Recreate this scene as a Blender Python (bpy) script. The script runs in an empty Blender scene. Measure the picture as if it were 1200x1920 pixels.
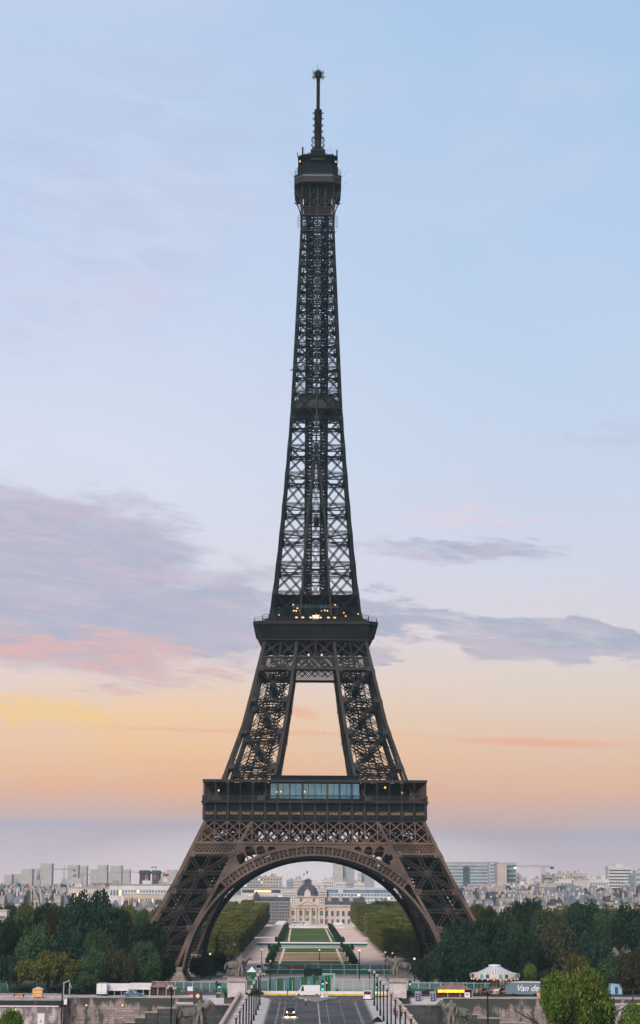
import bpy, math, random
from mathutils import Vector, Matrix
R = math.radians
sc = bpy.context.scene
COL = sc.collection

# ------------------------------------------------------------------ camera
F, PITCH, YAW, ROLL, CX, CH = 3374.0, R(11.6), R(-0.36), R(0.28), -2.4, 33.0
cam = bpy.data.cameras.new("camera"); cam.sensor_fit = 'VERTICAL'; cam.sensor_height = 24.0
cam.lens = F / 1920 * 24.0; cam.clip_start = 1.0; cam.clip_end = 40000
camo = bpy.data.objects.new("camera", cam); COL.objects.link(camo); sc.camera = camo
CM = Matrix.Rotation(YAW, 4, 'Z') @ Matrix.Rotation(R(90) + PITCH, 4, 'X') @ Matrix.Rotation(ROLL, 4, 'Z')
CM.translation = (CX, 0, CH)
camo.matrix_world = CM
def ray(px, py):
    return CM.to_3x3() @ Vector(((px - 600) / F, (960 - py) / F, -1))
def P(px, py, Y):                      # point of the plane at distance Y
    d = ray(px, py); t = Y / d.y
    return Vector((CX + d.x * t, Y, CH + d.z * t))
def G(px, py, z):                      # point of the level z
    d = ray(px, py); t = (z - CH) / d.z
    return Vector((CX + d.x * t, d.y * t, z))

HAZE = 0.00008
# ------------------------------------------------------------------ render / exposure
sc.render.engine = 'CYCLES'
sc.view_settings.view_transform = 'Standard'; sc.view_settings.look = 'None'
sc.view_settings.exposure = 0.14; sc.view_settings.gamma = 1.0
sc.cycles.use_denoising = True
sc.cycles.max_bounces = 6; sc.cycles.transparent_max_bounces = 16; sc.cycles.volume_bounces = 1

# ------------------------------------------------------------------ node helpers
def lin(c):
    return tuple(((v / 255) / 12.92 if v / 255 <= 0.04045 else ((v / 255 + 0.055) / 1.055) ** 2.4) for v in c) + (1.0,)
class NT:
    def __init__(s, tree): s.t = tree; s.n = tree.nodes; s.l = tree.links
    def new(s, typ, **kw):
        n = s.n.new(typ)
        for k, v in kw.items():
            setattr(n, k, v)
        return n
    def inp(s, n, i, v):
        if hasattr(v, 'is_output') or hasattr(v, 'links'): s.l.new(v, n.inputs[i])
        else: n.inputs[i].default_value = v
    def math(s, op, a, b=0.0, c=0.0, clamp=False):
        n = s.new('ShaderNodeMath', operation=op, use_clamp=clamp)
        s.inp(n, 0, a); s.inp(n, 1, b); s.inp(n, 2, c); return n.outputs[0]
    def vmath(s, op, a, b=(0, 0, 0)):
        n = s.new('ShaderNodeVectorMath', operation=op); s.inp(n, 0, a); s.inp(n, 1, b); return n.outputs[0]
    def comb(s, x, y, z):
        n = s.new('ShaderNodeCombineXYZ'); s.inp(n, 0, x); s.inp(n, 1, y); s.inp(n, 2, z); return n.outputs[0]
    def noise(s, vec, scale, detail=4.0, rough=0.55, dist=0.0):
        n = s.new('ShaderNodeTexNoise'); s.inp(n, 'Vector', vec); n.inputs['Scale'].default_value = scale
        n.inputs['Detail'].default_value = detail; n.inputs['Roughness'].default_value = rough; n.inputs['Distortion'].default_value = dist
        return n.outputs['Fac']
    def ramp(s, fac, stops, interp='LINEAR'):
        n = s.new('ShaderNodeValToRGB'); r = n.color_ramp; r.interpolation = interp
        while len(r.elements) > 1: r.elements.remove(r.elements[-1])
        r.elements[0].position = stops[0][0]; r.elements[0].color = stops[0][1]
        for p, c in stops[1:]:
            e = r.elements.new(p); e.color = c
        s.inp(n, 0, fac); return n.outputs[0]
    def mix(s, fac, a, b, mode='MIX'):
        n = s.new('ShaderNodeMix', data_type='RGBA', blend_type=mode)
        s.inp(n, 0, fac); s.inp(n, 6, a); s.inp(n, 7, b); return n.outputs[2]
    def smooth(s, x, a, b):
        n = s.new('ShaderNodeMapRange', interpolation_type='SMOOTHSTEP')
        s.inp(n, 0, x); n.inputs[1].default_value = a; n.inputs[2].default_value = b; return n.outputs[0]

# ------------------------------------------------------------------ dawn sky
w = bpy.data.worlds.new("World"); sc.world = w; w.use_nodes = True
N = NT(w.node_tree); N.n.clear()
tc = N.new('ShaderNodeTexCoord').outputs['Generated']
sep = N.new('ShaderNodeSeparateXYZ'); N.inp(sep, 0, tc)
sx, sy, sz = sep.outputs
hor = N.math('SQRT', N.math('ADD', N.math('MULTIPLY', sx, sx), N.math('MULTIPLY', sy, sy)))
el = N.math('MULTIPLY', N.math('ARCTAN2', sz, hor), 180 / math.pi)       # elevation in degrees
az = N.math('MULTIPLY', N.math('ARCTAN2', sx, sy), 180 / math.pi)        # azimuth, east of the tower's axis
AZ0, EL0 = az, el
ew = N.math('MULTIPLY', N.math('SUBTRACT', N.noise(N.comb(N.math('MULTIPLY', az, .5), N.math('MULTIPLY', el, 2.5), 5.0), 0.5, 5, 0.6), 0.5), 0.34)
f_el = N.math('DIVIDE', N.math('ADD', N.math('ADD', el, ew), 2.0), 42.0, clamp=True)
def E(d): return (d + 2.0) / 42.0
left = N.ramp(f_el, [(E(-2), lin((238, 208, 212))), (E(0.2), lin((238, 208, 212))), (E(1.1), lin((216, 188, 194))), (E(1.78), lin((194, 170, 183))),
    (E(1.90), lin((226, 178, 162))), (E(2.7), lin((250, 180, 128))), (E(4.0), lin((254, 198, 132))), (E(5.2), lin((250, 206, 154))), (E(6.6), lin((236, 212, 202))),
    (E(8.5), lin((222, 216, 226))), (E(13), lin((212, 218, 234))), (E(19), lin((194, 207, 232))), (E(27), lin((180, 200, 229))), (E(40), lin((150, 176, 220)))])
right = N.ramp(f_el, [(E(-2), lin((220, 198, 206))), (E(0.2), lin((222, 198, 206))), (E(1.0), lin((204, 182, 192))), (E(1.52), lin((188, 168, 181))),
    (E(1.64), lin((212, 174, 168))), (E(2.7), lin((242, 182, 144))), (E(4.0), lin((238, 196, 160))), (E(5.6), lin((230, 208, 192))), (E(7.5), lin((222, 212, 212))),
    (E(9.5), lin((210, 212, 226))), (E(13), lin((194, 209, 230))), (E(19), lin((178, 202, 230))), (E(27), lin((164, 193, 225))), (E(40), lin((140, 168, 215)))])
base = N.mix(N.smooth(az, -8, 9), left, right)
wv = N.comb(az, N.math('MULTIPLY', el, 2.6), 11.0)
waz = N.math('ADD', az, N.math('MULTIPLY', N.math('SUBTRACT', N.noise(wv, 0.22, 5, 0.6), 0.5), 9.0))
wel = N.math('ADD', el, N.math('MULTIPLY', N.math('SUBTRACT', N.noise(N.comb(az, N.math('MULTIPLY', el, 3.2), 23.0), 0.30, 6, 0.62), 0.5), 2.6))
def band(c_az, c_el, w_az, w_el, tilt=0.0, warp=True):            # soft patch of sky with a ragged outline
    az, el = (waz, wel) if warp else (AZ0, EL0)
    a = N.math('DIVIDE', N.math('SUBTRACT', az, c_az), w_az)
    e = N.math('DIVIDE', N.math('SUBTRACT', N.math('SUBTRACT', el, c_el), N.math('MULTIPLY', N.math('SUBTRACT', az, c_az), tilt)), w_el)
    r2 = N.math('ADD', N.math('MULTIPLY', a, a), N.math('MULTIPLY', e, e))
    return N.math('MAXIMUM', N.math('SUBTRACT', 1.0, r2), 0.0)
cv = N.comb(az, N.math('ADD', N.math('MULTIPLY', el, 3.6), N.math('MULTIPLY', az, 0.55)), 0.0)
n1 = N.noise(cv, 0.30, 10, 0.68, 0.5)
n2 = N.noise(N.comb(N.math('ADD', az, 37.0), N.math('ADD', N.math('MULTIPLY', el, 7.5), N.math('MULTIPLY', az, 0.9)), 3.0), 0.50, 10, 0.70, 0.6)
n3 = N.noise(N.comb(N.math('ADD', az, 91.0), N.math('MULTIPLY', el, 2.2), 7.0), 0.11, 5, 0.5, 0.2)
# broad lilac bank at the left, long slate streaks at the right
m_left = N.math('ADD', band(-9.0, 9.4, 9.6, 3.3, -0.16), N.math('MULTIPLY', band(-3.2, 8.0, 4.0, 1.1, -0.05), 0.8))
c_left = N.smooth(N.math('ADD', N.math('MULTIPLY', N.math('ADD', n1, n2), 0.5), N.math('MULTIPLY', N.math('MINIMUM', m_left, 0.6), 0.55)), 0.50, 0.86)
c_left = N.math('MULTIPLY', c_left, N.smooth(m_left, 0.0, 0.16))
m_right = N.math('ADD', N.math('ADD', band(5.2, 7.95, 7.5, 0.66, -0.15), band(9.6, 7.15, 4.2, 0.62, 0.0)), N.math('MULTIPLY', N.math('ADD', band(4.6, 10.4, 3.6, 0.6, -0.02), band(2.7, 7.35, 1.4, 0.35, 0.0)), 0.7))
c_right = N.math('MULTIPLY', N.smooth(N.math('ADD', n2, N.math('MULTIPLY', N.math('MINIMUM', m_right, 0.7), 0.50)), 0.52, 0.92), N.smooth(m_right, 0.0, 0.25))
col = N.mix(N.math('MULTIPLY', N.smooth(n3, 0.42, 0.72), 0.30), base, lin((206, 206, 226)))
lilac = N.mix(N.smooth(n2, 0.42, 0.66), lin((172, 175, 196)), lin((196, 184, 200)))
col = N.mix(N.math('MULTIPLY', c_left, 0.95), col, lilac)
slate = N.mix(N.smooth(n1, 0.4, 0.6), lin((160, 168, 190)), lin((186, 180, 198)))
col = N.mix(N.math('MULTIPLY', c_right, 0.85), col, slate)
# coral undersides low in the bank, thin streaks lower still
u_left = N.math('MULTIPLY', N.smooth(N.math('ADD', n2, N.math('MULTIPLY', band(-7.8, 7.1, 7.6, 1.0, -0.12), 0.28)), 0.60, 0.84), N.smooth(band(-7.8, 7.1, 7.6, 1.2, -0.12), 0.0, 0.35))
col = N.mix(N.math('MULTIPLY', u_left, 0.7), col, lin((234, 178, 166)))
u_right = N.math('MULTIPLY', band(4.2, 7.35, 4.6, 0.32, -0.02), N.smooth(n2, 0.45, 0.7))
col = N.mix(N.math('MULTIPLY', u_right, 0.5), col, lin((226, 178, 180)))
pk = N.math('MULTIPLY', band(5.4, 11.5, 2.8, 0.26, -0.03), N.smooth(n2, 0.44, 0.62))
col = N.mix(N.math('MULTIPLY', pk, 0.7), col, lin((234, 204, 214)))
s1 = N.math('MULTIPLY', band(7.3, 4.30, 3.4, 0.17, -0.035, False), 0.95)
s2 = N.math('MULTIPLY', band(-1.5, 4.62, 6.5, 0.10, -0.02, False), 0.6)
s3 = N.math('MULTIPLY', band(-0.25, 5.25, 0.75, 0.22, -0.2, False), 0.75)
col = N.mix(N.math('MULTIPLY', N.math('MULTIPLY', band(10.2, 14.1, 1.6, 0.9, 0.0), N.smooth(n1, 0.4, 0.6)), 0.7), col, lin((188, 192, 216)))
col = N.mix(N.math('MULTIPLY', N.math('MULTIPLY', band(-7.5, 21.5, 9.0, 6.0, 0.3), N.smooth(n1, 0.36, 0.66)), 0.42), col, lin((172, 184, 216)))
sk = N.math('MINIMUM', N.math('ADD', N.math('ADD', s1, s2), s3), 1.0)
col = N.mix(sk, col, lin((245, 176, 140)))
glow = N.math('MULTIPLY', band(-11.0, 5.15, 5.5, 0.6, 0.0), N.smooth(n1, 0.35, 0.6))
col = N.mix(N.math('MINIMUM', N.math('MULTIPLY', glow, 1.3), 0.95), col, lin((255, 206, 100)))
pkl = N.math('MULTIPLY', band(-8.2, 18.4, 3.4, 0.8, -0.05), N.smooth(n1, 0.4, 0.65))
col = N.mix(N.math('MULTIPLY', pkl, 0.35), col, lin((226, 204, 220)))
high = N.smooth(el, 29.0, 44.0); west = N.math('MULTIPLY', N.smooth(sy, 0.25, -0.35), N.smooth(el, 2.0, 12.0))
dim = N.math('SUBTRACT', 1.0, N.math('MULTIPLY', N.math('MAXIMUM', high, west), 0.72))
col = N.mix(1.0, col, N.comb(dim, dim, dim), 'MULTIPLY')
pale = N.math('MULTIPLY', band(0.0, 0.2, 8.0, 1.7, 0.0, False), 0.75)
col = N.mix(pale, col, lin((255, 236, 238)))
bg = N.new('ShaderNodeBackground'); N.inp(bg, 'Color', col); bg.inputs['Strength'].default_value = 1.0
out = N.new('ShaderNodeOutputWorld'); N.l.new(bg.outputs[0], out.inputs['Surface'])

# broad lamp added behind the camera to lift the front faces out of shade
sun = bpy.data.lights.new("sun", 'SUN'); sun.energy = 4.2; sun.angle = R(36); sun.color = (1.0, 0.90, 0.84)
front_fill_ob = bpy.data.objects.new("sun", sun); COL.objects.link(front_fill_ob)
front_fill_ob.rotation_euler = (R(90 - 36), 0, R(-20))

# ------------------------------------------------------------------ materials
MATS = {}
def mat(name, rgb, rough=0.7, var=0.0, scale=1.0, metal=0.0, rgb2=None, stretch=(1, 1, 1), emit=None, es=1.0, bump=0.0, coord='Object', detail=4.0, spec=None, trans=0.0, alpha=1.0):
    m = bpy.data.materials.new(name); m.use_nodes = True; T = NT(m.node_tree)
    b = T.n['Principled BSDF']; c = rgb + (1,) if len(rgb) == 3 else rgb
    b.inputs['Roughness'].default_value = rough; b.inputs['Metallic'].default_value = metal
    b.inputs['Specular IOR Level'].default_value = spec if spec is not None else (.12 if rough > .5 else .5)
    if var or rgb2 or bump:
        v = T.new('ShaderNodeTexCoord').outputs[coord]
        v = T.vmath('MULTIPLY', v, stretch)
        nz = T.noise(v, scale, detail, 0.6)
        if rgb2: cc = T.mix(T.smooth(nz, 0.36, 0.64), c, rgb2 + (1,))
        else:
            lo = tuple(x * (1 - var) for x in c[:3]) + (1,); hi = tuple(min(1, x * (1 + var)) for x in c[:3]) + (1,)
            cc = T.mix(T.smooth(nz, 0.3, 0.7), lo, hi)
        T.inp(b, 'Base Color', cc)
        if bump:
            bn = T.new('ShaderNodeBump'); bn.inputs['Strength'].default_value = bump; T.inp(bn, 'Height', nz); T.l.new(bn.outputs[0], b.inputs['Normal'])
    else: b.inputs['Base Color'].default_value = c
    if emit: b.inputs['Emission Color'].default_value = emit + (1,); b.inputs['Emission Strength'].default_value = es
    if trans: b.inputs['Transmission Weight'].default_value = trans
    if alpha < 1: b.inputs['Alpha'].default_value = alpha
    MATS[name] = m; return m
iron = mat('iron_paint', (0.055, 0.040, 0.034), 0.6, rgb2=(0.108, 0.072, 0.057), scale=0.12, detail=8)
iron_in = mat('iron_inner_shaded', (0.003, 0.009, 0.012), 0.7, var=0.25, spec=.05, scale=0.4)  # darker copy of the iron: shade inside the tower put into its colour
iron_dark = mat('iron_dark', (0.004, 0.010, 0.013), 0.7, var=0.3, spec=.05, scale=0.4)  # near-black iron, shade of recesses, soffits and interiors painted into the colour
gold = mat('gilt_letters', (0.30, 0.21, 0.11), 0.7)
iron_mid = mat('iron_shaded_middle', (0.020, 0.021, 0.022), 0.6, rgb2=(0.040, 0.034, 0.033), scale=0.25)  # same iron darkened: weaker light higher up is put into the colour
iron_up = mat('iron_shaded_upper', (0.015, 0.017, 0.019), 0.6, rgb2=(0.030, 0.027, 0.027), scale=0.25)  # colour darkened further for the fading light towards the top
iron_lat2 = mat('iron_lattice_middle', (0.015, 0.018, 0.019), 0.7, var=.25, scale=.25, spec=.06)  # the lattice irons are darkened copies, shade among the bars in their colour
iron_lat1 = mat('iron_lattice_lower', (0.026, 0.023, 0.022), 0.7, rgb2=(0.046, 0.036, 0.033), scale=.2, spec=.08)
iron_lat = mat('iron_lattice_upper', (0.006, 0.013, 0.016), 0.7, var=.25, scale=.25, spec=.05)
frz = mat('iron_shaded_frieze', (0.021, 0.022, 0.023), 0.6, rgb2=(0.042, 0.036, 0.034), scale=0.25)  # frieze iron toned down, the weaker light at this height painted in
glass_blue = mat('pavilion_glass', (0.14, 0.38, 0.62), 0.06, var=0.12, scale=0.4, metal=0.85)
glass_teal = mat('restaurant_glass', (0.02, 0.06, 0.08), 0.3, var=0.3, scale=0.6, metal=0.0)
lamp_warm = mat('warm_lamp', (1, 0.7, 0.3), 0.5, emit=(1.0, 0.58, 0.18), es=1.0)
lamp_white = mat('white_lamp', (1, 0.95, 0.85), 0.5, emit=(1.0, 0.74, 0.46), es=.7)
lamp_orange = mat('orange_lamp', (1, 0.4, 0.1), 0.5, emit=(1.0, 0.36, 0.06), es=1.3)
steel_black = mat('steel_black', (0.004, 0.009, 0.011), 0.6)

# ------------------------------------------------------------------ mesh helpers
class MB:
    def __init__(s): s.v = []; s.f = []; s.m = []
    def quad(s, a, b, c, d, m=0):
        k = len(s.v); s.v += [tuple(a), tuple(b), tuple(c), tuple(d)]; s.f.append((k, k + 1, k + 2, k + 3)); s.m.append(m)
    def poly(s, pts, m=0):
        k = len(s.v); s.v += [tuple(p) for p in pts]; s.f.append(tuple(range(k, k + len(pts)))); s.m.append(m)
    def hexa(s, p, m=0):              # eight corners: bottom loop, top loop
        k = len(s.v); s.v += [tuple(q) for q in p]
        for f in ((3, 2, 1, 0), (4, 5, 6, 7), (0, 1, 5, 4), (1, 2, 6, 5), (2, 3, 7, 6), (3, 0, 4, 7)):
            s.f.append(tuple(k + i for i in f)); s.m.append(m)
    def box(s, x0, x1, y0, y1, z0, z1, m=0):
        s.hexa([(x0, y0, z0), (x1, y0, z0), (x1, y1, z0), (x0, y1, z0), (x0, y0, z1), (x1, y0, z1), (x1, y1, z1), (x0, y1, z1)], m)
    def bar(s, p, q, w, t=None, n=(0, 1, 0), m=0):        # beam p-q, w across in the face, t along n
        p = Vector(p); q = Vector(q); d = q - p
        if d.length < 1e-6: return
        d.normalize(); n = Vector(n); n = n - d * n.dot(d)
        if n.length < 1e-4: n = d.orthogonal()
        n.normalize(); a = d.cross(n) * (w / 2); b = n * ((t if t is not None else w) / 2)
        s.hexa([p - a - b, p + a - b, p + a + b, p - a + b, q - a - b, q + a - b, q + a + b, q - a + b], m)
    def lat(s, p, q, w, t, n, cw=0.2, m=0, zig=True, pitch=1.0):   # lattice girder: four chords and a zigzag
        p = Vector(p); q = Vector(q); d = (q - p); L = d.length
        if L < 0.3: return
        d.normalize(); n = Vector(n); n = (n - d * n.dot(d)).normalized(); a = d.cross(n)
        for sa in (-1, 1):
            if t > 0.3:
                for sb in (-1, 1):
                    o = a * (sa * w / 2) + n * (sb * t / 2); s.bar(p + o, q + o, cw, cw * 0.5, n, m)
            else:
                o = a * (sa * w / 2); s.bar(p + o, q + o, cw, cw, n, m)
        if zig:
            k = max(2, int(L / (w * pitch))); sg = 1
            for i in range(k):
                o = n * (t / 2 if t > 0.3 else 0)
                s.bar(p + d * (L * i / k) + a * (sg * w / 2) + o, p + d * (L * (i + 1) / k) - a * (sg * w / 2) + o, cw * 0.6, cw * 0.3, n, m); sg = -sg
    def tube(s, p, q, r0, r1=None, k=8, m=0, cap=True):
        p = Vector(p); q = Vector(q); r1 = r0 if r1 is None else r1; d = (q - p).normalized(); a = d.orthogonal().normalized(); b = d.cross(a)
        i0 = len(s.v)
        for c, r in ((p, r0), (q, r1)):
            for i in range(k):
                t = 2 * math.pi * i / k; s.v.append(tuple(c + a * (r * math.cos(t)) + b * (r * math.sin(t))))
        for i in range(k):
            j = (i + 1) % k; s.f.append((i0 + i, i0 + j, i0 + k + j, i0 + k + i)); s.m.append(m)
        if cap:
            s.f.append(tuple(i0 + k + i for i in range(k))); s.m.append(m); s.f.append(tuple(i0 + i for i in reversed(range(k)))); s.m.append(m)
    def lathe(s, prof, c=(0, 0, 0), k=16, m=0, sx=1, sy=1):
        i0 = len(s.v); c = Vector(c)
        for r, z in prof:
            for i in range(k):
                t = 2 * math.pi * (i + .5) / k; s.v.append((c.x + sx * r * math.cos(t), c.y + sy * r * math.sin(t), c.z + z))
        for j in range(len(prof) - 1):
            for i in range(k):
                i2 = (i + 1) % k; s.f.append((i0 + j * k + i, i0 + j * k + i2, i0 + (j + 1) * k + i2, i0 + (j + 1) * k + i)); s.m.append(m)
        s.f.append(tuple(i0 + i for i in reversed(range(k)))); s.m.append(m)
        s.f.append(tuple(i0 + (len(prof) - 1) * k + i for i in range(k))); s.m.append(m)
    def ball(s, c, r, k=8, m=0, sz=1.0):
        s.lathe([(r * math.sin(math.pi * j / 6) + 0.001, -r * sz * math.cos(math.pi * j / 6)) for j in range(7)], c, k, m)
    def loft(s, rings, m=0, cap=True):          # rings: equal-length point loops
        i0 = len(s.v); k = len(rings[0])
        for r in rings: s.v += [tuple(p) for p in r]
        for j in range(len(rings) - 1):
            for i in range(k):
                i2 = (i + 1) % k; s.f.append((i0 + j * k + i, i0 + j * k + i2, i0 + (j + 1) * k + i2, i0 + (j + 1) * k + i)); s.m.append(m)
        if cap:
            s.f.append(tuple(i0 + i for i in reversed(range(k)))); s.m.append(m)
            s.f.append(tuple(i0 + (len(rings) - 1) * k + i for i in range(k))); s.m.append(m)
    def spin4(s):                                # the four-fold copy about the z axis
        v0, f0, m0 = list(s.v), list(s.f), list(s.m)
        for r in (1, 2, 3):
            k = len(s.v)
            for (x, y, z) in v0:
                for _ in range(r): x, y = -y, x
                s.v.append((x, y, z))
            s.f += [tuple(k + i for i in f) for f in f0]; s.m += m0
    def rot(s, r):
        for _ in range(r): s.v = [(-y, x, z) for (x, y, z) in s.v]
        return s
    def mesh(s, name, mats):
        me = bpy.data.meshes.new(name); me.from_pydata(s.v, [], s.f)
        for m in (mats if isinstance(mats, (list, tuple)) else [mats]): me.materials.append(m)
        if any(s.m): me.polygons.foreach_set('material_index', s.m)
        me.update(); return me
    def build(s, name, mats, parent=None, loc=None, rz=0.0):
        o = bpy.data.objects.new(name, s.mesh(name, mats)); COL.objects.link(o)
        if parent: o.parent = parent
        if loc is not None: o.location = loc
        if rz: o.rotation_euler = (0, 0, rz)
        return o
def tag(o, label=None, cat=None, group=None, kind=None):
    if label: o['label'] = label
    if cat: o['category'] = cat
    if group: o['group'] = group
    if kind: o['kind'] = kind
    return o
def thing(name, label, cat, loc=(0, 0, 0), rz=0.0, group=None):
    o = bpy.data.objects.new(name, None); COL.objects.link(o); o.location = loc; o.rotation_euler = (0, 0, rz)
    o.empty_display_size = 1; return tag(o, label, cat, group)
def copy_tree(o, parent=None):
    c = o.copy(); COL.objects.link(c)
    if parent: c.parent = parent
    for ch in [x for x in KIDS.get(o.name, [])]: copy_tree(ch, c)
    return c
KIDS = {}
def learn(o):                                     # remember a prototype's parts before copying it
    KIDS.clear()
    for x in bpy.data.objects:
        if x.parent: KIDS.setdefault(x.parent.name, []).append(x)
def smooth(o):
    o.data.polygons.foreach_set('use_smooth', [True] * len(o.data.polygons)); return o

# ================================================================== THE LATTICE TOWER
TX, TY = 0.0, 600.0
OUT = [(0, 61.0), (8.1, 56.3), (21.4, 48.6), (28.7, 44.6), (41.4, 38.8), (51.2, 34.3), (65.5, 28.8), (81.8, 23.3), (95.8, 20.0), (107.4, 17.4), (119.1, 15.05),
       (131.1, 13.6), (143, 12.4), (163.3, 10.7), (183.8, 9.15), (199, 8.15), (218.2, 7.15), (235.9, 6.3), (261.4, 5.75), (275, 5.6)]
INN = [(0, 42.6), (9.1, 39.7), (19.4, 35.6), (29.5, 30.2), (40.9, 24.4), (51.2, 18.8), (66.3, 11.9), (81, 9.3), (95.8, 7.2), (107.4, 5.8), (115.5, 5.06), (146.4, 3.1), (164.9, 1.3), (177.1, 0.0), (400, 0)]
def itp(tab, z):
    for (a, b), (c, d) in zip(tab, tab[1:]):
        if z <= c: return b + (d - b) * (z - a) / (c - a)
    return tab[-1][1]
ho = lambda z: itp(OUT, z)
hi = lambda z: itp(INN, z)
def fp(u, z, off=0.0): return Vector((u, -(ho(z) - off), z))       # point of the front face
FN = (0, -1, 0.45)

tower = thing('lattice_tower', 'tall brown iron lattice tower on four arched legs with antenna mast on top', 'tower', (TX, TY, 0))
def column(mb, fn, z0, z1, w, step=3.0):
    k = max(1, int((z1 - z0) / step)); pts = [fn(z0 + (z1 - z0) * i / k) for i in range(k + 1)]
    h = w / 2
    mb.loft([[(p[0] - h, p[1] - h, p[2]), (p[0] + h, p[1] - h, p[2]), (p[0] + h, p[1] + h, p[2]), (p[0] - h, p[1] + h, p[2])] for p in pts])
def pier(name, zs, z0, z1, wo, wi, gw, stone=False, rails=True):
    # one pier at (-x,-y), built with its own columns and bracing, then turned to the four corners
    IR = iron if stone else iron_mid
    for r in range(4):
        rnd = random.Random(5)
        e = bpy.data.objects.new(name, None); COL.objects.link(e); e.parent = tower
        cs = [lambda z: (-ho(z) + wo / 2, -ho(z) + wo / 2, z), lambda z: (-hi(z) - wi / 2, -ho(z) + wi / 2, z), lambda z: (-ho(z) + wi / 2, -hi(z) - wi / 2, z), lambda z: (-hi(z) - wi / 2, -hi(z) - wi / 2, z)]
        for i, c in enumerate(cs):
            mb = MB(); column(mb, c, z0, z1, (wo, wi, wi, wi)[i])
            if i < 3:       # raised flanges give the columns their grooves
                column(mb, lambda z: (c(z)[0] - 0.2 * wi, c(z)[1] - 0.06, z), z0, z1, wi * 0.4 + 0.56); 
            mb.rot(r); mb.build('corner_column', IR, e)
        br = MB(); gs = MB()
        faces = [(0, 1, (0, -1, .4)), (0, 2, (-1, 0, .4)), (1, 3, (1, 0, .2)), (2, 3, (0, 1, .2))]
        for a, b, n in faces:
            A, B = cs[a], cs[b]; nn = Vector(n).normalized() * 0.25
            for za, zb in zip(zs, zs[1:]):
                br.lat(Vector(A(za)) + nn, Vector(B(zb)) + nn, gw, gw * 0.8, n, 0.14)
                br.lat(Vector(B(za)) + nn, Vector(A(zb)) + nn, gw, gw * 0.8, n, 0.14)
                zm = (za + zb) / 2
                if zb - za > 8:
                    if stone: br.lat(A(zm), B(zm), gw, gw * 0.8, n, 0.17)
                    m = (Vector(A(zm)) + Vector(B(zm))) / 2 + nn * 1.6
                    gs.bar(m - Vector((0, 0, .9)), m + Vector((0, 0, .9)), 1.8, 0.15, n)
            for z in zs:
                br.lat(A(z), B(z), gw * 1.05, gw, n, 0.2)
                for C, D in ((A, B), (B, A)):
                    c = Vector(C(z)); d = (Vector(D(z)) - c).normalized()
                    gs.bar(c + nn * 2.2, c + nn * 2.2 + d * 1.9, 1.9, 0.14, n)
            if stone:      # the long secondary member climbing the face
                p0 = (Vector(A(zs[0])) + Vector(B(zs[0]))) / 2; p1 = (Vector(A(zs[-1])) + Vector(B(zs[-1]))) / 2
                br.lat(p0 + nn, p1 + nn, gw, .5, n, .15)
        # horizontal diaphragms
        for z in zs:
            A, B, C, D = [Vector(c(z)) for c in cs]
            br.lat(A, D, gw, gw * .7, (0, 0, 1), .16); br.lat(B, C, gw, gw * .7, (0, 0, 1), .16)
        k_ = len(br.v); br.v += gs.v; br.f += [tuple(k_ + i for i in f) for f in gs.f]; br.m += [1] * len(gs.f); br.rot(r); br.build('lattice_bracing', [iron_lat1, iron] if stone else [iron_lat2, iron_mid], e)
        if stone:
            cu_ = MB()
            for a_, b_, n in ((1, 3, (1, 0, 0)), (2, 3, (0, 1, 0))):
                z = 7.0
                while z < 44:
                    cu_.bar(cs[a_](z), cs[b_](z), .55, .2, n); z += 1.15
                for f in (.17, .33, .5, .67, .83): 
                    for i in range(6):
                        q = lambda z: Vector(cs[a_](z)) * (1 - f) + Vector(cs[b_](z)) * f
                        cu_.bar(q(6 + i * 6.5), q(12.5 + i * 6.5), .4, .4, n)
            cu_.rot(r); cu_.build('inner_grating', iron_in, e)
        if rails:          # inclined lift track, stairs and machinery inside the pier
            st = MB()
            def cen(z, fx, fy): 
                A, D = Vector(cs[0](z)), Vector(cs[3](z)); return Vector((A.x + (D.x - A.x) * fx, A.y + (D.y - A.y) * fy, z))
            n = int((z1 - z0) / 1.1)
            for fx, fy in ((.34, .34), (.5, .34), (.34, .5), (.5, .5), (.78, .62)):
                for i in range(0, n):
                    za, zb = z0 + (z1 - z0) * i / n, z0 + (z1 - z0) * (i + 1) / n
                    st.bar(cen(za, fx, fy), cen(zb, fx, fy), 0.26, 0.26)
            for i in range(n):
                z = z0 + (z1 - z0) * i / n
                st.bar(cen(z, .34, .34), cen(z, .5, .34), .18); st.bar(cen(z, .34, .5), cen(z, .5, .5), .18); st.bar(cen(z, .34, .34), cen(z, .34, .5), .18)
                st.bar(cen(z, .78, .62), cen(z + .7, .62, .78), .35, .12)
                if i % 2: st.bar(cen(z, .7, .3), cen(z + 1.1, .78, .62), .22); st.bar(cen(z, .3, .7), cen(z + 1.1, .62, .78), .22)
                a = rnd.random(); b = rnd.random()
                (st.bar(cen(z, a, b), cen(min(z1, z + 1.5 + 4 * rnd.random()), 1 - b * rnd.random(), a), .16) if i % 2 or stone else None)
            st.rot(r); st.build('lift_track', iron_in, e)
        if stone:
            for c, s_ in ((cs[0], 4.2), (cs[1], 3.4), (cs[2], 3.4), (cs[3], 3.4)):
                ms = MB(); x, y, _ = c(6.0)
                ms.loft([[(x + a * k, y + b * k, z) for a, b in ((-1, -1), (1, -1), (1, 1), (-1, 1))] for k, z in ((s_ * 1.25, 2.4), (s_ * 1.25, 4.2), (s_ * 1.15, 4.4), (s_ * .75, 7.2), (s_ * .8, 7.4), (s_ * .8, 8.2))])
                ms.rot(r); ms.build('masonry_foot', STONE, e)
STONE = mat('stone_base', (0.21, 0.17, 0.15), 0.85, var=0.25, scale=0.5)
pier('lower_pier', [8.1, 18.9, 29.8, 40.9], 5.5, 51.4, 1.0, 1.0, 1.0, stone=True)
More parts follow.
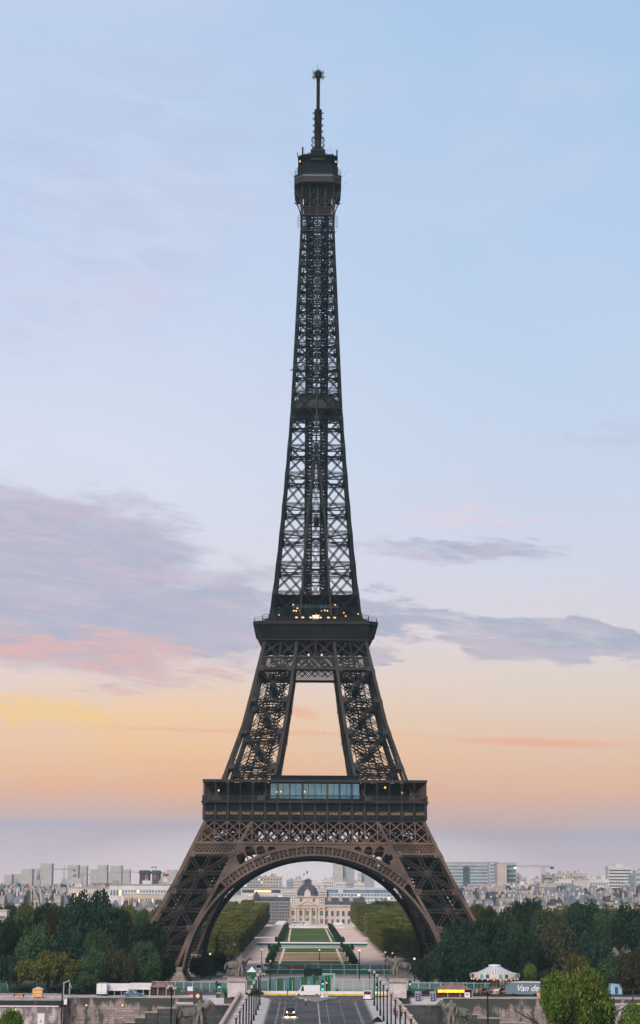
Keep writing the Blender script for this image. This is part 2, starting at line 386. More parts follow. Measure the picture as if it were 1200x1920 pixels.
pier('upper_pier', [58.2, 68.4, 79.7, 90.2, 100.4], 57.6, 110.2, 0.9, 0.9, 0.8)

# trusses tying the piers: below the first and the second floor (outer plane and inner plane)
def xband(mb, fn, ua, ub, z0, z1, bay, rows, w, n=FN, t=0.3, posts=True, phase=0.0):
    # fn(u,z)->point ; X panels clipped to [ua(z),ub(z)]
    k0 = int(math.floor((ua(z1) - bay) / bay)) - 2; k1 = int(math.ceil((ub(z0) + bay) / bay)) + 2
    def seg(u0, a, u1, b):
        pts = []
        for i in range(25):
            f = i / 24; u = u0 + (u1 - u0) * f; z = a + (b - a) * f
            if ua(z) - .05 <= u <= ub(z) + .05: pts.append((u, z))
        if len(pts) > 1: mb.bar(fn(*pts[0]), fn(*pts[-1]), w, t, n)
    hz = (z1 - z0) / rows
    for k in range(k0, k1):
        u = k * bay + phase
        for r_ in range(rows):
            a, b = z0 + hz * r_, z0 + hz * (r_ + 1)
            seg(u, a, u + bay, b); seg(u, b, u + bay, a)
        if posts: seg(u, z0, u + 0.0001, z1)
def hbeam(mb, fn, ua, ub, z, h, t=0.5, n=FN):
    mb.bar(fn(ua(z), z), fn(ub(z), z), h, t, n)
mo = lambda z: -ho(z) + .3
po = lambda z: ho(z) - .3
for r in range(4):
    g = MB()
    for plane in (0, 1):
        fn = (lambda u, z: fp(u, z, 0.35)) if plane == 0 else (lambda u, z: Vector((u, -hi(z) - .6, z)))
        a, b = (mo, po) if plane == 0 else (lambda z: -hi(z), lambda z: hi(z))
        if plane == 0:
            xband(g, fn, a, b, 44.7, 51.1, 3.88, 2, 0.36, t=.3)
            hbeam(g, fn, a, b, 44.35, .85, .9); hbeam(g, fn, a, b, 51.15, .5, .9)
            for sgn in (-1, 1):
                ia, ib = (lambda z: -ho(z) + .3, lambda z: -hi(z)) if sgn < 0 else (lambda z: hi(z), lambda z: ho(z) - .3)
                xband(g, fn, ia, ib, 41.4, 44.0, 1.94, 1, 0.26, t=.25, posts=False); xband(g, fn, ia, ib, 41.4, 44.0, 1.94, 1, 0.26, t=.25, posts=False, phase=.97)
                hbeam(g, fn, ia, ib, 41.1, .6, .9)
        else:
            xband(g, fn, a, b, 42.5, 51.1, 3.88, 2, 0.5, t=.4); hbeam(g, fn, a, b, 42.3, .8, .8)
            # cross ribs between outer and inner plane carry the floor
    for k in range(-8, 9):
        u = k * 3.88
        g.bar((u, -34.5, 50.6), (u, -14, 50.6), .5, 1.2, (0, 0, 1))
        if abs(u) < 18: g.lat((u, -35.5, 45.2), (u, -22, 48.5), .6, .3, (1, 0, 0), .2)
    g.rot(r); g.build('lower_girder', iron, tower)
    g = MB()
    fn = lambda u, z: fp(u, z, 0.3)
    for ia, ib, xs in ((lambda z: -ho(z) + .3, lambda z: -hi(z), 2), (lambda z: -hi(z), lambda z: hi(z), 2), (lambda z: hi(z), lambda z: ho(z) - .3, 2)):
        z0, z1 = 104.5, 109.9
        for q in range(xs):
            L = lambda z, f: ia(z) + (ib(z) - ia(z)) * f
            f0, f1 = q / xs, (q + 1) / xs
            g.lat(fn(L(z0, f0), z0), fn(L(z1, f1), z1), .55, .3, FN, .16); g.lat(fn(L(z0, f1), z0), fn(L(z1, f0), z1), .55, .3, FN, .16)
            if q: g.lat(fn(L(z0, f0), z0), fn(L(z1, f0), z1), .5, .3, FN, .16)
            c = (fn(L(z0, f0), z0) + fn(L(z1, f1), z1)) / 2; g.bar(c - Vector((0, .3, .5)), c - Vector((0, .3, -.5)), .9, .1, FN)
        for ph in (0, .62): xband(g, fn, ia, ib, 100.7, 104.0, 1.25, 2, .17, t=.2, posts=False, phase=ph)
        hbeam(g, fn, ia, ib, 104.25, .55, .6); hbeam(g, fn, ia, ib, 100.4, .7, .6)
    # inner lattice plane and floor ribs
    fi = lambda u, z: Vector((u, -hi(z) - .5, z))
    xband(g, fi, lambda z: -hi(z), lambda z: hi(z), 100.7, 109.5, 2.2, 4, .3, posts=False)
    for k in range(-5, 6): g.bar((k * 3.2, -17, 109.6), (k * 3.2, -4, 109.6), .4, 1.0, (0, 0, 1))
    g.rot(r); g.build('upper_girder', iron_up, tower)

# decorative arches with their spandrels
AZ = 4.0
def apt(a, b, t, off=.25):           # t from 0 (right springing) to pi
    u = a * math.cos(t); z = AZ + b * math.sin(t); return fp(u, z, off)
def spandrel_mesh():
    # flat plate between arch, columns and girder with rounded openings; drawn as a filled curve in (u, s) then laid on the sloping face
    cu = bpy.data.curves.new('spandrel', 'CURVE'); cu.dimensions = '2D'; cu.fill_mode = 'FRONT'
    def spl(pts):
        s = cu.splines.new('POLY'); s.points.add(len(pts) - 1)
        for p, q in zip(s.points, pts): p.co = (q[0], q[1], 0, 1)
        s.use_cyclic_u = True
    A, B = 41.7, 39.7
    ring = []
    T0 = 0.0
    tt = [i / 200 * math.pi / 2 for i in range(201)]
    t0 = next(t for t in tt if A * math.cos(t) < hi(AZ + B * math.sin(t)) - .1)
    arc = [(A * math.cos(t0 + (math.pi / 2 - t0) * i / 50), AZ + B * math.sin(t0 + (math.pi / 2 - t0) * i / 50)) for i in range(51)]
    zz0 = arc[0][1]
    outer = arc + [(0.0, 44.0)] + [(hi(44.0), 44.0)] + [(hi(z), z) for z in [44 - (44 - zz0) * i / 8 for i in range(1, 8)]]
    spl(outer)
    # stadium openings, radial, growing towards the pier
    for i in range(9):
        t = R(76 - i * 4.2)
        ca = Vector((math.cos(t), math.sin(t)))
        base = Vector((A * math.cos(t), AZ + B * math.sin(t))) + ca * .55
        L = 40.0; wdt = 1.22 + .03 * i
        # room up to the girder or the pier column
        for j in range(400):
            L = j * .05; tip = base + ca * (L + wdt)
            if tip.y > 43.55 or tip.x + wdt * .55 > hi(min(tip.y, 51)) - .15: break
        if L < .06: continue
        nrm = Vector((-ca.y, ca.x)); c1 = base + ca * max(L, .1)
        pts = [base - nrm * wdt, base + nrm * wdt]
        for j in range(11):
            a = math.pi * j / 10; pts.append(c1 + nrm * (wdt * math.cos(a)) + ca * (wdt * math.sin(a)))
        spl([(p.x, p.y) for p in pts])
    co = bpy.data.objects.new('tmp', cu); COL.objects.link(co)
    dg = bpy.context.evaluated_depsgraph_get(); me = bpy.data.meshes.new_from_object(co.evaluated_get(dg))
    V = [tuple(v.co) for v in me.vertices]; Fs = [tuple(p.vertices) for p in me.polygons]
    bpy.data.objects.remove(co); bpy.data.meshes.remove(me)
    return V, Fs
SV, SF = spandrel_mesh()
for r in range(4):
    e = bpy.data.objects.new('arch', None); COL.objects.link(e); e.parent = tower
    ri = MB(); lt = MB(); so = MB()
    A0, B0, A1, B1 = 38.7, 36.8, 41.5, 39.5
    K = 64
    def lim(t):       # the ring stops against the pier's inner column
        u, z = A1 * math.cos(t), AZ + B1 * math.sin(t); return abs(u) < hi(max(0, z)) + .4
    for i in range(K):
        ta, tb = math.pi * i / K, math.pi * (i + 1) / K
        if AZ + B0 * math.sin((ta + tb) / 2) < 5: continue
        ri.bar(apt(A0, B0, ta), apt(A0, B0, tb), .75, .9, FN)
        if lim(ta) and lim(tb): ri.bar(apt(A1, B1, ta), apt(A1, B1, tb), .6, .8, FN)
        # soffit: a deep trough of plates and ribs behind the ring
        pa, pb = apt(A0 - 1.0, B0 - 1.0, ta), apt(A0 - 1.0, B0 - 1.0, tb); qa, qb = apt(A0 - .3, B0 - .3, ta), apt(A0 - .3, B0 - .3, tb)
        for d0, d1 in ((.5, 2.9), (3.3, 7.4)):
            D0, D1 = Vector((0, d0, 0)), Vector((0, d1, 0)); so.hexa([pa + D0, pb + D0, pb + D1, pa + D1, qa + D0, qb + D0, qb + D1, qa + D1])
        if lim(ta) and lim(tb) and i % 6 != 3:
            a_, b_ = apt(A0, B0, ta, 2.6), apt(A0, B0, tb, 2.6); c_, d_ = apt(A1 - .2, B1 - .2, ta, 2.6), apt(A1 - .2, B1 - .2, tb, 2.6); Q = Vector((0, .2, 0)); so.hexa([a_, b_, b_ + Q, a_ + Q, c_, d_, d_ + Q, c_ + Q])
        so.bar(apt(A0, B0, ta, 7.6), apt(A0, B0, tb, 7.6), .8, .5, FN)
        so.lat(apt(A0 + 1.4, B0 + 1.4, ta, 7.6), apt(A0 + 1.4, B0 + 1.4, tb, 7.6), 2.6, .3, FN, .25)
    n_b = 46
    for i in range(n_b + 1):
        t = math.pi * i / n_b
        if not lim(t) or AZ + B0 * math.sin(t) < 5: continue
        ri.bar(apt(A0, B0, t), apt(A1, B1, t), .62, .55, FN)
        t2 = t + math.pi / n_b; tm = t + math.pi / n_b / 2
        if not lim(t2): continue
        c = apt(A0 + .5, B0 + .5, tm, .4)
        for j in range(5):
            f = t + (t2 - t) * (.12 + .76 * j / 4); d = 2.3 if j in (1, 2, 3) else 1.5
            lt.bar(c, apt(A0 + d, B0 + d, f, .4), .19, .13, FN)
        arc = [apt(A0 + 1.2 + 1.15 * math.sin(math.pi * j / 6), B0 + 1.2 + 1.15 * math.sin(math.pi * j / 6), t + (t2 - t) * (.1 + .8 * j / 6), .4) for j in range(7)]
        for p, q in zip(arc, arc[1:]): lt.bar(p, q, .2, .13, FN)
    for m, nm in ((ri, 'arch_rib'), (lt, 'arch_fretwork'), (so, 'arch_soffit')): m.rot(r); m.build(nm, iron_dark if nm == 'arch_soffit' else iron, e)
    sp = MB()
    for sgn in (1, -1):
        for off in (.15, .45):
            k = len(sp.v); sp.v += [tuple(fp(sgn * x, z, off)) for x, z, _ in SV]; sp.f += [tuple(k + i for i in f) for f in SF]; sp.m += [0] * len(SF)
    sp.rot(r); sp.build('spandrel', iron, e)

# ---- first platform
fpf = bpy.data.objects.new('first_platform', None); COL.objects.link(fpf); fpf.parent = tower
def sqring(h, z): return [(-h, -h, z), (h, -h, z), (h, h, z), (-h, h, z)]
fl = MB(); fl.loft([sqring(34.6, 56.6), sqring(34.6, 57.1)]); fl.box(-30, 30, -30, 30, 50.3, 51.0); fl.build('floor', iron_dark, fpf)
fz = MB()
fz.loft([sqring(34.3, 51.4), sqring(34.3, 54.3)], cap=False); fz.loft([sqring(34.25, 54.3), sqring(34.0, 54.35), sqring(33.9, 55.5), sqring(34.3, 56.5), sqring(34.6, 56.75)], cap=False)
fz.loft([sqring(34.55, 51.2), sqring(34.55, 51.55)]); fz.loft([sqring(35.25, 56.85), sqring(35.3, 57.35)])
fz.loft([sqring(34.42, 54.2), sqring(34.42, 54.4)])
fz.build('frieze', frz, fpf)
fz = MB(); fz.loft([sqring(34.36, 51.6), sqring(34.4, 54.15)], cap=False); fz.loft([sqring(34.3, 54.45), sqring(34.25, 56.3), sqring(34.55, 56.7)], cap=False); fz.build('frieze_recess', iron_dark, fpf)  # dark lining over the frieze, shade of the recess given as colour
bk = MB()
for k in range(0, 19):
    u = (k - 9) * 3.86
    u = max(-34.3, min(34.3, u))
    bk.box(u - .28, u + .28, -34.85, -34.2, 51.7, 55.6); bk.box(u - .2, u + .2, -34.75, -34.2, 55.6, 56.2); bk.ball((u, -34.7, 56.3), .38, 6)
    if k < 18:
        for j in range(9):
            x = u + .5 + j * .36; bk.box(x, x + .08, -34.75, -34.68, 51.7, 52.6)
        bk.box(u, u + 3.86, -34.78, -34.66, 52.6, 52.72)
bk.spin4(); bk.build('bracket_row', frz, fpf)
names = 'SEGUIN LALANDE TRESCA PONCELET BRESSE LAGRANGE BELANGER CUVIER LAPLACE DULONG CHASLES LAVOISIER AMPERE CHEVREUL FLACHAT NAVIER LEGENDRE CHAPTAL'.split()
for k, nm in enumerate(names):
    cu = bpy.data.curves.new('frieze_name', 'FONT'); cu.body = nm; cu.size = 1.15; cu.align_x = 'CENTER'; cu.align_y = 'CENTER'; cu.extrude = .04; cu.offset = .012
    o = bpy.data.objects.new('frieze_name', cu); COL.objects.link(o)
    dg = bpy.context.evaluated_depsgraph_get(); me = bpy.data.meshes.new_from_object(o.evaluated_get(dg)); bpy.data.objects.remove(o)
    wdt = max(v.co.x for v in me.vertices) - min(v.co.x for v in me.vertices); s_ = min(1.0, 2.7 / wdt)
    me.materials.clear(); me.materials.append(gold)
    for v in me.vertices: v.co = Vector((v.co.x * s_, -v.co.z, v.co.y))
    o = bpy.data.objects.new('frieze_name', me); COL.objects.link(o); o.parent = fpf; o.location = ((k - 8.5) * 3.86, -34.42, 53.55)
ra = MB()
for z in (57.5, 58.95): ra.box(-34.9, 34.9, -35.0, -34.85, z, z + .12)
for k in range(-87, 88): ra.box(k * .4 - .04, k * .4 + .04, -34.95, -34.9, 57.5, 59)
for k in range(-9, 10): ra.box(k * 3.86 - .12, k * 3.86 + .12, -35.02, -34.8, 57.4, 59.1)
ra.spin4(); ra.build('balustrade', frz, fpf)
gr = MB()
for r_ in range(4):
    g = MB(); g.hexa([(-34.8, -34.8, 63.4), (34.8, -34.8, 63.4), (29.4, -29.4, 63.4), (-29.4, -29.4, 63.4), (-34.8, -34.8, 63.75), (34.8, -34.8, 63.75), (29.4, -29.4, 63.9), (-29.4, -29.4, 63.9)])
    g.box(-34.9, 34.9, -34.95, -34.8, 63.2, 64.0); g.rot(r_)
    k = len(gr.v); gr.v += g.v; gr.f += [tuple(k + i for i in f) for f in g.f]; gr.m += g.m
gr.build('gallery_roof', frz, fpf)
for r_ in range(4):
    for k in range(-9, 9):
        u = k * 3.86
        if k == -9: u = -34.5
        po_ = MB()
        if k % 2: po_.box(u - .3, u - .12, -34.7, -34.5, 57.2, 63.4); po_.box(u + .12, u + .3, -34.7, -34.5, 57.2, 63.4)
        else: po_.box(u - .1, u + .1, -34.7, -34.5, 57.2, 63.4)
        po_.rot(r_); po_.build('gallery_post', frz, fpf)
pv = MB()
for sx_ in (-1, 1):
    a, b = sorted((sx_ * 14.6, sx_ * 29.2)); pv.box(a, b, -29.6, -12, 57.1, 63.3)
pv.box(-14.6, 14.6, 18, 30, 57.1, 63.2); pv.box(-29.6, -16, -29, 29.6, 57.1, 63.0); pv.box(16, 29.6, -29, 29.6, 57.1, 63.0)
pv.build('pavilion', iron_dark, fpf)
gp = MB(); gp.box(-13.6, 13.6, -31.4, -16, 57.1, 58.2); gp.box(-13.8, 13.8, -33.0, -15, 64.0, 65.4); gp.box(-13.4, 13.4, -31, -16, 63.0, 64.1)
gpo = gp.build('glass_pavilion', iron_dark, fpf)
rg = random.Random(3)
for k in range(14):
    u = -12.9 + k * 1.985; j = (k % 5 == 4)
    p = MB(); ww = .9 if j else .93
    t_ = rg.uniform(-.05, .05)
    p.hexa([(u - ww, -31.5, 58.3), (u + ww, -31.5 + t_, 58.3), (u + ww, -31.3 + t_, 58.3), (u - ww, -31.3, 58.3), (u - ww, -31.5, 62.9), (u + ww, -31.5 + t_, 62.9), (u + ww, -31.3 + t_, 62.9), (u - ww, -31.3, 62.9)])
    p.build('glass_pane', glass_blue, gpo)
mu = MB()
for k in range(15): mu.box(-13.9 + k * 1.985 - .07, -13.9 + k * 1.985 + .07, -31.6, -31.3, 58.2, 63.0)
mu.box(-13.9, 13.9, -31.6, -31.45, 59.2, 59.35); mu.build('mullion', steel_black, gpo)
for u, z, y in ((-30, 60.6, -33), (22.0, 61.9, -30.2), (27.3, 60.3, -30.2), (-11.9, 60.3, -31.7), (-10.6, 60.4, -31.7), (-3.2, 60.4, -31.7)):
    l = MB(); l.ball((u, y, z), .28 if u < 20 else .4, 6); l.build('lamp', lamp_warm, fpf)

# ---- second platform
sp2 = bpy.data.objects.new('second_platform', None); COL.objects.link(sp2); sp2.parent = tower
def octo(h, c, z): return [(-h + c, -h, z), (h - c, -h, z), (h, -h + c, z), (h, h - c, z), (h - c, h, z), (-h + c, h, z), (-h, h - c, z), (-h, -h + c, z)]
s = MB(); s.loft([octo(17.2, .6, 109.9), octo(17.6, .7, 110.3), octo(18.6, 1.6, 112.4), octo(19.7, 2.3, 114.6), octo(20.0, 2.6, 114.9)]); s.build('soffit_panel', iron_lat2, sp2); s = MB()
for k in range(-9, 10):
    u = k * 1.93
    s.bar((u * .97, -17.55, 110.2), (u, -19.75, 114.7), .2, .3, (0, -1, 0)); s.bar((u * .97, 17.55, 110.2), (u, 19.75, 114.7), .2, .3, (0, 1, 0))
    s.bar((-17.55, u * .97, 110.2), (-19.75, u, 114.7), .2, .3, (1, 0, 0)); s.bar((17.55, u * .97, 110.2), (19.75, u, 114.7), .2, .3, (1, 0, 0))
s.loft([octo(17.75, .6, 109.9), octo(17.75, .6, 110.25)])
s.build('soffit_ribs', iron_up, sp2)
s = MB(); s.loft([octo(20.35, 2.7, 114.9), octo(20.45, 2.7, 115.9), octo(20.2, 2.7, 116.0)]); s.build('cornice', iron_up, sp2)
s = MB()
def railing(mb, loop, z, h, step=1.0, w=.08):
    n = len(loop)
    for i in range(n):
        a, b = Vector(loop[i]), Vector(loop[(i + 1) % n]); a.z = b.z = z; L = (b - a).length; k = max(1, int(L / step))
        for zz in (h, h * .5): mb.bar(a + Vector((0, 0, zz)), b + Vector((0, 0, zz)), w)
        for j in range(k): mb.bar(a + (b - a) * (j / k), a + (b - a) * (j / k) + Vector((0, 0, h)), w)
railing(s, octo(20.0, 2.7, 0), 116.0, 1.3, 2.0, .1); railing(s, octo(17.4, 2.0, 0), 116.0, 2.4, 2.2, .12); s.build('railing', iron_up, sp2)
s = MB(); s.box(-16.8, 16.8, -16.8, 16.8, 115.6, 117.0); s.box(-7.5, 7.5, -15.6, -10, 117.0, 118.4)
s.box(-13.4, 13.4, -12.6, 12.6, 119.2, 121.3); s.box(-12, 12, -10.5, 10.5, 123.2, 125.3); s.box(-9, 9, -9.2, 9.2, 121.2, 123.4)
s.box(-13.6, 13.6, -13.0, 13.0, 125.3, 125.7)
for x in (-12.5, 9.5):
    s.box(x, x + 3, -12, -8, 117, 119.3)
for x in (-10, -4, 2, 8): s.box(x, x + 2.2, 2, 10, 117, 119.3)
so2 = s.build('restaurant', iron_dark, sp2)
for k in range(12):
    p = MB(); u = -7.2 + k * 1.31; p.box(u - .55, u + .55, -9.5, -9.3, 121.4, 123.2); p.build('window', glass_teal, so2)
for k in (-6.2, -4.2, -1.6, 1.6, 4.2, 6.2):
    p = MB(); p.box(k - .4, k + .4, -15.75, -15.6, 117.35, 117.9); p.build('lit_window', lamp_warm, so2)
for k in (-.55, .55):
    p = MB(); p.box(k - .5, k + .5, -15.75, -15.6, 117.1, 118.35); p.build('lit_window', lamp_white, so2)
for u, z in ((-7.2, 120.2), (-6.0, 121), (-5.2, 120.2), (-6.4, 120.1), (1.9, 120.2), (3.9, 120.2), (3.0, 120.35), (0.2, 118.9), (1.2, 118.8), (-12, 118.8), (-15, 119.2), (9.3, 119.6), (9.9, 118.5), (-7.4, 122.2), (6.4, 122.2), (-3.6, 126.1), (1.2, 126.0), (14.0, 119.2)):
    l = MB(); l.ball((u, -13.5, z), .26, 6); l.build('lamp', lamp_warm if u < 5 else lamp_orange, sp2)

# ---- upper shaft
sh = bpy.data.objects.new('upper_shaft', None); COL.objects.link(sh); sh.parent = tower
ZN = [116.4, 126.3, 136.4, 147.0, 156.6, 167.4, 177.1, 187.0, 196.5, 205.1, 213.8, 221.7, 229.2, 236.5, 243.1, 249.4, 255.5, 260.8]
for sx_ in (-1, 1):
    for sy_ in (-1, 1):
        m = MB()
        k = 40; pts = [(116 + (266 - 116) * i / k) for i in range(k + 1)]
        m.loft([[(sx_ * (ho(z) - .9 * (1 - (z - 116) / 330)), sy_ * (ho(z) - .9 * (1 - (z - 116) / 330)), z), (sx_ * ho(z), sy_ * (ho(z) - .9 * (1 - (z - 116) / 330)), z), (sx_ * ho(z), sy_ * ho(z), z), (sx_ * (ho(z) - .9 * (1 - (z - 116) / 330)), sy_ * ho(z), z)] for z in pts])
        m.build('corner_column', iron_lat, sh)
for r in range(4):
    c = MB(); b = MB(); gs = MB()
    zs = [116.4 + (177.1 - 116.4) * i / 20 for i in range(21)]
    for sg in (-1, 1):
        for za, zb in zip(zs, zs[1:]): c.bar(fp(sg * (hi(za) + .25), za, .3), fp(sg * (hi(zb) + .25), zb, .3), .62, .6, (0, -1, 0))
    c.bar(fp(0, 177, .3), fp(0, 266, .3), .55, .5, (0, -1, 0))
    for za, zb in zip(ZN, ZN[1:]):
        for sg in (-1, 1):
            ia, ib = hi(za), hi(zb); oa, ob = ho(za) - .4, ho(zb) - .4
            ww = .5 - (za - 116) * .0010
            b.lat(fp(sg * ia, za, .2), fp(sg * ob, zb, .2), ww, .5, FN, .15); b.lat(fp(sg * oa, za, .2), fp(sg * ib, zb, .2), ww, .5, FN, .15)
        if hi(za) > .8:
            b.lat(fp(-hi(za), za), fp(hi(zb), zb), .5, .25, FN, .14); b.lat(fp(hi(za), za), fp(-hi(zb), zb), .5, .25, FN, .14)
        b.lat(fp(-ho(za) + .4, za, .3), fp(ho(za) - .4, za, .3), .7, .6, FN, .17, pitch=.7)
        b.lat(fp(-ho(za) + .4, za - 1.0, 1.3), fp(ho(za) - .4, za - 1.0, 1.3), .4, .2, FN, .12)
        for sg in ((-1, 1) if hi(za) > .5 else (0,)):
            p = fp(sg * (hi(za) + .25), za, -.05); gs.bar(p - Vector((0, 0, .8)), p + Vector((0, 0, .8)), 1.5, .1, FN)
        for sg in (-1, 1):
            p = fp(sg * (ho(za) - .7), za, .0); gs.bar(p - Vector((0, 0, .7)), p + Vector((0, 0, .7)), 1.4, .1, FN)
        # diaphragm half at every node
        b.lat(Vector((-ho(za) + .5, -ho(za) + .5, za - .4)), Vector((0, 0, za - .4)), .7, .3, (0, 0, 1), .2)
        b.bar(Vector((-3.7, -ho(za) + .6, za - .6)), Vector((-3.7, 3.7, za - .6)), .35, .35, (0, 0, 1)); b.bar(Vector((3.7, -ho(za) + .6, za - .6)), Vector((3.7, -3.7, za - .6)), .35, .35, (0, 0, 1))
        zq = (za + zb) / 2
        b.bar(Vector((-3.7, -min(3.7, ho(zq) - .8), zq)), Vector((3.7, -min(3.7, ho(zq) - .8), zq)), .35, .35, (0, 0, 1))
    k_ = len(b.v); b.v += gs.v; b.f += [tuple(k_ + i for i in f) for f in gs.f]; b.m += [1] * len(gs.f)
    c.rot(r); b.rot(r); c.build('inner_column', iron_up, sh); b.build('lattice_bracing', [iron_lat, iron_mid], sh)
lf = MB()
rr = random.Random(11)
for x in (-1, 1):
    for y in (-1, 1):
        lf.box(x * 3.6 - .35, x * 3.6 + .35, y * 3.6 - .35, y * 3.6 + .35, 116, 268)
        lf.box(x * 1.5 - .22, x * 1.5 + .22, y * 1.6 - .22, y * 1.6 + .22, 116, 268)
    lf.box(x * 2.6 - .1, x * 2.6 + .1, -2, 2, 116, 268) if x < 0 else None
for i in range(126):
    z = 117 + i * 1.2
    for s1_ in (-1, 1):
        lf.bar((s1_ * 3.6, -3.6, z), (s1_ * 3.6, 3.6, z + (1.2 if i % 2 else -1.2)), .18); lf.bar((-3.6, s1_ * 3.6, z), (-1.5, s1_ * 1.6, z + 1.2), .2); lf.bar((3.6, s1_ * 3.6, z), (1.5, s1_ * 1.6, z + 1.2), .2)
    lf.bar((-1.5, -1.6, z), (1.5, -1.6, z), .14) if i % 3 == 0 else None
    for s1_ in (-1, 1):
        lf.box(s1_ * 2.5 - .75, s1_ * 2.5 + .75, -.1, .1, z, z + .7); lf.bar((s1_ * 1.2, -3.2, z), (s1_ * 3.2, -3.2, z + 1.1), .22)
    if z > 198:
        h = ho(z) - .7; a, b_ = rr.uniform(-h, h), rr.uniform(-h, h)
        lf.bar((a, b_, z), (a + rr.uniform(-2.5, 2.5), b_ + rr.uniform(-2.5, 2.5), z + rr.uniform(-1.2, 1.6)), .16)
        lf.bar((-h, rr.uniform(-h, h), z), (h, rr.uniform(-h, h), z + rr.uniform(-.8, .8)), .12); lf.bar((rr.uniform(-h, h), -h, z + .5), (rr.uniform(-h, h), h, z + rr.uniform(-.8, 1.8)), .14)
    if z > 190 and i % 2: 
        h = ho(z) - .5; lf.bar((-h, -h, z), (h, -h, z), .13); lf.bar((-h, h, z), (h, h, z), .13)
    # spiral stair flights
    t = i * 1.15; q = t + 1.15; lf.bar((2.6 + .7 * math.cos(t), .7 * math.sin(t), z), (2.6 + .7 * math.cos(q), .7 * math.sin(q), z + 1.2), .8, .15, (0, 0, 1))
lf.build('lift_shaft', iron_in, sh)
for x, y, z in ((-2.6, -2.2, 131), (0.2, -2.6, 150.5), (2.4, 1.5, 212)):
    m = MB(); m.box(x - .9, x + .9, y - .9, y + .9, z, z + 3.2); m.build('lift_cabin', iron_dark, sh)
m = MB(); m.loft([octo(8.2, 2.6, 190.4), octo(8.35, 2.6, 190.6), octo(8.1, 2.5, 193.6), octo(7.8, 2.4, 193.7)], cap=False); m.loft([octo(8.2, 2.6, 190.4), octo(5.2, 1.6, 192.2)]); m.loft([octo(7.6, 2.4, 193.4), octo(4.8, 1.6, 196.2), octo(4.6, 1.6, 196.4)])
railing(m, octo(8.1, 2.5, 0), 193.7, 1.1, 1.2, .07)
m.build('intermediate_platform', iron_up, tower)

# ---- summit
su = bpy.data.objects.new('summit', None); COL.objects.link(su); su.parent = tower
m = MB()
for r in range(4):
    g = MB(); fn = lambda u, z: Vector((u, -itp([(260, 5.75), (263.5, 5.7), (273, 5.6)], z), z)); a = lambda z: -5.5; b = lambda z: 5.5
    for ph in (0, .7): xband(g, fn, a, b, 261.0, 263.4, 1.4, 1, .16, t=.15, posts=False, phase=ph)
    hbeam(g, fn, a, b, 260.8, .5); hbeam(g, fn, a, b, 263.6, .45)
    xband(g, lambda u, z: Vector((u, -5.4, z)), a, b, 263.8, 272.0, 2.7, 2, .2, t=.15)
    for u in (-5.45, -2.7, 0, 2.7, 5.45): g.box(u - .25, u + .25, -5.95, -5.5, 263.6, 273.0)
    # curved corner brackets
    for sg in (-1, 1):
        prev = None
        for j in range(9):
            t = j / 8; p = Vector((sg * (5.7 + 2.45 * (1 - math.cos(t * math.pi / 2))), -(5.7 - .2), 260.4 + 9.2 * math.sin(t * math.pi / 2) * .9 + t))
            p2 = Vector((sg * (5.75), -(5.7 + 2.45 * (1 - math.cos(t * math.pi / 2))), p.z))
            if prev: g.bar(prev[0], p, .32, .3, (0, -1, 0)); g.bar(prev[1], p2, .32, .3, (1, 0, 0))
            if j in (3, 5, 6): g.bar(p, Vector((sg * 5.7, -5.5, p.z + 1.2)), .16)
            prev = (p, p2)
    g.rot(r); k = len(m.v); m.v += g.v; m.f += [tuple(k + i for i in f) for f in g.f]; m.m += g.m
m.build('bracket_crown', iron_up, su)
m = MB(); m.box(-4.9, 4.9, -4.9, 4.9, 264.2, 272.5)
for x in (-1, 1):
    a, b = sorted((x * 5.9, x * 8.1)); c, d = -3.6, 3.6; m.loft([[(x * 6.7 - .5, c, 268.3), (x * 6.7 + .5, c, 268.3), (x * 6.7 + .5, d, 268.3), (x * 6.7 - .5, d, 268.3)], [(a, c, 269.8), (b, c, 269.8), (b, d, 269.8), (a, d, 269.8)], [(a, c, 272.2), (b, c, 272.2), (b, d, 272.2), (a, d, 272.2)]])
m.build('machine_room', iron_dark, su)
m = MB(); m.loft([octo(8.1, 2.9, 272.0), octo(8.25, 2.95, 272.1), octo(8.25, 2.95, 273.0)]); m.loft([octo(8.15, 2.9, 273.0), octo(8.15, 2.9, 274.3)]); m.loft([octo(8.3, 2.95, 275.1), octo(8.3, 2.95, 275.45)])
for k in range(-6, 7):
    for y in (-8.22, 8.22): m.box(k * .88 - .06, k * .88 + .06, min(y, y * .99), max(y, y * .99), 273.0, 275.1)
for k in range(-6, 7):
    for x in (-8.22, 8.22): m.box(min(x, x * .99), max(x, x * .99), k * .88 - .06, k * .88 + .06, 273.0, 275.1)
m.build('gallery', iron_up, su)
m = MB(); m.loft([octo(8.05, 2.9, 274.3), octo(8.05, 2.9, 275.1)]); m.build('gallery_glazing', glass_teal, su)
m = MB(); railing(m, octo(8.1, 2.9, 0), 275.45, 2.2, .45, .05)
for x in (-8.1, 8.1):
    for y in (-5, -3, -1, 1, 3, 5):
        pr = None
        for j in range(6):
            t = j / 5; p = Vector((x - math.copysign(1.3, x) * t * t, y, 275.5 + 2.9 * math.sin(t * math.pi / 2)))
            if pr: m.bar(pr, p, .07)
            pr = p
m.build('safety_cage', iron_up, su)
m = MB(); m.loft([octo(7.1, 2.2, 275.4), octo(7.1, 2.2, 278.9), octo(6.9, 2.2, 279.1)]); m.loft([octo(5.6, 1.8, 279.0), octo(5.6, 1.8, 281.6), octo(7.0, 2.2, 282.3), octo(7.0, 2.2, 282.9)])
m.loft([octo(3.2, .9, 282.9), octo(2.4, .7, 285.4), octo(1.9, .6, 287.4)])
m.box(-2.4, 2.4, -6.6, -4.4, 281.2, 284.4); m.build('cabin', iron_dark, su)
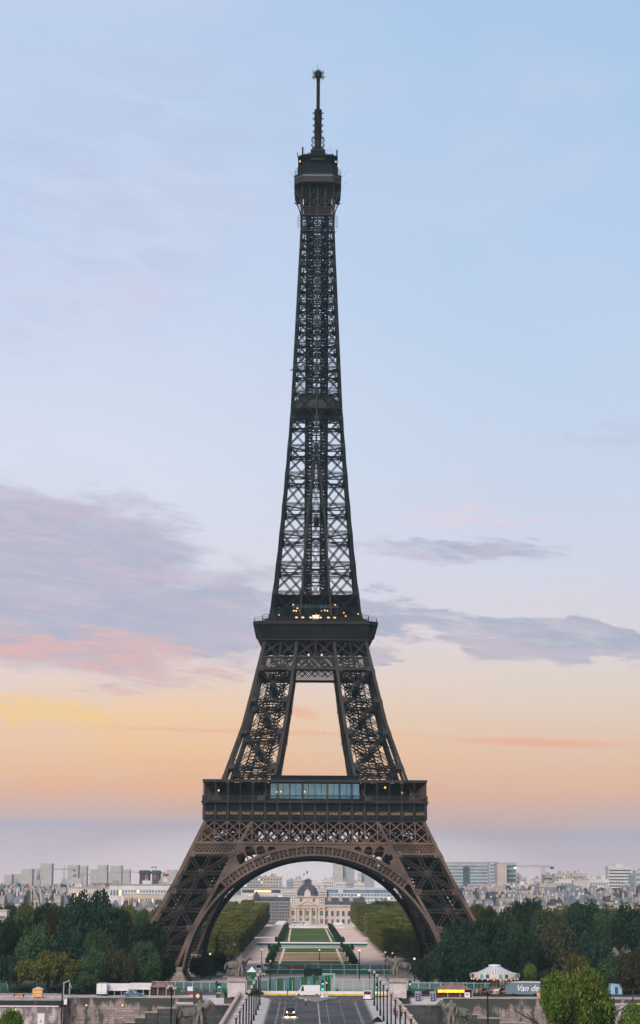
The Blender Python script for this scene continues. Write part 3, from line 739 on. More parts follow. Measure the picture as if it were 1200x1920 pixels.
m = MB(); m.box(-2.6, 2.6, -6.8, -4.3, 284.4, 284.8); m.box(-2.3, 2.3, -6.75, -6.62, 280.9, 281.3); m.build('cabin_roof', iron_up, su)
m = MB(); rq = random.Random(4)
for i in range(110):
    a = rq.uniform(0, 2 * math.pi); rr_ = rq.uniform(2.8, 6.9); x, y = rr_ * math.cos(a), rr_ * math.sin(a); h = rq.uniform(.6, 1.6) + max(0, 5.4 - rr_) * .75
    m.bar((x, y, 282.9), (x + rq.uniform(-.4, .4), y, 282.9 + h), rq.choice((.12, .2, .35)))
    if rq.random() < .5: m.bar((x - .6, y, 283.2 + h * .5), (x + .6, y + rq.uniform(-1, 1), 283.1 + h * rq.random()), .14)
m.box(-5.7, -5.1, -3, -2.4, 283, 287.2); m.box(6.5, 6.95, -3, -2.5, 281.5, 286.2); m.bar((-6.9, -2, 283), (-7.3, -2, 285.4), .3)
for x, h in ((4.2, 288.3), (5, 287.7), (6.4, 287.9), (-4.6, 287.6), (3.4, 287.5)): m.bar((x, -1, 283), (x, -1, h), .08)
for s_ in (-1, 1):
    m.bar((s_ * 8.3, -6, 274.6), (s_ * 10.4, -6, 277.2), .06); m.bar((s_ * 8.3, -6, 270.4), (s_ * 10.0, -6, 273.2), .06)
    for k in range(9): m.bar((s_ * 6.1, -5, 256.3 + k * .55), (s_ * 6.9, -5, 256.3 + k * .55), .09)
    m.bar((s_ * 6.9, -5, 256.3), (s_ * 6.9, -5, 260.8), .1)
m.build('aerial_cluster', steel_black, su)
m = MB()
for r_, z in ((2.0, 287.4), (2.3, 288.6), (2.3, 290.4)): railing(m, [(r_ * math.cos(i * math.pi / 6), r_ * math.sin(i * math.pi / 6), 0) for i in range(12)], z, .9, .5, .1)
m.lathe([(1.6, 285), (1.3, 288), (1.15, 291), (1.15, 300.3), (.3, 300.5)], k=8)
for z in (291.5, 293.3, 295.2, 297.3, 299.0): 
    for i in range(8):
        a = i * math.pi / 4; m.bar((1.1 * math.cos(a), 1.1 * math.sin(a), z), (1.95 * math.cos(a), 1.95 * math.sin(a), z + .5), .16); m.bar((1.1 * math.cos(a), 1.1 * math.sin(a), z + .6), (1.95 * math.cos(a), 1.95 * math.sin(a), z), .16)
for i in range(20): m.lathe([(1.3, 291 + i * .48), (1.35, 291.2 + i * .48)], k=8)
for x in (-1, 1):
    for y in (-1, 1): m.box(x * .5 - .12, x * .5 + .12, y * .5 - .12, y * .5 + .12, 300.3, 313)
for i in range(24):
    z = 300.6 + i * .52; m.box(-.62, .62, -.62, .62, z, z + .24)
for i in range(10):
    a = i * math.pi / 5; c_, s_ = math.cos(a), math.sin(a)
    m.bar((.6 * c_, .6 * s_, 313.6), (2.2 * c_, 2.2 * s_, 312.7), .2); m.bar((.6 * c_, .6 * s_, 313.8), (2.3 * c_, 2.3 * s_, 315.0), .2); m.bar((1.7 * c_, 1.7 * s_, 312.6), (2.4 * c_, 2.4 * s_, 313.3), .16)
m.lathe([(1.3, 312.9), (1.4, 314.6), (.9, 315.2)], k=8); m.bar((0, 0, 315), (0, 0, 316.2), .25); m.bar((-.4, 0, 315), (-.4, 0, 319), .07)
m.v = [(x, y, z + max(0, min(2.2, (z - 290) * .22))) for x, y, z in m.v]
m.build('antenna_mast', steel_black, su)
for s_ in (-1, 1):
    l = MB(); l.ball((s_ * 6.3, -6.2, 280.4), .3, 6); l.build('beacon', lamp_orange, su)
#==MORE==
# ================================================================== GROUND, RIVER, BRIDGE, PARK
def tz(Y): return itp([(455, 5.4), (500, 4.8), (560, 3.6), (640, 3.0), (99999, 3.0)], Y)
def GT(px, py):
    z = 4.0
    for _ in range(25): p = G(px, py, z); z = tz(p.y)
    return G(px, py, z)
def zat(py, Y, px=600): return P(px, py, Y).z
gravel = mat('gravel_ground', (0.62, 0.47, 0.42), 0.95, rgb2=(0.74, 0.57, 0.50), scale=0.12, bump=.1)
earth = mat('park_earth', (0.20, 0.18, 0.13), 0.95, rgb2=(0.10, 0.12, 0.06), scale=0.05)
asphalt = mat('asphalt', (0.052, 0.057, 0.066), 0.75, rgb2=(0.098, 0.095, 0.102), scale=0.10, detail=10)
asphalt_pale = mat('pale_road', (0.36, 0.33, 0.34), 0.85, rgb2=(0.27, 0.25, 0.27), scale=0.1)
paving = mat('pavement_stone', (0.44, 0.42, 0.44), 0.85, var=0.14, scale=0.4)
grass = mat('lawn_grass', (0.030, 0.095, 0.016), 0.95, rgb2=(0.085, 0.125, 0.028), scale=0.10, detail=9)
bare = mat('bare_lawn', (0.42, 0.25, 0.15), 0.95, rgb2=(0.20, 0.18, 0.07), scale=0.07, stretch=(.5, 1.3, 1))
white_paint = mat('white_paint', (0.50, 0.50, 0.50), 0.8, rgb2=(.16, .16, .17), scale=.9, detail=8)
yellow_paint = mat('yellow_paint', (0.62, 0.42, 0.06), 0.7, var=.15, scale=.8)
water_m = mat('river_water', (0.03, 0.05, 0.05), 0.15, bump=.3, scale=.4)
kerb_m = mat('kerb_stone', (0.34, 0.33, 0.33), 0.85)
def wall_mat(name, lo, hi_, stain):
    m = bpy.data.materials.new(name); m.use_nodes = True; T = NT(m.node_tree); b = T.n['Principled BSDF']; b.inputs['Roughness'].default_value = .9; b.inputs['Specular IOR Level'].default_value = .1
    oc = T.new('ShaderNodeTexCoord').outputs['Object']; s = T.new('ShaderNodeSeparateXYZ'); T.inp(s, 0, oc)
    v = T.comb(T.math('ADD', s.outputs[0], s.outputs[1]), s.outputs[2], 0.0)
    br = T.new('ShaderNodeTexBrick'); T.inp(br, 'Vector', v); br.inputs['Scale'].default_value = 1.0; br.inputs['Brick Width'].default_value = 1.5; br.inputs['Row Height'].default_value = .55
    br.inputs['Mortar Size'].default_value = .035; br.inputs['Color1'].default_value = lo + (1,); br.inputs['Color2'].default_value = hi_ + (1,); br.inputs['Mortar'].default_value = tuple(x * .45 for x in lo) + (1,)
    n1_ = T.noise(T.vmath('MULTIPLY', oc, (.35, .35, .09)), 1.0, 6, .65); n2_ = T.noise(oc, .12, 4, .6)
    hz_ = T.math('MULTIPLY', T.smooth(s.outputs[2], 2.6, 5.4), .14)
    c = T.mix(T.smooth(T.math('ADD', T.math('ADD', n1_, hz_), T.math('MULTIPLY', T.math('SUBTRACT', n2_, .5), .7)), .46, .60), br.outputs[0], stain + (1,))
    T.inp(b, 'Base Color', c); MATS[name] = m; return m
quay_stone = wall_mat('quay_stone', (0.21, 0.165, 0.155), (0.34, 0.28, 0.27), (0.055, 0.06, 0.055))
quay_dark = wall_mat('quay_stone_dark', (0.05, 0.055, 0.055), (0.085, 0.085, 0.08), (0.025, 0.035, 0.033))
quay_pale = wall_mat('quay_stone_pale', (0.44, 0.38, 0.38), (0.52, 0.45, 0.46), (0.16, 0.14, 0.14))
coping = mat('coping_stone', (0.30, 0.26, 0.25), .9, var=.25, scale=.5)
coping_warm = mat('parapet_stone', (0.46, 0.36, 0.31), .9, var=.15, scale=.5)  # paler, warmer stone of the bridge parapets
pale_stone = mat('pale_limestone', (0.52, 0.49, 0.50), .9, rgb2=(0.42, .38, .37), scale=.45)

g = MB(); ys = [449, 455, 500, 560, 640, 1000, 1500, 3000, 9000]
for a, b in zip(ys, ys[1:]): g.quad((-6000, a, tz(a)), (6000, a, tz(a)), (6000, b, tz(b)), (-6000, b, tz(b)))
tag(g.build('ground', earth), kind='structure')
g = MB(); g.quad((-6000, -400, -3), (6000, -400, -3), (6000, 449, -3), (-6000, 449, -3)); tag(g.build('river_water', water_m), kind='structure')
g = MB(); g.box(-600, 600, -300, 276, -3.5, 5.5); tag(g.build('near_bank', earth), kind='structure')
def sheet(name, pts, m, lift, kind='structure'):     # a strip of surface following the ground profile
    s = MB(); s.poly([(p.x, p.y, tz(p.y) + lift) for p in pts]); o = s.build(name, m); tag(o, kind=kind); return o
def strip(name, x0, x1, y0, y1, m, lift):
    cuts = sorted(set([y0, y1] + [c for c in (455, 500, 560, 640) if y0 < c < y1])); s = MB()
    for a, b in zip(cuts, cuts[1:]): s.quad((x0, a, tz(a) + lift), (x1, a, tz(a) + lift), (x1, b, tz(b) + lift), (x0, b, tz(b) + lift))
    return tag(s.build(name, m), kind='structure')
strip('esplanade_paving', -60, 60, 500, 690, asphalt_pale, .02)
strip('gravel_path', -34, 36, 690, 1235, gravel, .02)
strip('gravel_ground', -34, 36, 1235, 1300, gravel, .02)
strip('quay_road', -600, 600, 458, 486, asphalt, .02)
strip('quay_pavement', -600, 600, 449, 458, paving, .03)
# lawns of the long park
def poly_px(name, pts, m, lift): return sheet(name, [GT(*p) for p in pts], m, lift)
poly_px('far_lawn', [(532, 1767), (631, 1767), (614, 1740.5), (539, 1740.5)], grass, .05)
poly_px('cross_street', [(483, 1776.5), (688, 1776.5), (684, 1770), (486, 1770)], asphalt_pale, .045)
poly_px('upper_lawn', [(520, 1786), (645, 1786), (640, 1778), (523, 1778)], grass, .05)
poly_px('bare_lawn', [(514, 1801), (653, 1801), (645.3, 1787), (519.5, 1787)], bare, .05)
poly_px('lower_lawn', [(506, 1817), (660, 1817), (653.5, 1802), (513.5, 1802)], grass, .05)
poly_px('grass_verge_west', [(519, 1767), (529, 1767), (537, 1742), (531, 1742)], grass, .05)
poly_px('grass_verge_east', [(634, 1767), (642, 1767), (622, 1742), (616, 1742)], grass, .05)
for a, b in (((541, 1766), (545, 1741)), ((622, 1766), (610, 1741)), ((534, 1752.4), (622, 1752.4)), ((521, 1816), (533, 1779)), ((646, 1816), (631, 1779))):
    pa, pb = GT(*a), GT(*b); d = (pb - pa).normalized().cross(Vector((0, 0, 1))) * .5
    sheet('lawn_path', [pa - d, pa + d, pb + d, pb - d], gravel, .075)

# ---- the bridge
br = MB(); br.box(-18.4, 18.4, 270, 449, 4.2, 5.92); br.build('bridge', asphalt)
bo = bpy.data.objects['bridge']; tag(bo, kind='structure')
RL, RR = -10.7, 11.3
for nm, a, b in (('pavement_west', -17.9, RL), ('pavement_east', RR, 17.9)):
    s = MB(); xo = a if a < 0 else b; xi = b if a < 0 else a; sg = 1 if a < 0 else -1
    pts = [(xo, 272), (xi, 272), (xi, 430), (xi - sg * .5, 436), (xi - sg * 2.5, 441.5), (xo, 444)]
    s.loft([[(x, y, 5.93) for x, y in pts], [(x, y, 6.07) for x, y in pts]]); tag(s.build(nm, paving), kind='structure')
    k = MB()
    for p, q in zip(pts[1:4], pts[2:5]): k.bar((p[0], p[1], 6.03), (q[0], q[1], 6.03), .35, .14, (0, 0, 1))
    tag(k.build('kerb', kerb_m), kind='structure')
junction = MB(); junction.quad((-19, 444, 5.94), (19, 444, 5.94), (60, 470, 5.46), (-60, 470, 5.46)); 
junction = MB(); junction.quad((-19, 440, 5.93), (19, 440, 5.93), (24, 459, 5.46), (-24, 459, 5.46)); tag(junction.build('junction_road', asphalt), kind='structure')
mk = MB(); zz = 5.945
def line(x0, y0, x1, y1, w, dash=None, z=None):
    L = math.hypot(x1 - x0, y1 - y0); n = max(1, int(L / dash)) if dash else 1; dx, dy = (x1 - x0) / L, (y1 - y0) / L; nx, ny = -dy * w / 2, dx * w / 2
    for i in range(n):
        a = L * i / n; b = a + (L / n * (.55 if dash else 1)); p = (x0 + dx * a, y0 + dy * a); q = (x0 + dx * b, y0 + dy * b)
        zf = lambda y: zz if y < 440 else 5.945 - (y - 440) * .0247 + .004
        mk.quad((p[0] - nx, p[1] - ny, zf(p[1])), (p[0] + nx, p[1] + ny, zf(p[1])), (q[0] + nx, q[1] + ny, zf(q[1])), (q[0] - nx, q[1] - ny, zf(q[1])))
line(.35, 272, .35, 424, .28); line(RL + 2.4, 272, RL + 2.4, 427, .32, 1.6); line(RR - 2.4, 272, RR - 2.4, 427, .32, 1.6)
for x in (-4.6, 5.3): line(x, 272, x, 432, .13, 6.0)
for x in (-7.0, 8.6, 2.2): line(x, 272, x, 428, .1)
line(RL + 2.4, 427, RL + .4, 432, .32, 1.6); line(RR - 2.4, 427, RR - .6, 431, .32, 1.6)
for i in range(8): line(-10.6 + i * 1.62, 437, -9.75 + i * 1.62, 437, 1.3)
for i in range(7): line(3.9 + i * 1.45, 437, 4.7 + i * 1.45, 437, 1.3)
for i in range(4): line(4.2 + i * 1.7, 427, 6.0 + i * 1.7, 434, .22)
line(-10.5, 424, 0, 424.5, .15); line(.6, 424.5, 10.2, 424, .15)
line(RL + .35, 272, RL + .35, 430, .12); line(RR - .35, 272, RR - .35, 430, .12)
tag(mk.build('road_marking', white_paint), kind='structure')
isl = MB(); pts = [(.3, 425.5), (5.1, 441.6), (-5.0, 442.2)]
isl.loft([[(x, y, 5.7) for x, y in pts], [(x, y, 6.08) for x, y in pts]]); iso = isl.build('traffic_island', mat('island_paving', (.22, .21, .22), .9, var=.2, scale=.8)); tag(iso, kind='structure')
k = MB()
for p, q in zip(pts, pts[1:] + pts[:1]): k.bar((p[0], p[1], 6.05), (q[0], q[1], 6.05), .25, .16, (0, 0, 1))
tag(k.build('kerb', white_paint), kind='structure')
for sg, nm in ((-1, 'west'), (1, 'east')):
    m = MB(); x = 17.9 * sg; a, b = sorted((x, x + sg * .5)); m.box(a, b, 270, 445, 4.0, 6.9); e = m.build('bridge_parapet', coping_warm)
    m = MB(); a, b = sorted((x - sg * .08, x + sg * .62)); m.box(a, b, 270, 445, 6.9, 7.1); m.build('coping', coping_warm, e)
    tag(e, 'long stone parapet along the %s side of the bridge' % ('left' if sg < 0 else 'right'), 'parapet', 'bridge parapets')

fill = MB(); zq = 4.25
for a, b, y0, z0 in ((-200, P(122, 1873, 440).x, 440.9, 5.35), (P(330, 1883, 444).x, -18.4, 444.9, 4.2), (18.4, P(836, 1883, 444).x, 444.9, 4.2), (P(1150, 1884, 443).x, 200, 443.9, 4.2)):
    fill.quad((a, y0, z0), (b, y0, z0), (b, 449.2, 5.41), (a, 449.2, 5.41))
fill.quad((P(120, 1873, 440).x, 446.5, 5.38), (P(366, 1870, 446).x, 446.5, 5.38), (P(366, 1870, 446).x, 449.2, 5.41), (P(120, 1873, 440).x, 449.2, 5.41)); fill.quad((P(830, 1870, 446).x, 446.5, 5.38), (P(1160, 1870, 446).x, 446.5, 5.38), (P(1160, 1870, 446).x, 449.2, 5.41), (P(830, 1870, 446).x, 449.2, 5.41))
tag(fill.build('quay_ground', paving), kind='structure')
# ---- quay walls
def wall(label, px0, px1, pyt, Y, m, thick=1.2, zb=-3.5, px0b=None, cop=True):
    a, b = P(px0, pyt, Y), P(px1, pyt, Y); zt = (a.z + b.z) / 2
    t = thing('quay_wall', label, 'wall', ((a.x + b.x) / 2, Y, 0)); L = (b.x - a.x) / 2
    w_ = MB(); w_.box(-L, L, 0, thick, zb, zt - (.25 if cop else .01)); w_.build('masonry', m, t)
    if cop: w_ = MB(); w_.box(-L - .05, L + .05, -.12, thick + .1, zt - .25, zt); w_.build('coping', coping, t)
    return zt
wall('pale weathered quay wall with dark band below the coping, at the far left', -160, 118, 1888, 440.5, quay_pale, cop=False)
wall('dark stone parapet on top of the pale quay wall at far left', -160, 119, 1873.5, 440, quay_dark, .8, zb=zat(1888, 440), )
wall('long stained stone quay wall left of the bridge below the white awning', 126, 364, 1869, 446, quay_stone)
wall('short pale side wall where the left quay wall steps back', 110, 127, 1884, 445.2, quay_pale, .7)
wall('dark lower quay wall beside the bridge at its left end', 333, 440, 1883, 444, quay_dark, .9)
for i, (a, b, y) in enumerate(((295, 330, 1889), (272, 295, 1897), (253, 272, 1907), (235, 253, 1916))):
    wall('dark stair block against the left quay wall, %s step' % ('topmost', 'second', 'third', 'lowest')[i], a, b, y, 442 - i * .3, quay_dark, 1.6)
wall('long stained stone quay wall right of the bridge below the carousel', 832, 1330, 1871.5, 446, quay_stone)
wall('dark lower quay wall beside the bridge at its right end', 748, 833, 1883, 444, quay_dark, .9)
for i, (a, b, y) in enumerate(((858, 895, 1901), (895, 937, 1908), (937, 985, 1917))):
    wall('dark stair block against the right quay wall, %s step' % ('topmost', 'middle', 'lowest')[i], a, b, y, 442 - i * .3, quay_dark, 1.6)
wall('pale parapet beside the bright green tree at far right', 1150, 1330, 1884, 443, quay_pale, .9)

# ================================================================== TREES
def foliage(name, c1, c2, c3, sat=0.0):
    m = bpy.data.materials.new(name); m.use_nodes = True; T = NT(m.node_tree); b = T.n['Principled BSDF']; b.inputs['Roughness'].default_value = .75; b.inputs['Specular IOR Level'].default_value = .06
    oc = T.new('ShaderNodeTexCoord').outputs['Object']; oi = T.new('ShaderNodeObjectInfo').outputs['Random']
    geo = T.new('ShaderNodeNewGeometry').outputs['Random Per Island']
    n = T.noise(T.vmath('ADD', oc, T.comb(oi, oi, oi)), 2.2, 3, .6)
    c = T.mix(T.smooth(n, .38, .62), c1 + (1,), c2 + (1,)); c = T.mix(T.math('MULTIPLY', T.smooth(geo, .6, 1.0), .8), c, c3 + (1,))
    hs = T.new('ShaderNodeHueSaturation'); T.inp(hs, 'Color', c); T.inp(hs, 'Hue', T.math('ADD', .478, T.math('MULTIPLY', oi, .044))); T.inp(hs, 'Value', T.math('ADD', .75, T.math('MULTIPLY', oi, .5)))
    T.inp(b, 'Base Color', hs.outputs[0]); MATS[name] = m; return m
FOL = {
 'dark': foliage('foliage_dark', (.004, .021, .017), (.014, .040, .022), (.042, .064, .022)),
 'mid': foliage('foliage_mid', (.008, .035, .024), (.032, .068, .026), (.085, .10, .03)),
 'olive': foliage('foliage_olive', (.042, .068, .020), (.095, .098, .024), (.17, .14, .035)),
 'brown': foliage('foliage_brown', (.014, .028, .018), (.042, .042, .020), (.08, .058, .025)),
 'bright': foliage('foliage_bright', (.020, .062, .014), (.070, .125, .022), (.21, .26, .04)),
 'clip': foliage('foliage_clipped', (.080, .088, .018), (.135, .108, .022), (.07, .11, .022)),
 'clipg': foliage('foliage_clipped_green', (.050, .080, .018), (.105, .105, .022), (.045, .08, .02)),
}
bark = mat('bark', (.045, .038, .032), .9, var=.3, scale=2)
def crown_mesh(name, m, seed, n=7000, leaf=.05, lobes=34, shape='round'):
    rg = random.Random(seed); mb = MB(); L = []
    for i in range(lobes):
        while True:
            v = Vector((rg.uniform(-1, 1), rg.uniform(-1, 1), rg.uniform(-1, 1)))
            if v.length < 1: break
        v = v.normalized() * (v.length ** .5)
        if shape == 'round': c = Vector((v.x * .68, v.y * .68, .54 + v.z * .33)); r = rg.choice((rg.uniform(.13, .20), rg.uniform(.22, .32), rg.uniform(.22, .32)))
        elif shape == 'flat': c = Vector((v.x * .78, v.y * .78, .62 + v.z * .24)); r = rg.uniform(.14, .26)
        elif shape == 'tall': c = Vector((v.x * .72, v.y * .72, .44 + v.z * .42)); r = rg.uniform(.09, .19)
        L.append((c, r))
    tot = sum(r * r for _, r in L)
    for c, r in L:
        for _ in range(int(n * r * r / tot)):
            d = Vector((rg.gauss(0, 1), rg.gauss(0, 1), rg.gauss(0, 1))).normalized()
            p = c + d * r * (rg.random() ** .35) * rg.uniform(.88, 1.05)
            if p.z < .06: continue
            if shape == 'tall': p.z *= 2.1
            a = Vector((rg.gauss(0, 1), rg.gauss(0, 1), rg.gauss(0, 1))).normalized(); a = (a + d * .9).normalized()
            t = a.orthogonal().normalized() ; t = Matrix.Rotation(rg.uniform(0, 6.28), 3, a) @ t; b2 = a.cross(t); s = leaf * rg.uniform(.6, 1.25)
            mb.quad(p - t * s - b2 * s * .6, p + t * s - b2 * s * .6, p + t * s * .7 + b2 * s * .6, p - t * s * .7 + b2 * s * .6)
    zs_ = sorted(v[2] for v in mb.v); zt_ = zs_[int(len(zs_) * .997)] / (2.1 if shape == 'tall' else 1); mb.v = [(x, y, z / zt_) for x, y, z in mb.v]
    return mb.mesh(name, m)
def trunk_mesh(seed, h=.5, r=.035, limbs=6, spread=.5):
    rg = random.Random(seed); mb = MB(); mb.tube((0, 0, 0), (0.01, 0, h * .6), r, r * .75, 7); mb.tube((0.01, 0, h * .6), (0, 0.02, h * 1.3), r * .75, r * .3, 6)
    for i in range(limbs):
        a = i * 2.4 + rg.random(); z = h * rg.uniform(.35, .8); q = Vector((math.cos(a) * spread, math.sin(a) * spread, z + rg.uniform(.2, .4))); m_ = Vector((q.x * .45, q.y * .45, z + (q.z - z) * .6))
        mb.tube((0, 0, z), m_, r * .5, r * .32, 5); mb.tube(m_, q, r * .32, r * .1, 5)
    return mb.mesh('trunk', bark)
CROWN = {}
for kd in ('dark', 'mid', 'olive', 'brown', 'bright'):
    for s_ in range(3 if kd in ('dark', 'mid') else 2):
        CROWN[kd, s_] = crown_mesh('crown', FOL[kd], len(kd) * 13 + ord(kd[0]) + 7 * s_, (22000 if kd == 'bright' else 11000), (.026 if kd == 'bright' else .030), (110 if kd == 'bright' else 60), 'round')
    CROWN[kd, 'flat'] = crown_mesh('crown', FOL[kd], 77, 9000, .032, 46, 'flat')
TRUNK = [trunk_mesh(i) for i in range(3)]
tree_n = 0
def tree(label, px, hw, pyt, Y, kd, shape=None, name='tree', zb=None, group='trees around the tower', low=0.0, cat='tree'):
    global tree_n
    top = P(px, pyt, Y); zb = tz(Y) if zb is None else zb; H = (top.z - zb) * .985; rad = hw / F * Y / .98
    t = thing(name, label, cat, (top.x, Y, zb), (tree_n * 1.7) % 6.28, group)
    key = (kd, shape) if shape else (kd, tree_n % (3 if kd in ('dark', 'mid') else 2)); tree_n += 1
    c = bpy.data.objects.new('crown', CROWN[key]); COL.objects.link(c); c.parent = t; sz_ = min(H, (2.9 if group == 'trees on the near bank' else 2.3) * rad); c.scale = (rad * 1.08, rad * 1.08, sz_ / (2.1 if shape == 'tall' else 1)); c.location = (0, 0, H - sz_ + low * H)
    k = bpy.data.objects.new('trunk', TRUNK[tree_n % 3]); COL.objects.link(k); k.parent = t; k.scale = (H * .8, H * .8, H)
    return t
TREES = [
 # (px, half width, top, distance, kind, shape, label)
 (163, 60, 1671, 520, 'dark', None, 'tallest broad dark green tree standing left of the tower, in front of the white building'),
 (112, 38, 1700, 530, 'brown', None, 'brownish dark tree leaning on the left flank of the tallest dark tree'),
 (215, 34, 1700, 526, 'dark', None, 'dark green tree on the right flank of the tallest dark tree'),
 (84, 24, 1692, 545, 'dark', None, 'small dark pointed tree between the olive trees at the left'),
 (38, 40, 1712, 500, 'mid', None, 'blue green tree in the left corner below the rooftops'),
 (4, 34, 1722, 492, 'dark', None, 'dark tree cut by the left edge of the picture, middle height'),
 (70, 44, 1735, 486, 'mid', None, 'mid green tree below the blue green one, left of the tallest tree'),
 (128, 46, 1742, 490, 'dark', None, 'dark tree at the foot of the tallest tree, left side'),
 (186, 27, 1743, 474, 'mid', None, 'greyish green willow like tree in front of the tallest dark tree'),
 (240, 44, 1728, 496, 'dark', None, 'deep green tree just left of the tower leg'),
 (283, 34, 1728, 505, 'dark', 'flat', 'flat topped dark conifer hiding the left tower leg'),
 (272, 36, 1766, 476, 'mid', None, 'rounded dark green tree in front of the left tower leg'),
 (225, 36, 1778, 472, 'brown', None, 'low brown green tree behind the white box truck'),
 (176, 36, 1780, 468, 'mid', None, 'low mid green tree right of the yellow green tree'),
 (92, 56, 1785, 463, 'olive', 'flat', 'spreading yellow green tree above the small yellow hut'),
 (20, 34, 1792, 466, 'dark', 'flat', 'low dark tree near the left edge with a thin trunk'),
 (150, 36, 1822, 459, 'mid', 'flat', 'small spreading tree right of the yellow hut with bare lower stems'),
 (-30, 40, 1760, 500, 'dark', None, 'dark tree mostly outside the left edge'),
 (308, 26, 1790, 520, 'dark', None, 'dark shrub like tree against the stone foot of the left leg'),
 # right side
 (862, 50, 1727, 498, 'dark', None, 'round very dark tree covering the right tower leg'),
 (918, 46, 1722, 512, 'dark', 'flat', 'flat topped dark conifer right of the tower leg'),
 (832, 32, 1768, 500, 'dark', None, 'dark tree at the foot of the right leg, behind the stone statue'),
 (888, 40, 1768, 488, 'dark', None, 'dark tree directly left of the carousel roof'),
 (985, 40, 1684, 620, 'dark', None, 'highest dark tree right of the tower, below the construction crane'),
 (945, 36, 1704, 600, 'mid', None, 'mid green tree between the tower leg and the highest dark tree'),
 (1022, 36, 1702, 580, 'mid', None, 'mid green tree right of the highest dark tree'),
 (1098, 38, 1688, 560, 'dark', None, 'tall dark tree under the pale rooftops at the right'),
 (1140, 34, 1697, 550, 'mid', None, 'tree right of the tall dark tree, with a green brown crown'),
 (1184, 40, 1693, 545, 'dark', None, 'dark tree cut by the right edge, topmost'),
 (975, 46, 1748, 500, 'dark', None, 'broad dark tree right above the carousel'),
 (1046, 48, 1728, 505, 'brown', None, 'dark tree with a bare pale branch, right of the carousel'),
 (1105, 46, 1750, 500, 'dark', None, 'deep dark tree behind the bright green riverside tree'),
 (1080, 27, 1789, 470, 'olive', None, 'yellow green bush like tree above the bright riverside tree'),
 (1150, 34, 1788, 478, 'mid', None, 'dark blue green tree near the right edge'),
 (1184, 34, 1783, 470, 'brown', None, 'reddish brown autumn tree at the right edge'),
 (993, 14, 1806, 472, 'bright', None, 'small bright green round tree beside the carousel'),
 (1022, 26, 1818, 476, 'dark', None, 'low dark bush between the carousel and the riverside tree'),
 (1225, 36, 1745, 520, 'dark', None, 'dark tree mostly outside the right edge'),
 (800, 24, 1795, 520, 'dark', None, 'small dark tree between statue and right leg'),
]
for i, (px, hw, pt, Y, kd, shp, lb) in enumerate(TREES): tree(lb, px, hw, pt, Y, kd, shp)
# pale limbs glimpsed in the brown tree are its own trunk pieces
# back rows towards the rooftops
rb = random.Random(21)
ordn = ['first', 'second', 'third', 'fourth', 'fifth', 'sixth', 'seventh', 'eighth', 'ninth', 'tenth', 'eleventh', 'twelfth', 'thirteenth', 'fourteenth', 'fifteenth', 'sixteenth', 'seventeenth', 'eighteenth', 'nineteenth', 'twentieth']
def ordw(i): return ordn[i] if i < 20 else 'number %d' % (i + 1)
for i, (px, py) in enumerate([(-10, 1692), (22, 1694), (50, 1690), (78, 1698), (105, 1694), (222, 1700), (246, 1697), (270, 1704), (296, 1700), (322, 1706), (345, 1712)]):
    tree('%s olive tree from the left in the back row under the left rooftops' % ordw(i), px, 19, py, 700 + rb.uniform(-40, 40), ('olive', 'mid', 'olive')[i % 3], None, group='back row of trees on the left')
for i, (px, py) in enumerate([(868, 1706), (893, 1694), (916, 1698), (1046, 1702), (1066, 1697), (1122, 1703), (1160, 1700), (1194, 1708), (1215, 1700)]):
    tree('%s olive tree from the tower leg in the back row under the right rooftops' % ordw(i), px, 18, py, 690 + rb.uniform(-40, 40), ('olive', 'olive', 'mid')[i % 3], None, group='back row of trees on the right')
for i, (px, hw, py, Y, kd) in enumerate([(718, 26, 1687, 1120, 'dark'), (744, 20, 1700, 1100, 'brown'), (690, 18, 1705, 1150, 'olive'), (770, 26, 1706, 1000, 'mid'), (436, 22, 1702, 1050, 'dark'), (465, 18, 1703, 1120, 'mid'), (412, 22, 1712, 960, 'dark'), (390, 24, 1722, 900, 'mid')]):
    tree(['big round dark tree behind the clipped rows, right of the dome building', 'brownish tree just right of the big round dark tree', 'olive tree against the right wing of the domed building', 'green tree seen at the right inner edge of the arch', 'dark round tree behind the left clipped rows', 'green tree in front of the scaffolding', 'dark tree seen at the left inner edge of the arch', 'lowest tree at the left inner edge of the arch'][i], px, hw, py, Y, kd, None, group='trees behind the clipped rows')
tree('round dark shrub at the inner side of the left tower foot', 400, 34, 1782, 590, 'dark', None, name='shrub', cat='shrub', low=-.05)
tree('dark bush left of the round shrub below the arch', 378, 26, 1786, 570, 'dark', None, name='shrub', cat='shrub', low=-.05)
tree('dark shrub at the inner side of the right tower foot', 790, 26, 1800, 585, 'dark', None, name='shrub', cat='shrub', low=-.05)
# riverside trees on the near bank
tree('large bright yellow green tree on the near bank, right of the carousel', 1100, 58, 1815, 262, 'bright', None, zb=5.5, group='trees on the near bank')
tree('narrower bright green tree left of the large riverside tree', 1042, 32, 1822, 256, 'bright', None, zb=5.5, group='trees on the near bank')
tree('bright green bush at the bottom right corner', 1188, 34, 1880, 262, 'bright', None, zb=5.5, group='trees on the near bank')
tree('yellow green tree top at the bottom left corner with a lamp beside it', 21, 27, 1893, 262, 'bright', None, zb=5.5, group='trees on the near bank')

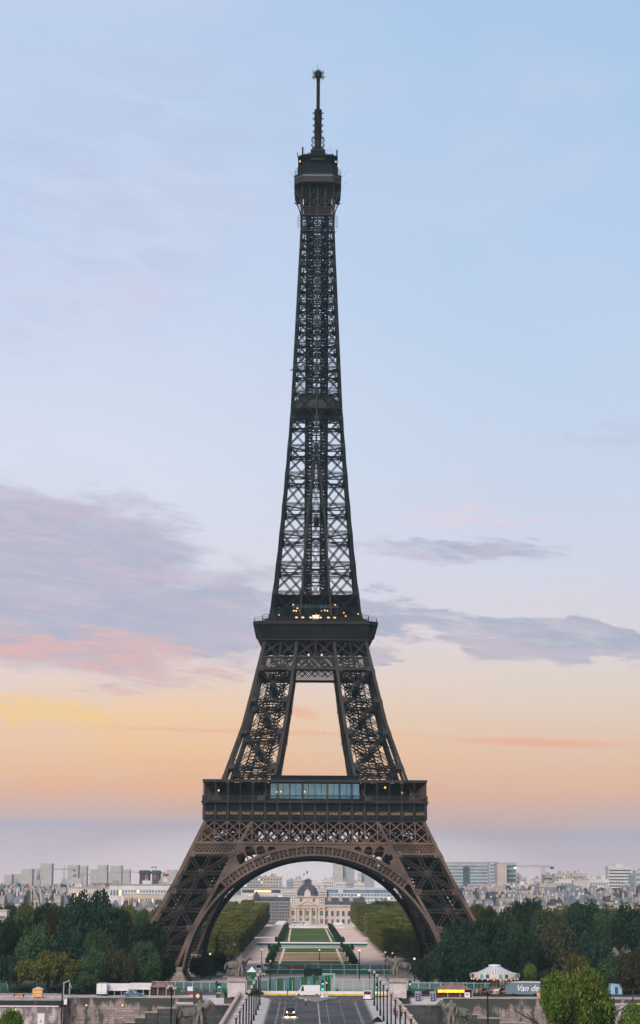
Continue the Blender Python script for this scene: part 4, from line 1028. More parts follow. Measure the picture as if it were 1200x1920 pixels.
# clipped plane trees of the park, in rows
def clipped_mesh(seed, m, sx, sy, h0, h1):
    rg = random.Random(seed); mb = MB(); n = 3600
    for _ in range(n):
        f = rg.choices((0, 1, 2, 3, 4), weights=(sy * (h1 - h0), sy * (h1 - h0), sx * (h1 - h0), sx * (h1 - h0), sx * sy * 1.3))[0]
        u, v, dd = rg.uniform(-1, 1), rg.uniform(0, 1), rg.random() ** 2 * .9
        X, Y_, Z = sx / 2, sy / 2, h0 + (h1 - h0) * v
        wob = .3 * math.sin(u * 5 + seed) + .3 * math.sin(v * 7 + seed * 2)
        if f == 0: p = Vector((-X + dd + wob * .5, u * Y_, Z)); nn = Vector((-1, 0, 0))
        elif f == 1: p = Vector((X - dd + wob * .5, u * Y_, Z)); nn = Vector((1, 0, 0))
        elif f == 2: p = Vector((u * X, -Y_ + dd + wob * .4, Z)); nn = Vector((0, -1, 0))
        elif f == 3: p = Vector((u * X, Y_ - dd + wob * .4, Z)); nn = Vector((0, 1, 0))
        else: p = Vector((u * X, (v * 2 - 1) * Y_, h1 - dd + wob * .5)); nn = Vector((0, 0, 1))
        ex = abs(p.x) / X; ey = abs(p.y) / Y_; 
        if p.z > h1 - 1.2 and max(ex, ey) > .88: p.z -= (max(ex, ey) - .88) * 6
        if p.z < h0 + 1.5 and max(ex, ey) > .8: p.z += (max(ex, ey) - .8) * 5
        a = (Vector((rg.gauss(0, 1), rg.gauss(0, 1), rg.gauss(0, 1))) + nn * 1.2).normalized(); t = a.orthogonal().normalized(); t = Matrix.Rotation(rg.uniform(0, 6.28), 3, a) @ t; b2 = a.cross(t); s = rg.uniform(.2, .42)
        mb.quad(p - t * s - b2 * s * .7, p + t * s - b2 * s * .7, p + t * s * .7 + b2 * s * .7, p - t * s * .7 + b2 * s * .7)
    return mb.mesh('crown', m)
CL = [clipped_mesh(1, FOL['clip'], 8.6, 10.8, 2.8, 12.6), clipped_mesh(2, FOL['clipg'], 8.2, 10.2, 2.4, 11.6), clipped_mesh(3, FOL['clip'], 8.0, 10.6, 3.0, 13.2), clipped_mesh(4, FOL['clipg'], 8.6, 10.9, 2.6, 12.9)]
TK = MB(); TK.tube((0, 0, 0), (0, 0, 5), .22, .18, 6); TK.tube((0, 0, 4), (0, 0, 10), .2, .1, 5); TKm = TK.mesh('trunk', bark)
rc = random.Random(9)
for sg in (-1, 1):
    for row in range(4):
        for i in range(44):
            Y = 706 + i * 12.2
            if row == 3 and i % 1: continue
            X = sg * (30.5 + row * 9.6) + (-1 if sg < 0 else 1.2)
            if sg < 0 and i < 2 and row == 0 and False: continue
            if sg > 0 and row == 0 and i in (2, 6): continue
            if 985 < Y < 1000: continue
            t = thing('clipped_tree', 'clipped olive tree, %s from the front, %s row %s of the lawns' % (ordw(i), ('inner', 'second', 'third', 'outer')[row], 'left' if sg < 0 else 'right'), 'tree', (X + rc.uniform(-.4, .4), Y, tz(Y)), rc.uniform(-.04, .04), 'clipped trees in rows beside the lawns')
            c = bpy.data.objects.new('crown', CL[rc.randrange(4)]); COL.objects.link(c); c.parent = t; c.scale = (rc.uniform(.88, 1.06), rc.uniform(.92, 1.03), rc.uniform(.93, 1.06) * (.88 + .40 * (Y - 706) / 530))
            k = bpy.data.objects.new('trunk', TKm); COL.objects.link(k); k.parent = t
# slanting hedges and topiary cones beside the lawns
hedge_m = FOL['dark']
def hedge(label, pts, w, h):
    rg = random.Random(len(label)); t = MB()
    for a, b in zip(pts, pts[1:]):
        a, b = GT(*a), GT(*b); L = (b - a).length; d = (b - a).normalized(); s = d.cross(Vector((0, 0, 1)))
        for _ in range(int(L * 26)):
            p = a + d * rg.uniform(0, L) + s * rg.uniform(-w / 2, w / 2) + Vector((0, 0, rg.uniform(0, h))); q = .35
            u = Vector((rg.gauss(0, 1), rg.gauss(0, 1), rg.gauss(0, 1))).normalized() * q; v = u.orthogonal().normalized() * q; t.quad(p - u - v, p + u - v, p + u + v, p - u + v)
    tag(t.build('hedge', hedge_m), label, 'hedge', 'low hedges beside the lawns')
hedge('dark low hedge along the left edge of the far lawn', [(525, 1767), (538, 1736)], 3.0, 1.6)
hedge('dark low hedge along the right edge of the far lawn', [(637, 1767), (618, 1736)], 3.0, 1.6)
hedge('dark shrub strip along the left edge of the near lawn', [(504, 1806), (516, 1778)], 2.2, 1.4)
hedge('dark shrub strip along the right edge of the near lawn', [(665, 1808), (649, 1778)], 2.2, 1.4)
cone_m = [crown_mesh('foliage', FOL['dark'], 5, 700, .12, 14, 'round')]
for i, (px, py) in enumerate([(507, 1818), (510, 1806), (514, 1796), (519, 1787), (523, 1779), (505, 1783), (518, 1768), (663, 1818), (657, 1806), (651, 1796), (645, 1787), (641, 1779), (660, 1783), (643, 1768)]):
    p = GT(px, py); o = bpy.data.objects.new('topiary_cone', cone_m[0]); COL.objects.link(o); o.location = p; o.scale = (1.2, 1.2, 3.2)
    tag(o, 'dark clipped topiary cone, %s from the front along the %s side of the lawns' % (ordw(i % 7), 'left' if i < 7 else 'right'), 'topiary', 'topiary cones beside the lawns')
#==MORE2==
# ================================================================== BUILDINGS
def cmat(name, c, **k): return mat(name, c, .85, var=k.pop('var', .12), scale=k.pop('scale', .08), **k)
w_white = cmat('white_render', (.52, .50, .51)); w_cream = cmat('cream_stone', (.46, .39, .32)); w_pink = cmat('pinkish_render', (.50, .43, .42)); w_grey = cmat('grey_render', (.30, .29, .30)); w_beige = cmat('beige_render', (.40, .35, .31)); w_brown = cmat('brown_render', (.20, .11, .09)); w_slab = cmat('slab_concrete', (.42, .39, .38))
zinc = cmat('zinc_roof', (.15, .17, .20), scale=.3, var=.25); slate = cmat('slate_roof', (.060, .065, .082), scale=.5, var=.3); tile = cmat('tile_roof', (.20, .10, .075)); flat_roof = cmat('flat_roof', (.26, .25, .26))
win_dark = mat('window_dark', (.05, .07, .09), .25, var=.4, scale=.3); win_blue = mat('window_blue', (.12, .19, .26), .2, var=.35, scale=.15); win_teal = mat('window_teal', (.06, .14, .17), .25, var=.3, scale=.2)
win_lit = mat('window_lit', (.8, .6, .3), .5, emit=(1.0, .72, .36), es=.75)
terr = mat('chimney_brick', (.36, .29, .25), .9, var=.3, scale=.5)
def PX(a, b, Y, py=1660): return P(a, py, Y).x, P(b, py, Y).x
def building(name, label, cat, a, b, pyt, Y, dep, wm, rows, cols=0, wmat=None, zb=3.0, roof=None, lit=0.0, wf=(.5, .5), base_z=None, group=None, seed=1, parapet=.8, top_gap=1.2, win_z0=None, step=None):
    """a facade from pixel column a to b, its top at pixel row pyt; built at its own distance and size"""
    x0, x1 = PX(a, b, Y, pyt); H = P((a + b) / 2, pyt, Y).z - zb; W = x1 - x0; rg = random.Random(seed)
    t = thing(name, label, cat, ((x0 + x1) / 2, Y, zb), 0, group)
    m = MB(); m.box(-W / 2, W / 2, 0, dep, -.5, H - parapet); wl = m.build('wall', wm, t)
    m = MB(); m.box(-W / 2 - .25, W / 2 + .25, -.3, dep + .25, H - parapet, H); rf = m.build('roof', roof or wm, t)
    z0 = win_z0 if win_z0 is not None else max(1.0, H * .25); z1 = H - parapet - top_gap; rh = (z1 - z0) / rows
    for r in range(rows):
        za = z0 + rh * r + rh * (1 - wf[1]) / 2; zb_ = za + rh * wf[1]
        if cols == 0:
            m = MB(); m.box(-W / 2 + .6, W / 2 - .6, -.12, .2, za, zb_)
            for j in range(int(W / 3)):
                pass
            m.build('window_band', wmat or win_dark, t)
        else:
            cw = (W - 1.0) / cols
            for c in range(cols):
                xa = -W / 2 + .5 + cw * c + cw * (1 - wf[0]) / 2
                m = MB(); m.box(xa, xa + cw * wf[0], -.1, .2, za, zb_); m.build('window', win_lit if rg.random() < lit else (wmat or win_dark), t)
    return t, wl, rf, W, H
def roof_bits(rf, W, H, dep, seed, n=6, hmax=3.0):
    rg = random.Random(seed)
    for i in range(n):
        w_ = rg.uniform(1.5, W * .14 + 1.6); x = rg.uniform(-W / 2 + 1, W / 2 - w_ - 1); h = rg.uniform(.8, hmax); m = MB(); y = rg.uniform(.5, dep * .5)
        m.box(x, x + w_, y, y + 3, H - .1, H + h); m.box(x + w_ * .3, x + w_ * .3 + .5, y + 1, y + 1.5, H + h, H + h + 1.0); m.build('rooftop_unit', rg.choice((w_grey, w_white, flat_roof)), rf)
# -- far tower blocks in the haze, left
for i, (a, b, y, Y, lab) in enumerate([(8, 22, 1640, 4300, 'low pale block at the far left end of the hazy skyline'), (22, 41, 1638, 4350, 'second low pale block from the left on the hazy skyline'), (41, 60.5, 1629, 4200, 'broad pale tower block left of the tallest hazy tower'), (61, 75, 1628.5, 4500, 'faint tower block touching the tallest hazy tower'),
     (76, 97.5, 1619, 3900, 'tallest hazy grey tower block at the left'), (127, 147, 1621.5, 4000, 'grey tower block behind the left crane'), (147.3, 163, 1623.5, 4400, 'paler tower block directly right of the one behind the crane'), (115, 162, 1647, 3700, 'long low pale block below the left crane'),
     (169, 182.5, 1629.5, 4600, 'faint short tower block left of the round cornered tower'), (183, 201, 1621.5, 4100, 'round cornered pale tower block with chamfered top'), (201.3, 206.5, 1635, 4800, 'thin faint block between two towers'), (206.5, 228, 1623, 4100, 'wide pale tower block behind the red and white crane jib'),
     (228.5, 243.5, 1630, 4500, 'short faint tower at the right end of the hazy group'), (312, 331, 1631, 4300, 'faint tower block right of the red saucer near the tower leg'), (300, 308, 1634, 4500, 'narrow faint block beside the dark twin building')]):
    building('tower_block', lab, 'tower block', a, b, y, Y, 30, w_slab, 12, 0, w_grey, group='hazy tower blocks', parapet=2.5, wf=(.5, .35), win_z0=6)
# -- long white modern building and neighbours, left
t, wl, rf, W, H = building('office_building', 'long white building with rows of square windows, behind the tallest left tree', 'building', 205, 330, 1657.5, 1150, 18, w_white, 2, 22, win_blue, roof=flat_roof, lit=.12, wf=(.62, .42), win_z0=10.5, top_gap=.6, seed=4)
roof_bits(rf, W, H, 16, 3, 8, 2.2)
t, wl, rf, W, H = building('apartment_building', 'cream lower building of small windows in front of the long white one', 'building', 232, 330, 1674, 1130, 14, w_cream, 3, 26, win_dark, roof=w_white, lit=.03, wf=(.42, .5), win_z0=3, seed=5)
t, wl, rf, W, H = building('office_building', 'cream building with small lit windows, left of the long white one', 'building', 128, 205, 1663, 1200, 16, w_pink, 2, 20, win_dark, roof=w_grey, lit=.22, wf=(.42, .42), win_z0=9.5, seed=6); roof_bits(rf, W, H, 12, 5, 7, 1.8)
building('brick_building', 'dark red brick block rising above the cream building', 'building', 173, 205, 1656, 1230, 12, w_brown, 1, 8, win_dark, seed=2, win_z0=16)
# dark twin building with overhanging tops
t = thing('ventilation_tower', 'dark twin concrete block with overhanging flat tops and satellite dishes', 'building', (P(281, 1640, 1500).x, 1500, 3))
s_ = 1500 / F; zt = zat(1632, 1500) - 3
for a, b, y0 in ((-19, -1.5, 1655), (4, 17.5, 1655)):
    m = MB(); m.box(a * s_, b * s_, 0, 14, -.5, zt - 3.2); m.build('block', w_grey if 0 else slate, t); m = MB(); m.box((a - 1.2) * s_, (b + 1.5) * s_, -1.2, 15, zt - 3.2, zt - 1.4); m.box((a) * s_, (b) * s_, .5, 12, zt - 1.4, zt - .6); m.build('overhang', slate, t)
m = MB(); m.box(-9 * s_, -3 * s_, -.4, .1, zt - 8.5, zt - 3.6); m.box(6 * s_, 12 * s_, -.4, .1, zt - 8, zt - 3.8); m.build('panel', w_brown, t)
for x in (3.5, 10): m = MB(); m.tube((x * s_, 2, zt - .6), (x * s_, 2, zt + 1.6), .2); m.lathe([(.3, 0), (1.3, .8), (1.35, 1.0)], (x * s_, 2, zt + 1.4), 10); m.build('satellite_dish', w_grey, t)
t = thing('rooftop_sign', 'red oval rooftop disc on a white base near the tower leg', 'sign', (P(311, 1640, 1400).x, 1400, zat(1650, 1400)))
m = MB(); m.ball((0, 0, 3.4), 2.6, 12, sz=.3); m.build('disc', mat('red_panel', (.42, .04, .04), .5), t); m = MB(); m.box(-1.4, 1.2, -.6, .8, -8, 2.8); m.build('base', w_white, t)
# domed church far left
t = thing('church_tower', 'small domed church tower among the hazy rooftops', 'church', (P(71, 1650, 2500).x, 2500, 3)); s_ = 2500 / F; zz_ = zat(1655, 2500) - 3
m = MB(); m.box(-4 * s_, 4 * s_, 0, 6, -.5, zz_ + 2); m.build('wall', w_grey, t); m = MB(); m.lathe([(3.2 * s_, zz_ + 2), (3.1 * s_, zz_ + 6), (2.2 * s_, zz_ + 9), (1.1 * s_, zz_ + 10.5), (.8 * s_, zz_ + 13), (.1, zz_ + 15.5)], (0, 3, 0), 12); m.build('dome', zinc, t)
# cranes
def crane(label, pxm, pyt, pyb, jl, jr, pyj, Y, m_, w_=1.2):
    x = P(pxm, pyj, Y).x; a, b = P(jl, pyj, Y).x - x, P(jr, pyj, Y).x - x; z0, z1, zj = 3.0, zat(pyt, Y) - 3, zat(pyj, Y) - 3
    t = thing('tower_crane', label, 'crane', (x, Y, 3)); 
    m = MB(); k = int((z1) / 3); 
    for sx_ in (-1, 1): m.box(sx_ * w_ - .25, sx_ * w_ + .25, -w_, -w_ + .5, 0, zj)
    for i in range(k): m.bar((-w_, -w_, zj * i / k), (w_, -w_, zj * (i + 1) / k), .3)
    m.bar((0, 0, zj), (0, 0, z1), .6); m.build('mast', m_, t)
    m = MB(); m.bar((a, 0, zj), (b, 0, zj), .45); m.bar((a, 0, zj + 1.6), (b, 0, zj + 1.6), .3); n = int(abs(b - a) / 3)
    for i in range(n): m.bar((a + (b - a) * i / n, 0, zj + (1.6 if i % 2 else 0)), (a + (b - a) * (i + 1) / n, 0, zj + (0 if i % 2 else 1.6)), .25)
    m.bar((0, 0, z1), (a * .6, 0, zj + 1.6), .15); m.bar((0, 0, z1), (b * .8, 0, zj + 1.6), .15); m.build('jib', m_, t)
    m = MB(); e = b if abs(b) < abs(a) else a; m.box(e - 2, e + 2, -1, 1, zj - 2.2, zj + .4); m.build('counterweight', slate, t)
crane_red = mat('crane_red', (.42, .16, .13), .7); crane_grey = mat('crane_grey', (.16, .15, .16), .7); crane_cream = mat('crane_cream', (.24, .17, .13), .7)
crane('grey construction crane in front of the hazy tower blocks, left', 120.5, 1626, 1655, 99, 139, 1633, 2800, crane_grey)
crane('smaller grey construction crane right of the first one', 154, 1639, 1655, 140, 168.5, 1643, 2600, crane_grey)
crane('crane with a long red jib behind the white building', 270, 1632, 1650, 213, 274, 1638.5, 2400, crane_red)
crane('cream and red construction crane right of the glass office block', 1017.5, 1622, 1656, 967, 1035, 1623.5, 2000, crane_cream, 1.4)
# -- under the arch
t, wl, rf, W, H = building('office_building', 'white building with one long lit window band, left under the arch', 'building', 452, 531, 1663.5, 1420, 16, w_white, 2, 18, win_dark, lit=.3, wf=(.5, .42), roof=zinc, win_z0=16, seed=8, top_gap=5.0)
m = MB(); m.box(-W / 2 + 1, W / 2 - 2, -.2, .2, H - 4.2, H - 1.8); m.build('window_band', win_dark, t); m = MB(); m.box(-6, 7, -.3, .1, H - 3.9, H - 2.3); m.build('lit_band', win_lit, t)
t, wl, rf, W, H = building('office_building', 'lower white wing with tall narrow windows at the left edge of the arch', 'building', 405, 472, 1680, 1360, 16, w_white, 1, 20, win_blue, wf=(.4, .8), roof=w_white, win_z0=6, seed=9, top_gap=1.5)
for i, (a, b, y, Y, wm_, lab) in enumerate([(463, 494, 1643, 2300, w_grey, 'grey slab block behind the lit window band, left half'), (494, 529, 1643, 2250, w_beige, 'beige block with balconies behind the lit window band'), (537, 551, 1650, 2400, w_grey, 'small grey block left of the dome'), (551, 566, 1647.5, 2100, w_pink, 'pinkish white tower house directly left of the dome'),
     (566, 586, 1650, 2500, w_grey, 'flat grey block right behind the dome lantern'), (586, 604, 1655, 2000, w_white, 'white house with stepped top right of the dome'), (604, 626, 1649, 1950, w_white, 'white block with horizontal bands right of the dome'), (628, 652, 1653, 1900, w_white, 'plain white block at the foot of the glass tower'), (650, 672, 1652, 1850, w_grey, 'grey block right of the plain white one'), (664, 684, 1655, 1800, w_white, 'white gabled block at the foot of the second glass tower'), (500, 532, 1663, 1600, w_pink, 'pale house cluster left of the dome, upper'), (528, 556, 1668, 1500, w_white, 'white house close left of the dome'), (594, 616, 1666, 1480, w_pink, 'pinkish house close right of the dome')]):
    t, wl, rf, W, H = building('city_block', lab, 'building', a, b, y, Y, 20, wm_, 7, 6 if Y < 2450 else 0, win_dark, seed=i, group='pale city blocks behind the domed building', win_z0=H * .3 if 0 else 8, wf=(.55, .45), lit=.02)
    roof_bits(rf, W, H, 16, 20 + i, 3, 3)
t, wl, rf, W, H = building('glass_tower', 'tall pale glass office tower seen right under the arch', 'tower', 643, 664.5, 1619, 2700, 30, win_blue, 20, 0, w_white, roof=w_white, wf=(.5, .4), win_z0=20, parapet=1.5)
t, wl, rf, W, H = building('concrete_tower', 'pale concrete core standing against the glass tower', 'tower', 625, 643, 1620, 2690, 30, w_slab, 20, 5, w_grey, roof=w_slab, wf=(.4, .4), win_z0=20)
building('glass_tower', 'second pale glass tower cut by the right side of the arch', 'tower', 678, 702, 1636, 2900, 30, win_blue, 16, 0, w_white, roof=w_white, wf=(.5, .4), win_z0=20)
building('concrete_tower', 'narrow pink slab beside the second glass tower', 'tower', 672, 678, 1636, 2890, 30, w_pink, 12, 0, w_grey, wf=(.5, .3), win_z0=20)
t, wl, rf, W, H = building('office_building', 'white office building with a grid of dark square windows, right under the arch', 'building', 613, 745, 1664.5, 1480, 16, w_white, 4, 21, win_blue, lit=.05, wf=(.76, .55), roof=w_white, win_z0=10, seed=12, top_gap=3.6)
m = MB(); m.box(-W / 2 + .8, -W / 2 + 9, -.2, .2, H - 4.2, H - 1.6); m.box(-W / 2 + 13, W / 2 - 2, -.2, .2, H - 4.0, H - 1.6); m.build('window_band', win_blue, t)
# -- right hand skyline
t, wl, rf, W, H = building('office_block', 'wide blue glass office block right of the tower', 'building', 826, 916, 1616, 2200, 40, w_slab, 11, 0, win_blue, roof=w_grey, wf=(.5, .62), win_z0=8, parapet=2.2)
m = MB(); m.box(-2, 6, -.6, 0, 12, H - 6); m.build('stair_core', win_dark, t)
building('office_block', 'second blue glass wing joined to the wide one by a recess', 'building', 917, 934, 1616, 2180, 40, w_slab, 11, 0, win_blue, roof=w_grey, wf=(.5, .62), win_z0=8)
building('office_block', 'blank beige slab at the end of the glass block', 'building', 932, 950, 1617.5, 2150, 34, w_beige, 1, 0, w_beige, roof=w_beige)
t, wl, rf, W, H = building('office_block', 'dark teal glass end block with one bright window', 'building', 949, 968, 1617, 2170, 36, w_slab, 8, 0, win_teal, roof=w_grey, wf=(.5, .75), win_z0=8)
m = MB(); m.box(3, 6.4, -.4, 0, H - 7, H - 5.4); m.build('lit_window', lamp_white, t)
for i, (a, b, y, Y, wm_, r_, c_, lab) in enumerate([(967, 977, 1639, 2300, w_grey, 6, 0, 'grey block stepping down from the glass building'), (976, 986, 1644, 2250, w_slab, 6, 3, 'small pale block below the crane jib'), (985, 1003, 1652, 2000, w_white, 4, 6, 'low white block left of the crane mast'), (1003, 1016, 1647.5, 2100, w_pink, 5, 4, 'pinkish block behind the crane mast'), (1020, 1042, 1640, 2000, w_grey, 6, 0, 'grey block right of the crane'),
     (1040, 1073, 1638, 1950, w_beige, 6, 8, 'broad brownish block in the centre of the right skyline'), (1072, 1100, 1637, 1940, w_beige, 6, 8, 'brownish block with a small spire at its right end'), (1047, 1075, 1648, 1700, w_white, 4, 7, 'white classical building with tall windows'), (1075, 1104, 1650, 1690, w_slab, 1, 5, 'white colonnaded building right of the classical one'), (1104, 1141, 1648, 1900, w_white, 4, 12, 'long white apartment block left of the banded tower'),
     (1184, 1193, 1640, 2300, win_blue, 5, 0, 'blue glass block at the right edge, lower'), (1192, 1215, 1632, 2200, w_slab, 6, 0, 'blue grey block cut by the right edge'), (870, 900, 1664, 1700, w_white, 3, 6, 'white block at the foot of the glass building, left'), (900, 935, 1662, 1650, w_pink, 3, 8, 'pinkish block at the foot of the glass building, centre'), (935, 972, 1660, 1720, w_white, 3, 8, 'white block at the foot of the glass building, right'), (972, 1012, 1658, 1640, w_pink, 4, 8, 'pale pink block behind the striped chimneys'), (1012, 1050, 1656, 1600, w_beige, 4, 8, 'beige block with a round gabled roof line')]):
    t, wl, rf, W, H = building('city_block', lab, 'building', a, b, y, Y, 22, wm_, r_, c_, win_blue if wm_ is w_slab else win_dark, seed=40 + i, group='city blocks on the right skyline', win_z0=7, wf=(.5, .5), lit=.03)
    roof_bits(rf, W, H, 16, 60 + i, 4, 3)
t, wl, rf, W, H = building('tower_block', 'white tower block with dark horizontal bands near the right edge', 'tower block', 1140.5, 1184, 1624.5, 2400, 24, w_white, 10, 0, win_dark, wf=(.5, .45), win_z0=8, parapet=2.0); m = MB(); m.box(-5, 4, 4, 12, H, H + 3); m.build('rooftop_unit', w_white, rf)

# -- ordinary houses with mansard roofs in rows
def house(label, a, b, pyt, Y, seed, group):
    rg = random.Random(seed); x0, x1 = PX(a, b, Y, pyt); H = P((a + b) / 2, pyt, Y).z - 3.0; W = x1 - x0; dep = 12
    wm_ = rg.choice((w_white, w_cream, w_pink, w_beige, w_cream)); rm = rg.choice((zinc, zinc, slate, flat_roof, tile if rg.random() < .12 else zinc))
    t = thing('town_house', label, 'house', ((x0 + x1) / 2, Y, 3), rg.uniform(-.12, .12), group)
    rh = min(H * .4, rg.uniform(3.0, 5.5)); e = H - rh
    m = MB(); m.box(-W / 2, W / 2, 0, dep, -.5, e); m.build('wall', wm_, t)
    m = MB(); i_ = rg.uniform(1.0, 2.2); kind = rg.random()
    if kind < .65: m.loft([[(-W / 2 - .2, -.3, e), (W / 2 + .2, -.3, e), (W / 2 + .2, dep + .3, e), (-W / 2 - .2, dep + .3, e)], [(-W / 2, i_, e + rh * .8), (W / 2, i_, e + rh * .8), (W / 2, dep - i_, e + rh * .8), (-W / 2, dep - i_, e + rh * .8)], [(-W / 2 + .3, dep * .4, H), (W / 2 - .3, dep * .4, H), (W / 2 - .3, dep * .6, H), (-W / 2 + .3, dep * .6, H)]])
    else: m.loft([[(-W / 2 - .2, -.3, e), (W / 2 + .2, -.3, e), (W / 2 + .2, dep + .3, e), (-W / 2 - .2, dep + .3, e)], [(-W * .08, .2, H), (W * .08, .2, H), (W * .08, dep - .2, H), (-W * .08, dep - .2, H)]])
    rf = m.build('roof', rm, t)
    for k in range(rg.randint(1, 3)):
        m = MB(); x = rg.choice((-1, 1)) * W / 2 * rg.uniform(.5, .98); cw = rg.uniform(.5, 1.1); ch = rg.uniform(.6, 2.0); y = rg.uniform(1, 8); m.box(x - cw / 2, x + cw / 2, y, y + 3.0, e, H + ch)
        for q in range(3): m.box(x - .15, x + .15, y + .3 + q, y + .6 + q, H + ch, H + ch + .5)
        m.build('chimney', rg.choice((terr, w_cream, w_pink)), rf)
    n = max(2, int(W / 3.0))
    for r in range(2):
        za = e - 3.4 - 3.2 * r
        if za < 2: break
        for c in range(n):
            x = -W / 2 + W * (c + .5) / n; m = MB(); m.box(x - .5, x + .5, -.08, .2, za, za + 1.9); m.build('window', win_lit if rg.random() < .03 else win_dark, t)
    if kind < .65:
        for c in range(n):
            if rg.random() < .75: x = -W / 2 + W * (c + .5) / n; m = MB(); m.box(x - .6, x + .6, .1, 2.2, e + .4, e + 2.2); m.build('dormer', rg.choice((w_white, zinc, wm_)), rf)
rh_ = random.Random(31)
def row(side, rowname, a0, a1, y0, y1, Y, wmin, wmax, seed):
    a = a0; i = 0
    while a < a1:
        w_ = rh_.uniform(wmin, wmax); py = y0 + (y1 - y0) * rh_.random()
        house('town house, %s from the left in the %s row of the %s rooftops' % (ordw(i), rowname, side), a, a + w_ * rh_.uniform(.96, 1.06), py, Y + rh_.uniform(-30, 30), seed + i, 'town houses on the %s' % side); a += w_; i += 1
row('left', 'back', -12, 140, 1656, 1662, 1500, 8, 16, 100)
row('left', 'middle', -14, 132, 1661, 1670, 1250, 9, 17, 200)
row('left', 'front', -14, 128, 1672, 1684, 1020, 10, 20, 300)
row('centre left', 'front', 186, 300, 1686, 1694, 960, 12, 22, 800)
row('right', 'back', 850, 1215, 1658, 1666, 1450, 9, 19, 400)
row('right', 'middle', 860, 1215, 1667, 1676, 1230, 10, 20, 500)
row('right', 'front', 872, 1215, 1677, 1687, 1000, 10, 21, 600)
row('arch', 'back', 400, 470, 1668, 1676, 1700, 8, 14, 700)
row('arch right', 'back', 740, 800, 1664, 1672, 1700, 8, 14, 750)

# -- the domed military school closing the park
Y0 = 1300.0; S = Y0 / F; X0 = P(576.5, 1700, Y0).x
def ez(py): return zat(py, Y0, 576) - 3.0
def ex(px): return (px - 576.5) * S
school = thing('domed_building', 'cream stone palace with slate dome, pediment and columns at the end of the park', 'building', (X0, Y0, 3))
sl = w_cream; pal = mat('palace_stone', (.50, .43, .37), .85, rgb2=(.42, .36, .31), scale=.25)
m = MB(); m.box(ex(544.5), ex(608.5), 0, 26, -.5, ez(1698.5)); m.box(ex(555), ex(598.5), 1.0, 24, ez(1698.5), ez(1682.5)); m.build('central_pavilion', pal, school)
m = MB(); m.box(ex(544), ex(609), -.9, .3, ez(1702.3), ez(1699)); m.box(ex(543.5), ex(609.5), -1.1, .5, ez(1699), ez(1697.6)); m.box(ex(554), ex(599.5), .2, 25, ez(1682.5), ez(1680.8)); m.box(ex(544), ex(609), -.4, 0, ez(1719), ez(1718.3)); m.build('cornice', pal, school)
m = MB(); a, b, z0_, z1_ = ex(560), ex(594), ez(1697.6), ez(1689.3); m.loft([[(a, -1.6, z0_), (b, -1.6, z0_), ((a + b) / 2, -1.6, z1_)], [(a, .9, z0_), (b, .9, z0_), ((a + b) / 2, .9, z1_)]]); m.bar((a - .3, -1.8, z0_), ((a + b) / 2, -1.8, z1_ + .3), .6, .6); m.bar((b + .3, -1.8, z0_), ((a + b) / 2, -1.8, z1_ + .3), .6, .6); m.build('pediment', pal, school)
for px in (560.5, 570, 583, 592.5): m = MB(); m.tube((ex(px), -1.1, -.3), (ex(px), -1.1, ez(1702.6)), .75, .62, 10); m.box(ex(px) - .95, ex(px) + .95, -2.0, -.2, ez(1703.4), ez(1702.3)); m.build('column', pal, school)
for px in (545.8, 554.5, 597.5, 607.3): m = MB(); m.box(ex(px) - .6, ex(px) + .6, -.8, .1, -.3, ez(1702.6)); m.build('pilaster', pal, school)
for px in (550, 564.5, 576.5, 588.3, 602.5):
    for yt, yb in ((1707.5, 1716.5), (1723, 1731.5)): m = MB(); m.box(ex(px) - .95, ex(px) + .95, -.1, .3, ez(yb), ez(yt)); w_o = m.build('window', win_dark, school); m = MB(); m.box(ex(px) - 1.15, ex(px) + 1.15, -.22, -.05, ez(yt), ez(yt) + .3); m.box(ex(px) - .06, ex(px) + .06, -.16, -.1, ez(yb), ez(yt)); m.build('frame', pal, w_o)
for px in (564.8, 588): m = MB(); m.box(ex(px) - .7, ex(px) + .7, .8, 1.3, ez(1690), ez(1685)); m.build('window', win_dark, school)
m = MB(); m.lathe([(ex(595.5) * 1.18, ez(1678.3)), (ex(595) * 1.17, ez(1675)), (ex(593.5) * 1.12, ez(1669)), (ex(590) * 1.08, ez(1663.5)), (ex(585.5) * 1.06, ez(1659)), (ex(582.5) * 1.05, ez(1657.5))], (0, 11, 0), 4); 
m = MB(); pr = [(19.2, 1679.5), (19.2, 1677.5), (18.6, 1672), (16.6, 1667), (13.2, 1662.5), (9.0, 1659.3), (6.0, 1658.3)]
m.loft([octo(r_ * S, r_ * S * .28, ez(y_)) for r_, y_ in pr]); m.v = [(x, y + 10.5, z) for x, y, z in m.v]; dm = smooth(m.build('dome', slate, school)) if 0 else m.build('dome', slate, school)
m = MB(); m.loft([octo(6.0 * S, S, ez(1658.6)), octo(5.6 * S, S, ez(1652.5)), octo(6.8 * S, S, ez(1652)), octo(6.4 * S, S, ez(1650)), octo(2 * S, .3, ez(1648))]); m.v = [(x, y + 10.5, z) for x, y, z in m.v]; m.build('lantern', slate, dm)
m = MB(); m.loft([[(ex(570), .3, ez(1680.8)), (ex(583), .3, ez(1680.8)), (ex(583), 2.2, ez(1680.8)), (ex(570), 2.2, ez(1680.8))], [(ex(571.5), .3, ez(1672)), (ex(581.5), .3, ez(1672)), (ex(581.5), 2.0, ez(1672)), (ex(571.5), 2.0, ez(1672))], [(ex(575), .4, ez(1667.5)), (ex(578), .4, ez(1667.5)), (ex(578), 1.6, ez(1667.5)), (ex(575), 1.6, ez(1667.5))]]); m.build('sculpted_crest', pale_stone, school)
m = MB(); m.tube((ex(576.8), 10.5, ez(1649)), (ex(576.8), 10.5, ez(1631)), .13, .1, 6); m.build('flagpole', w_white, school)
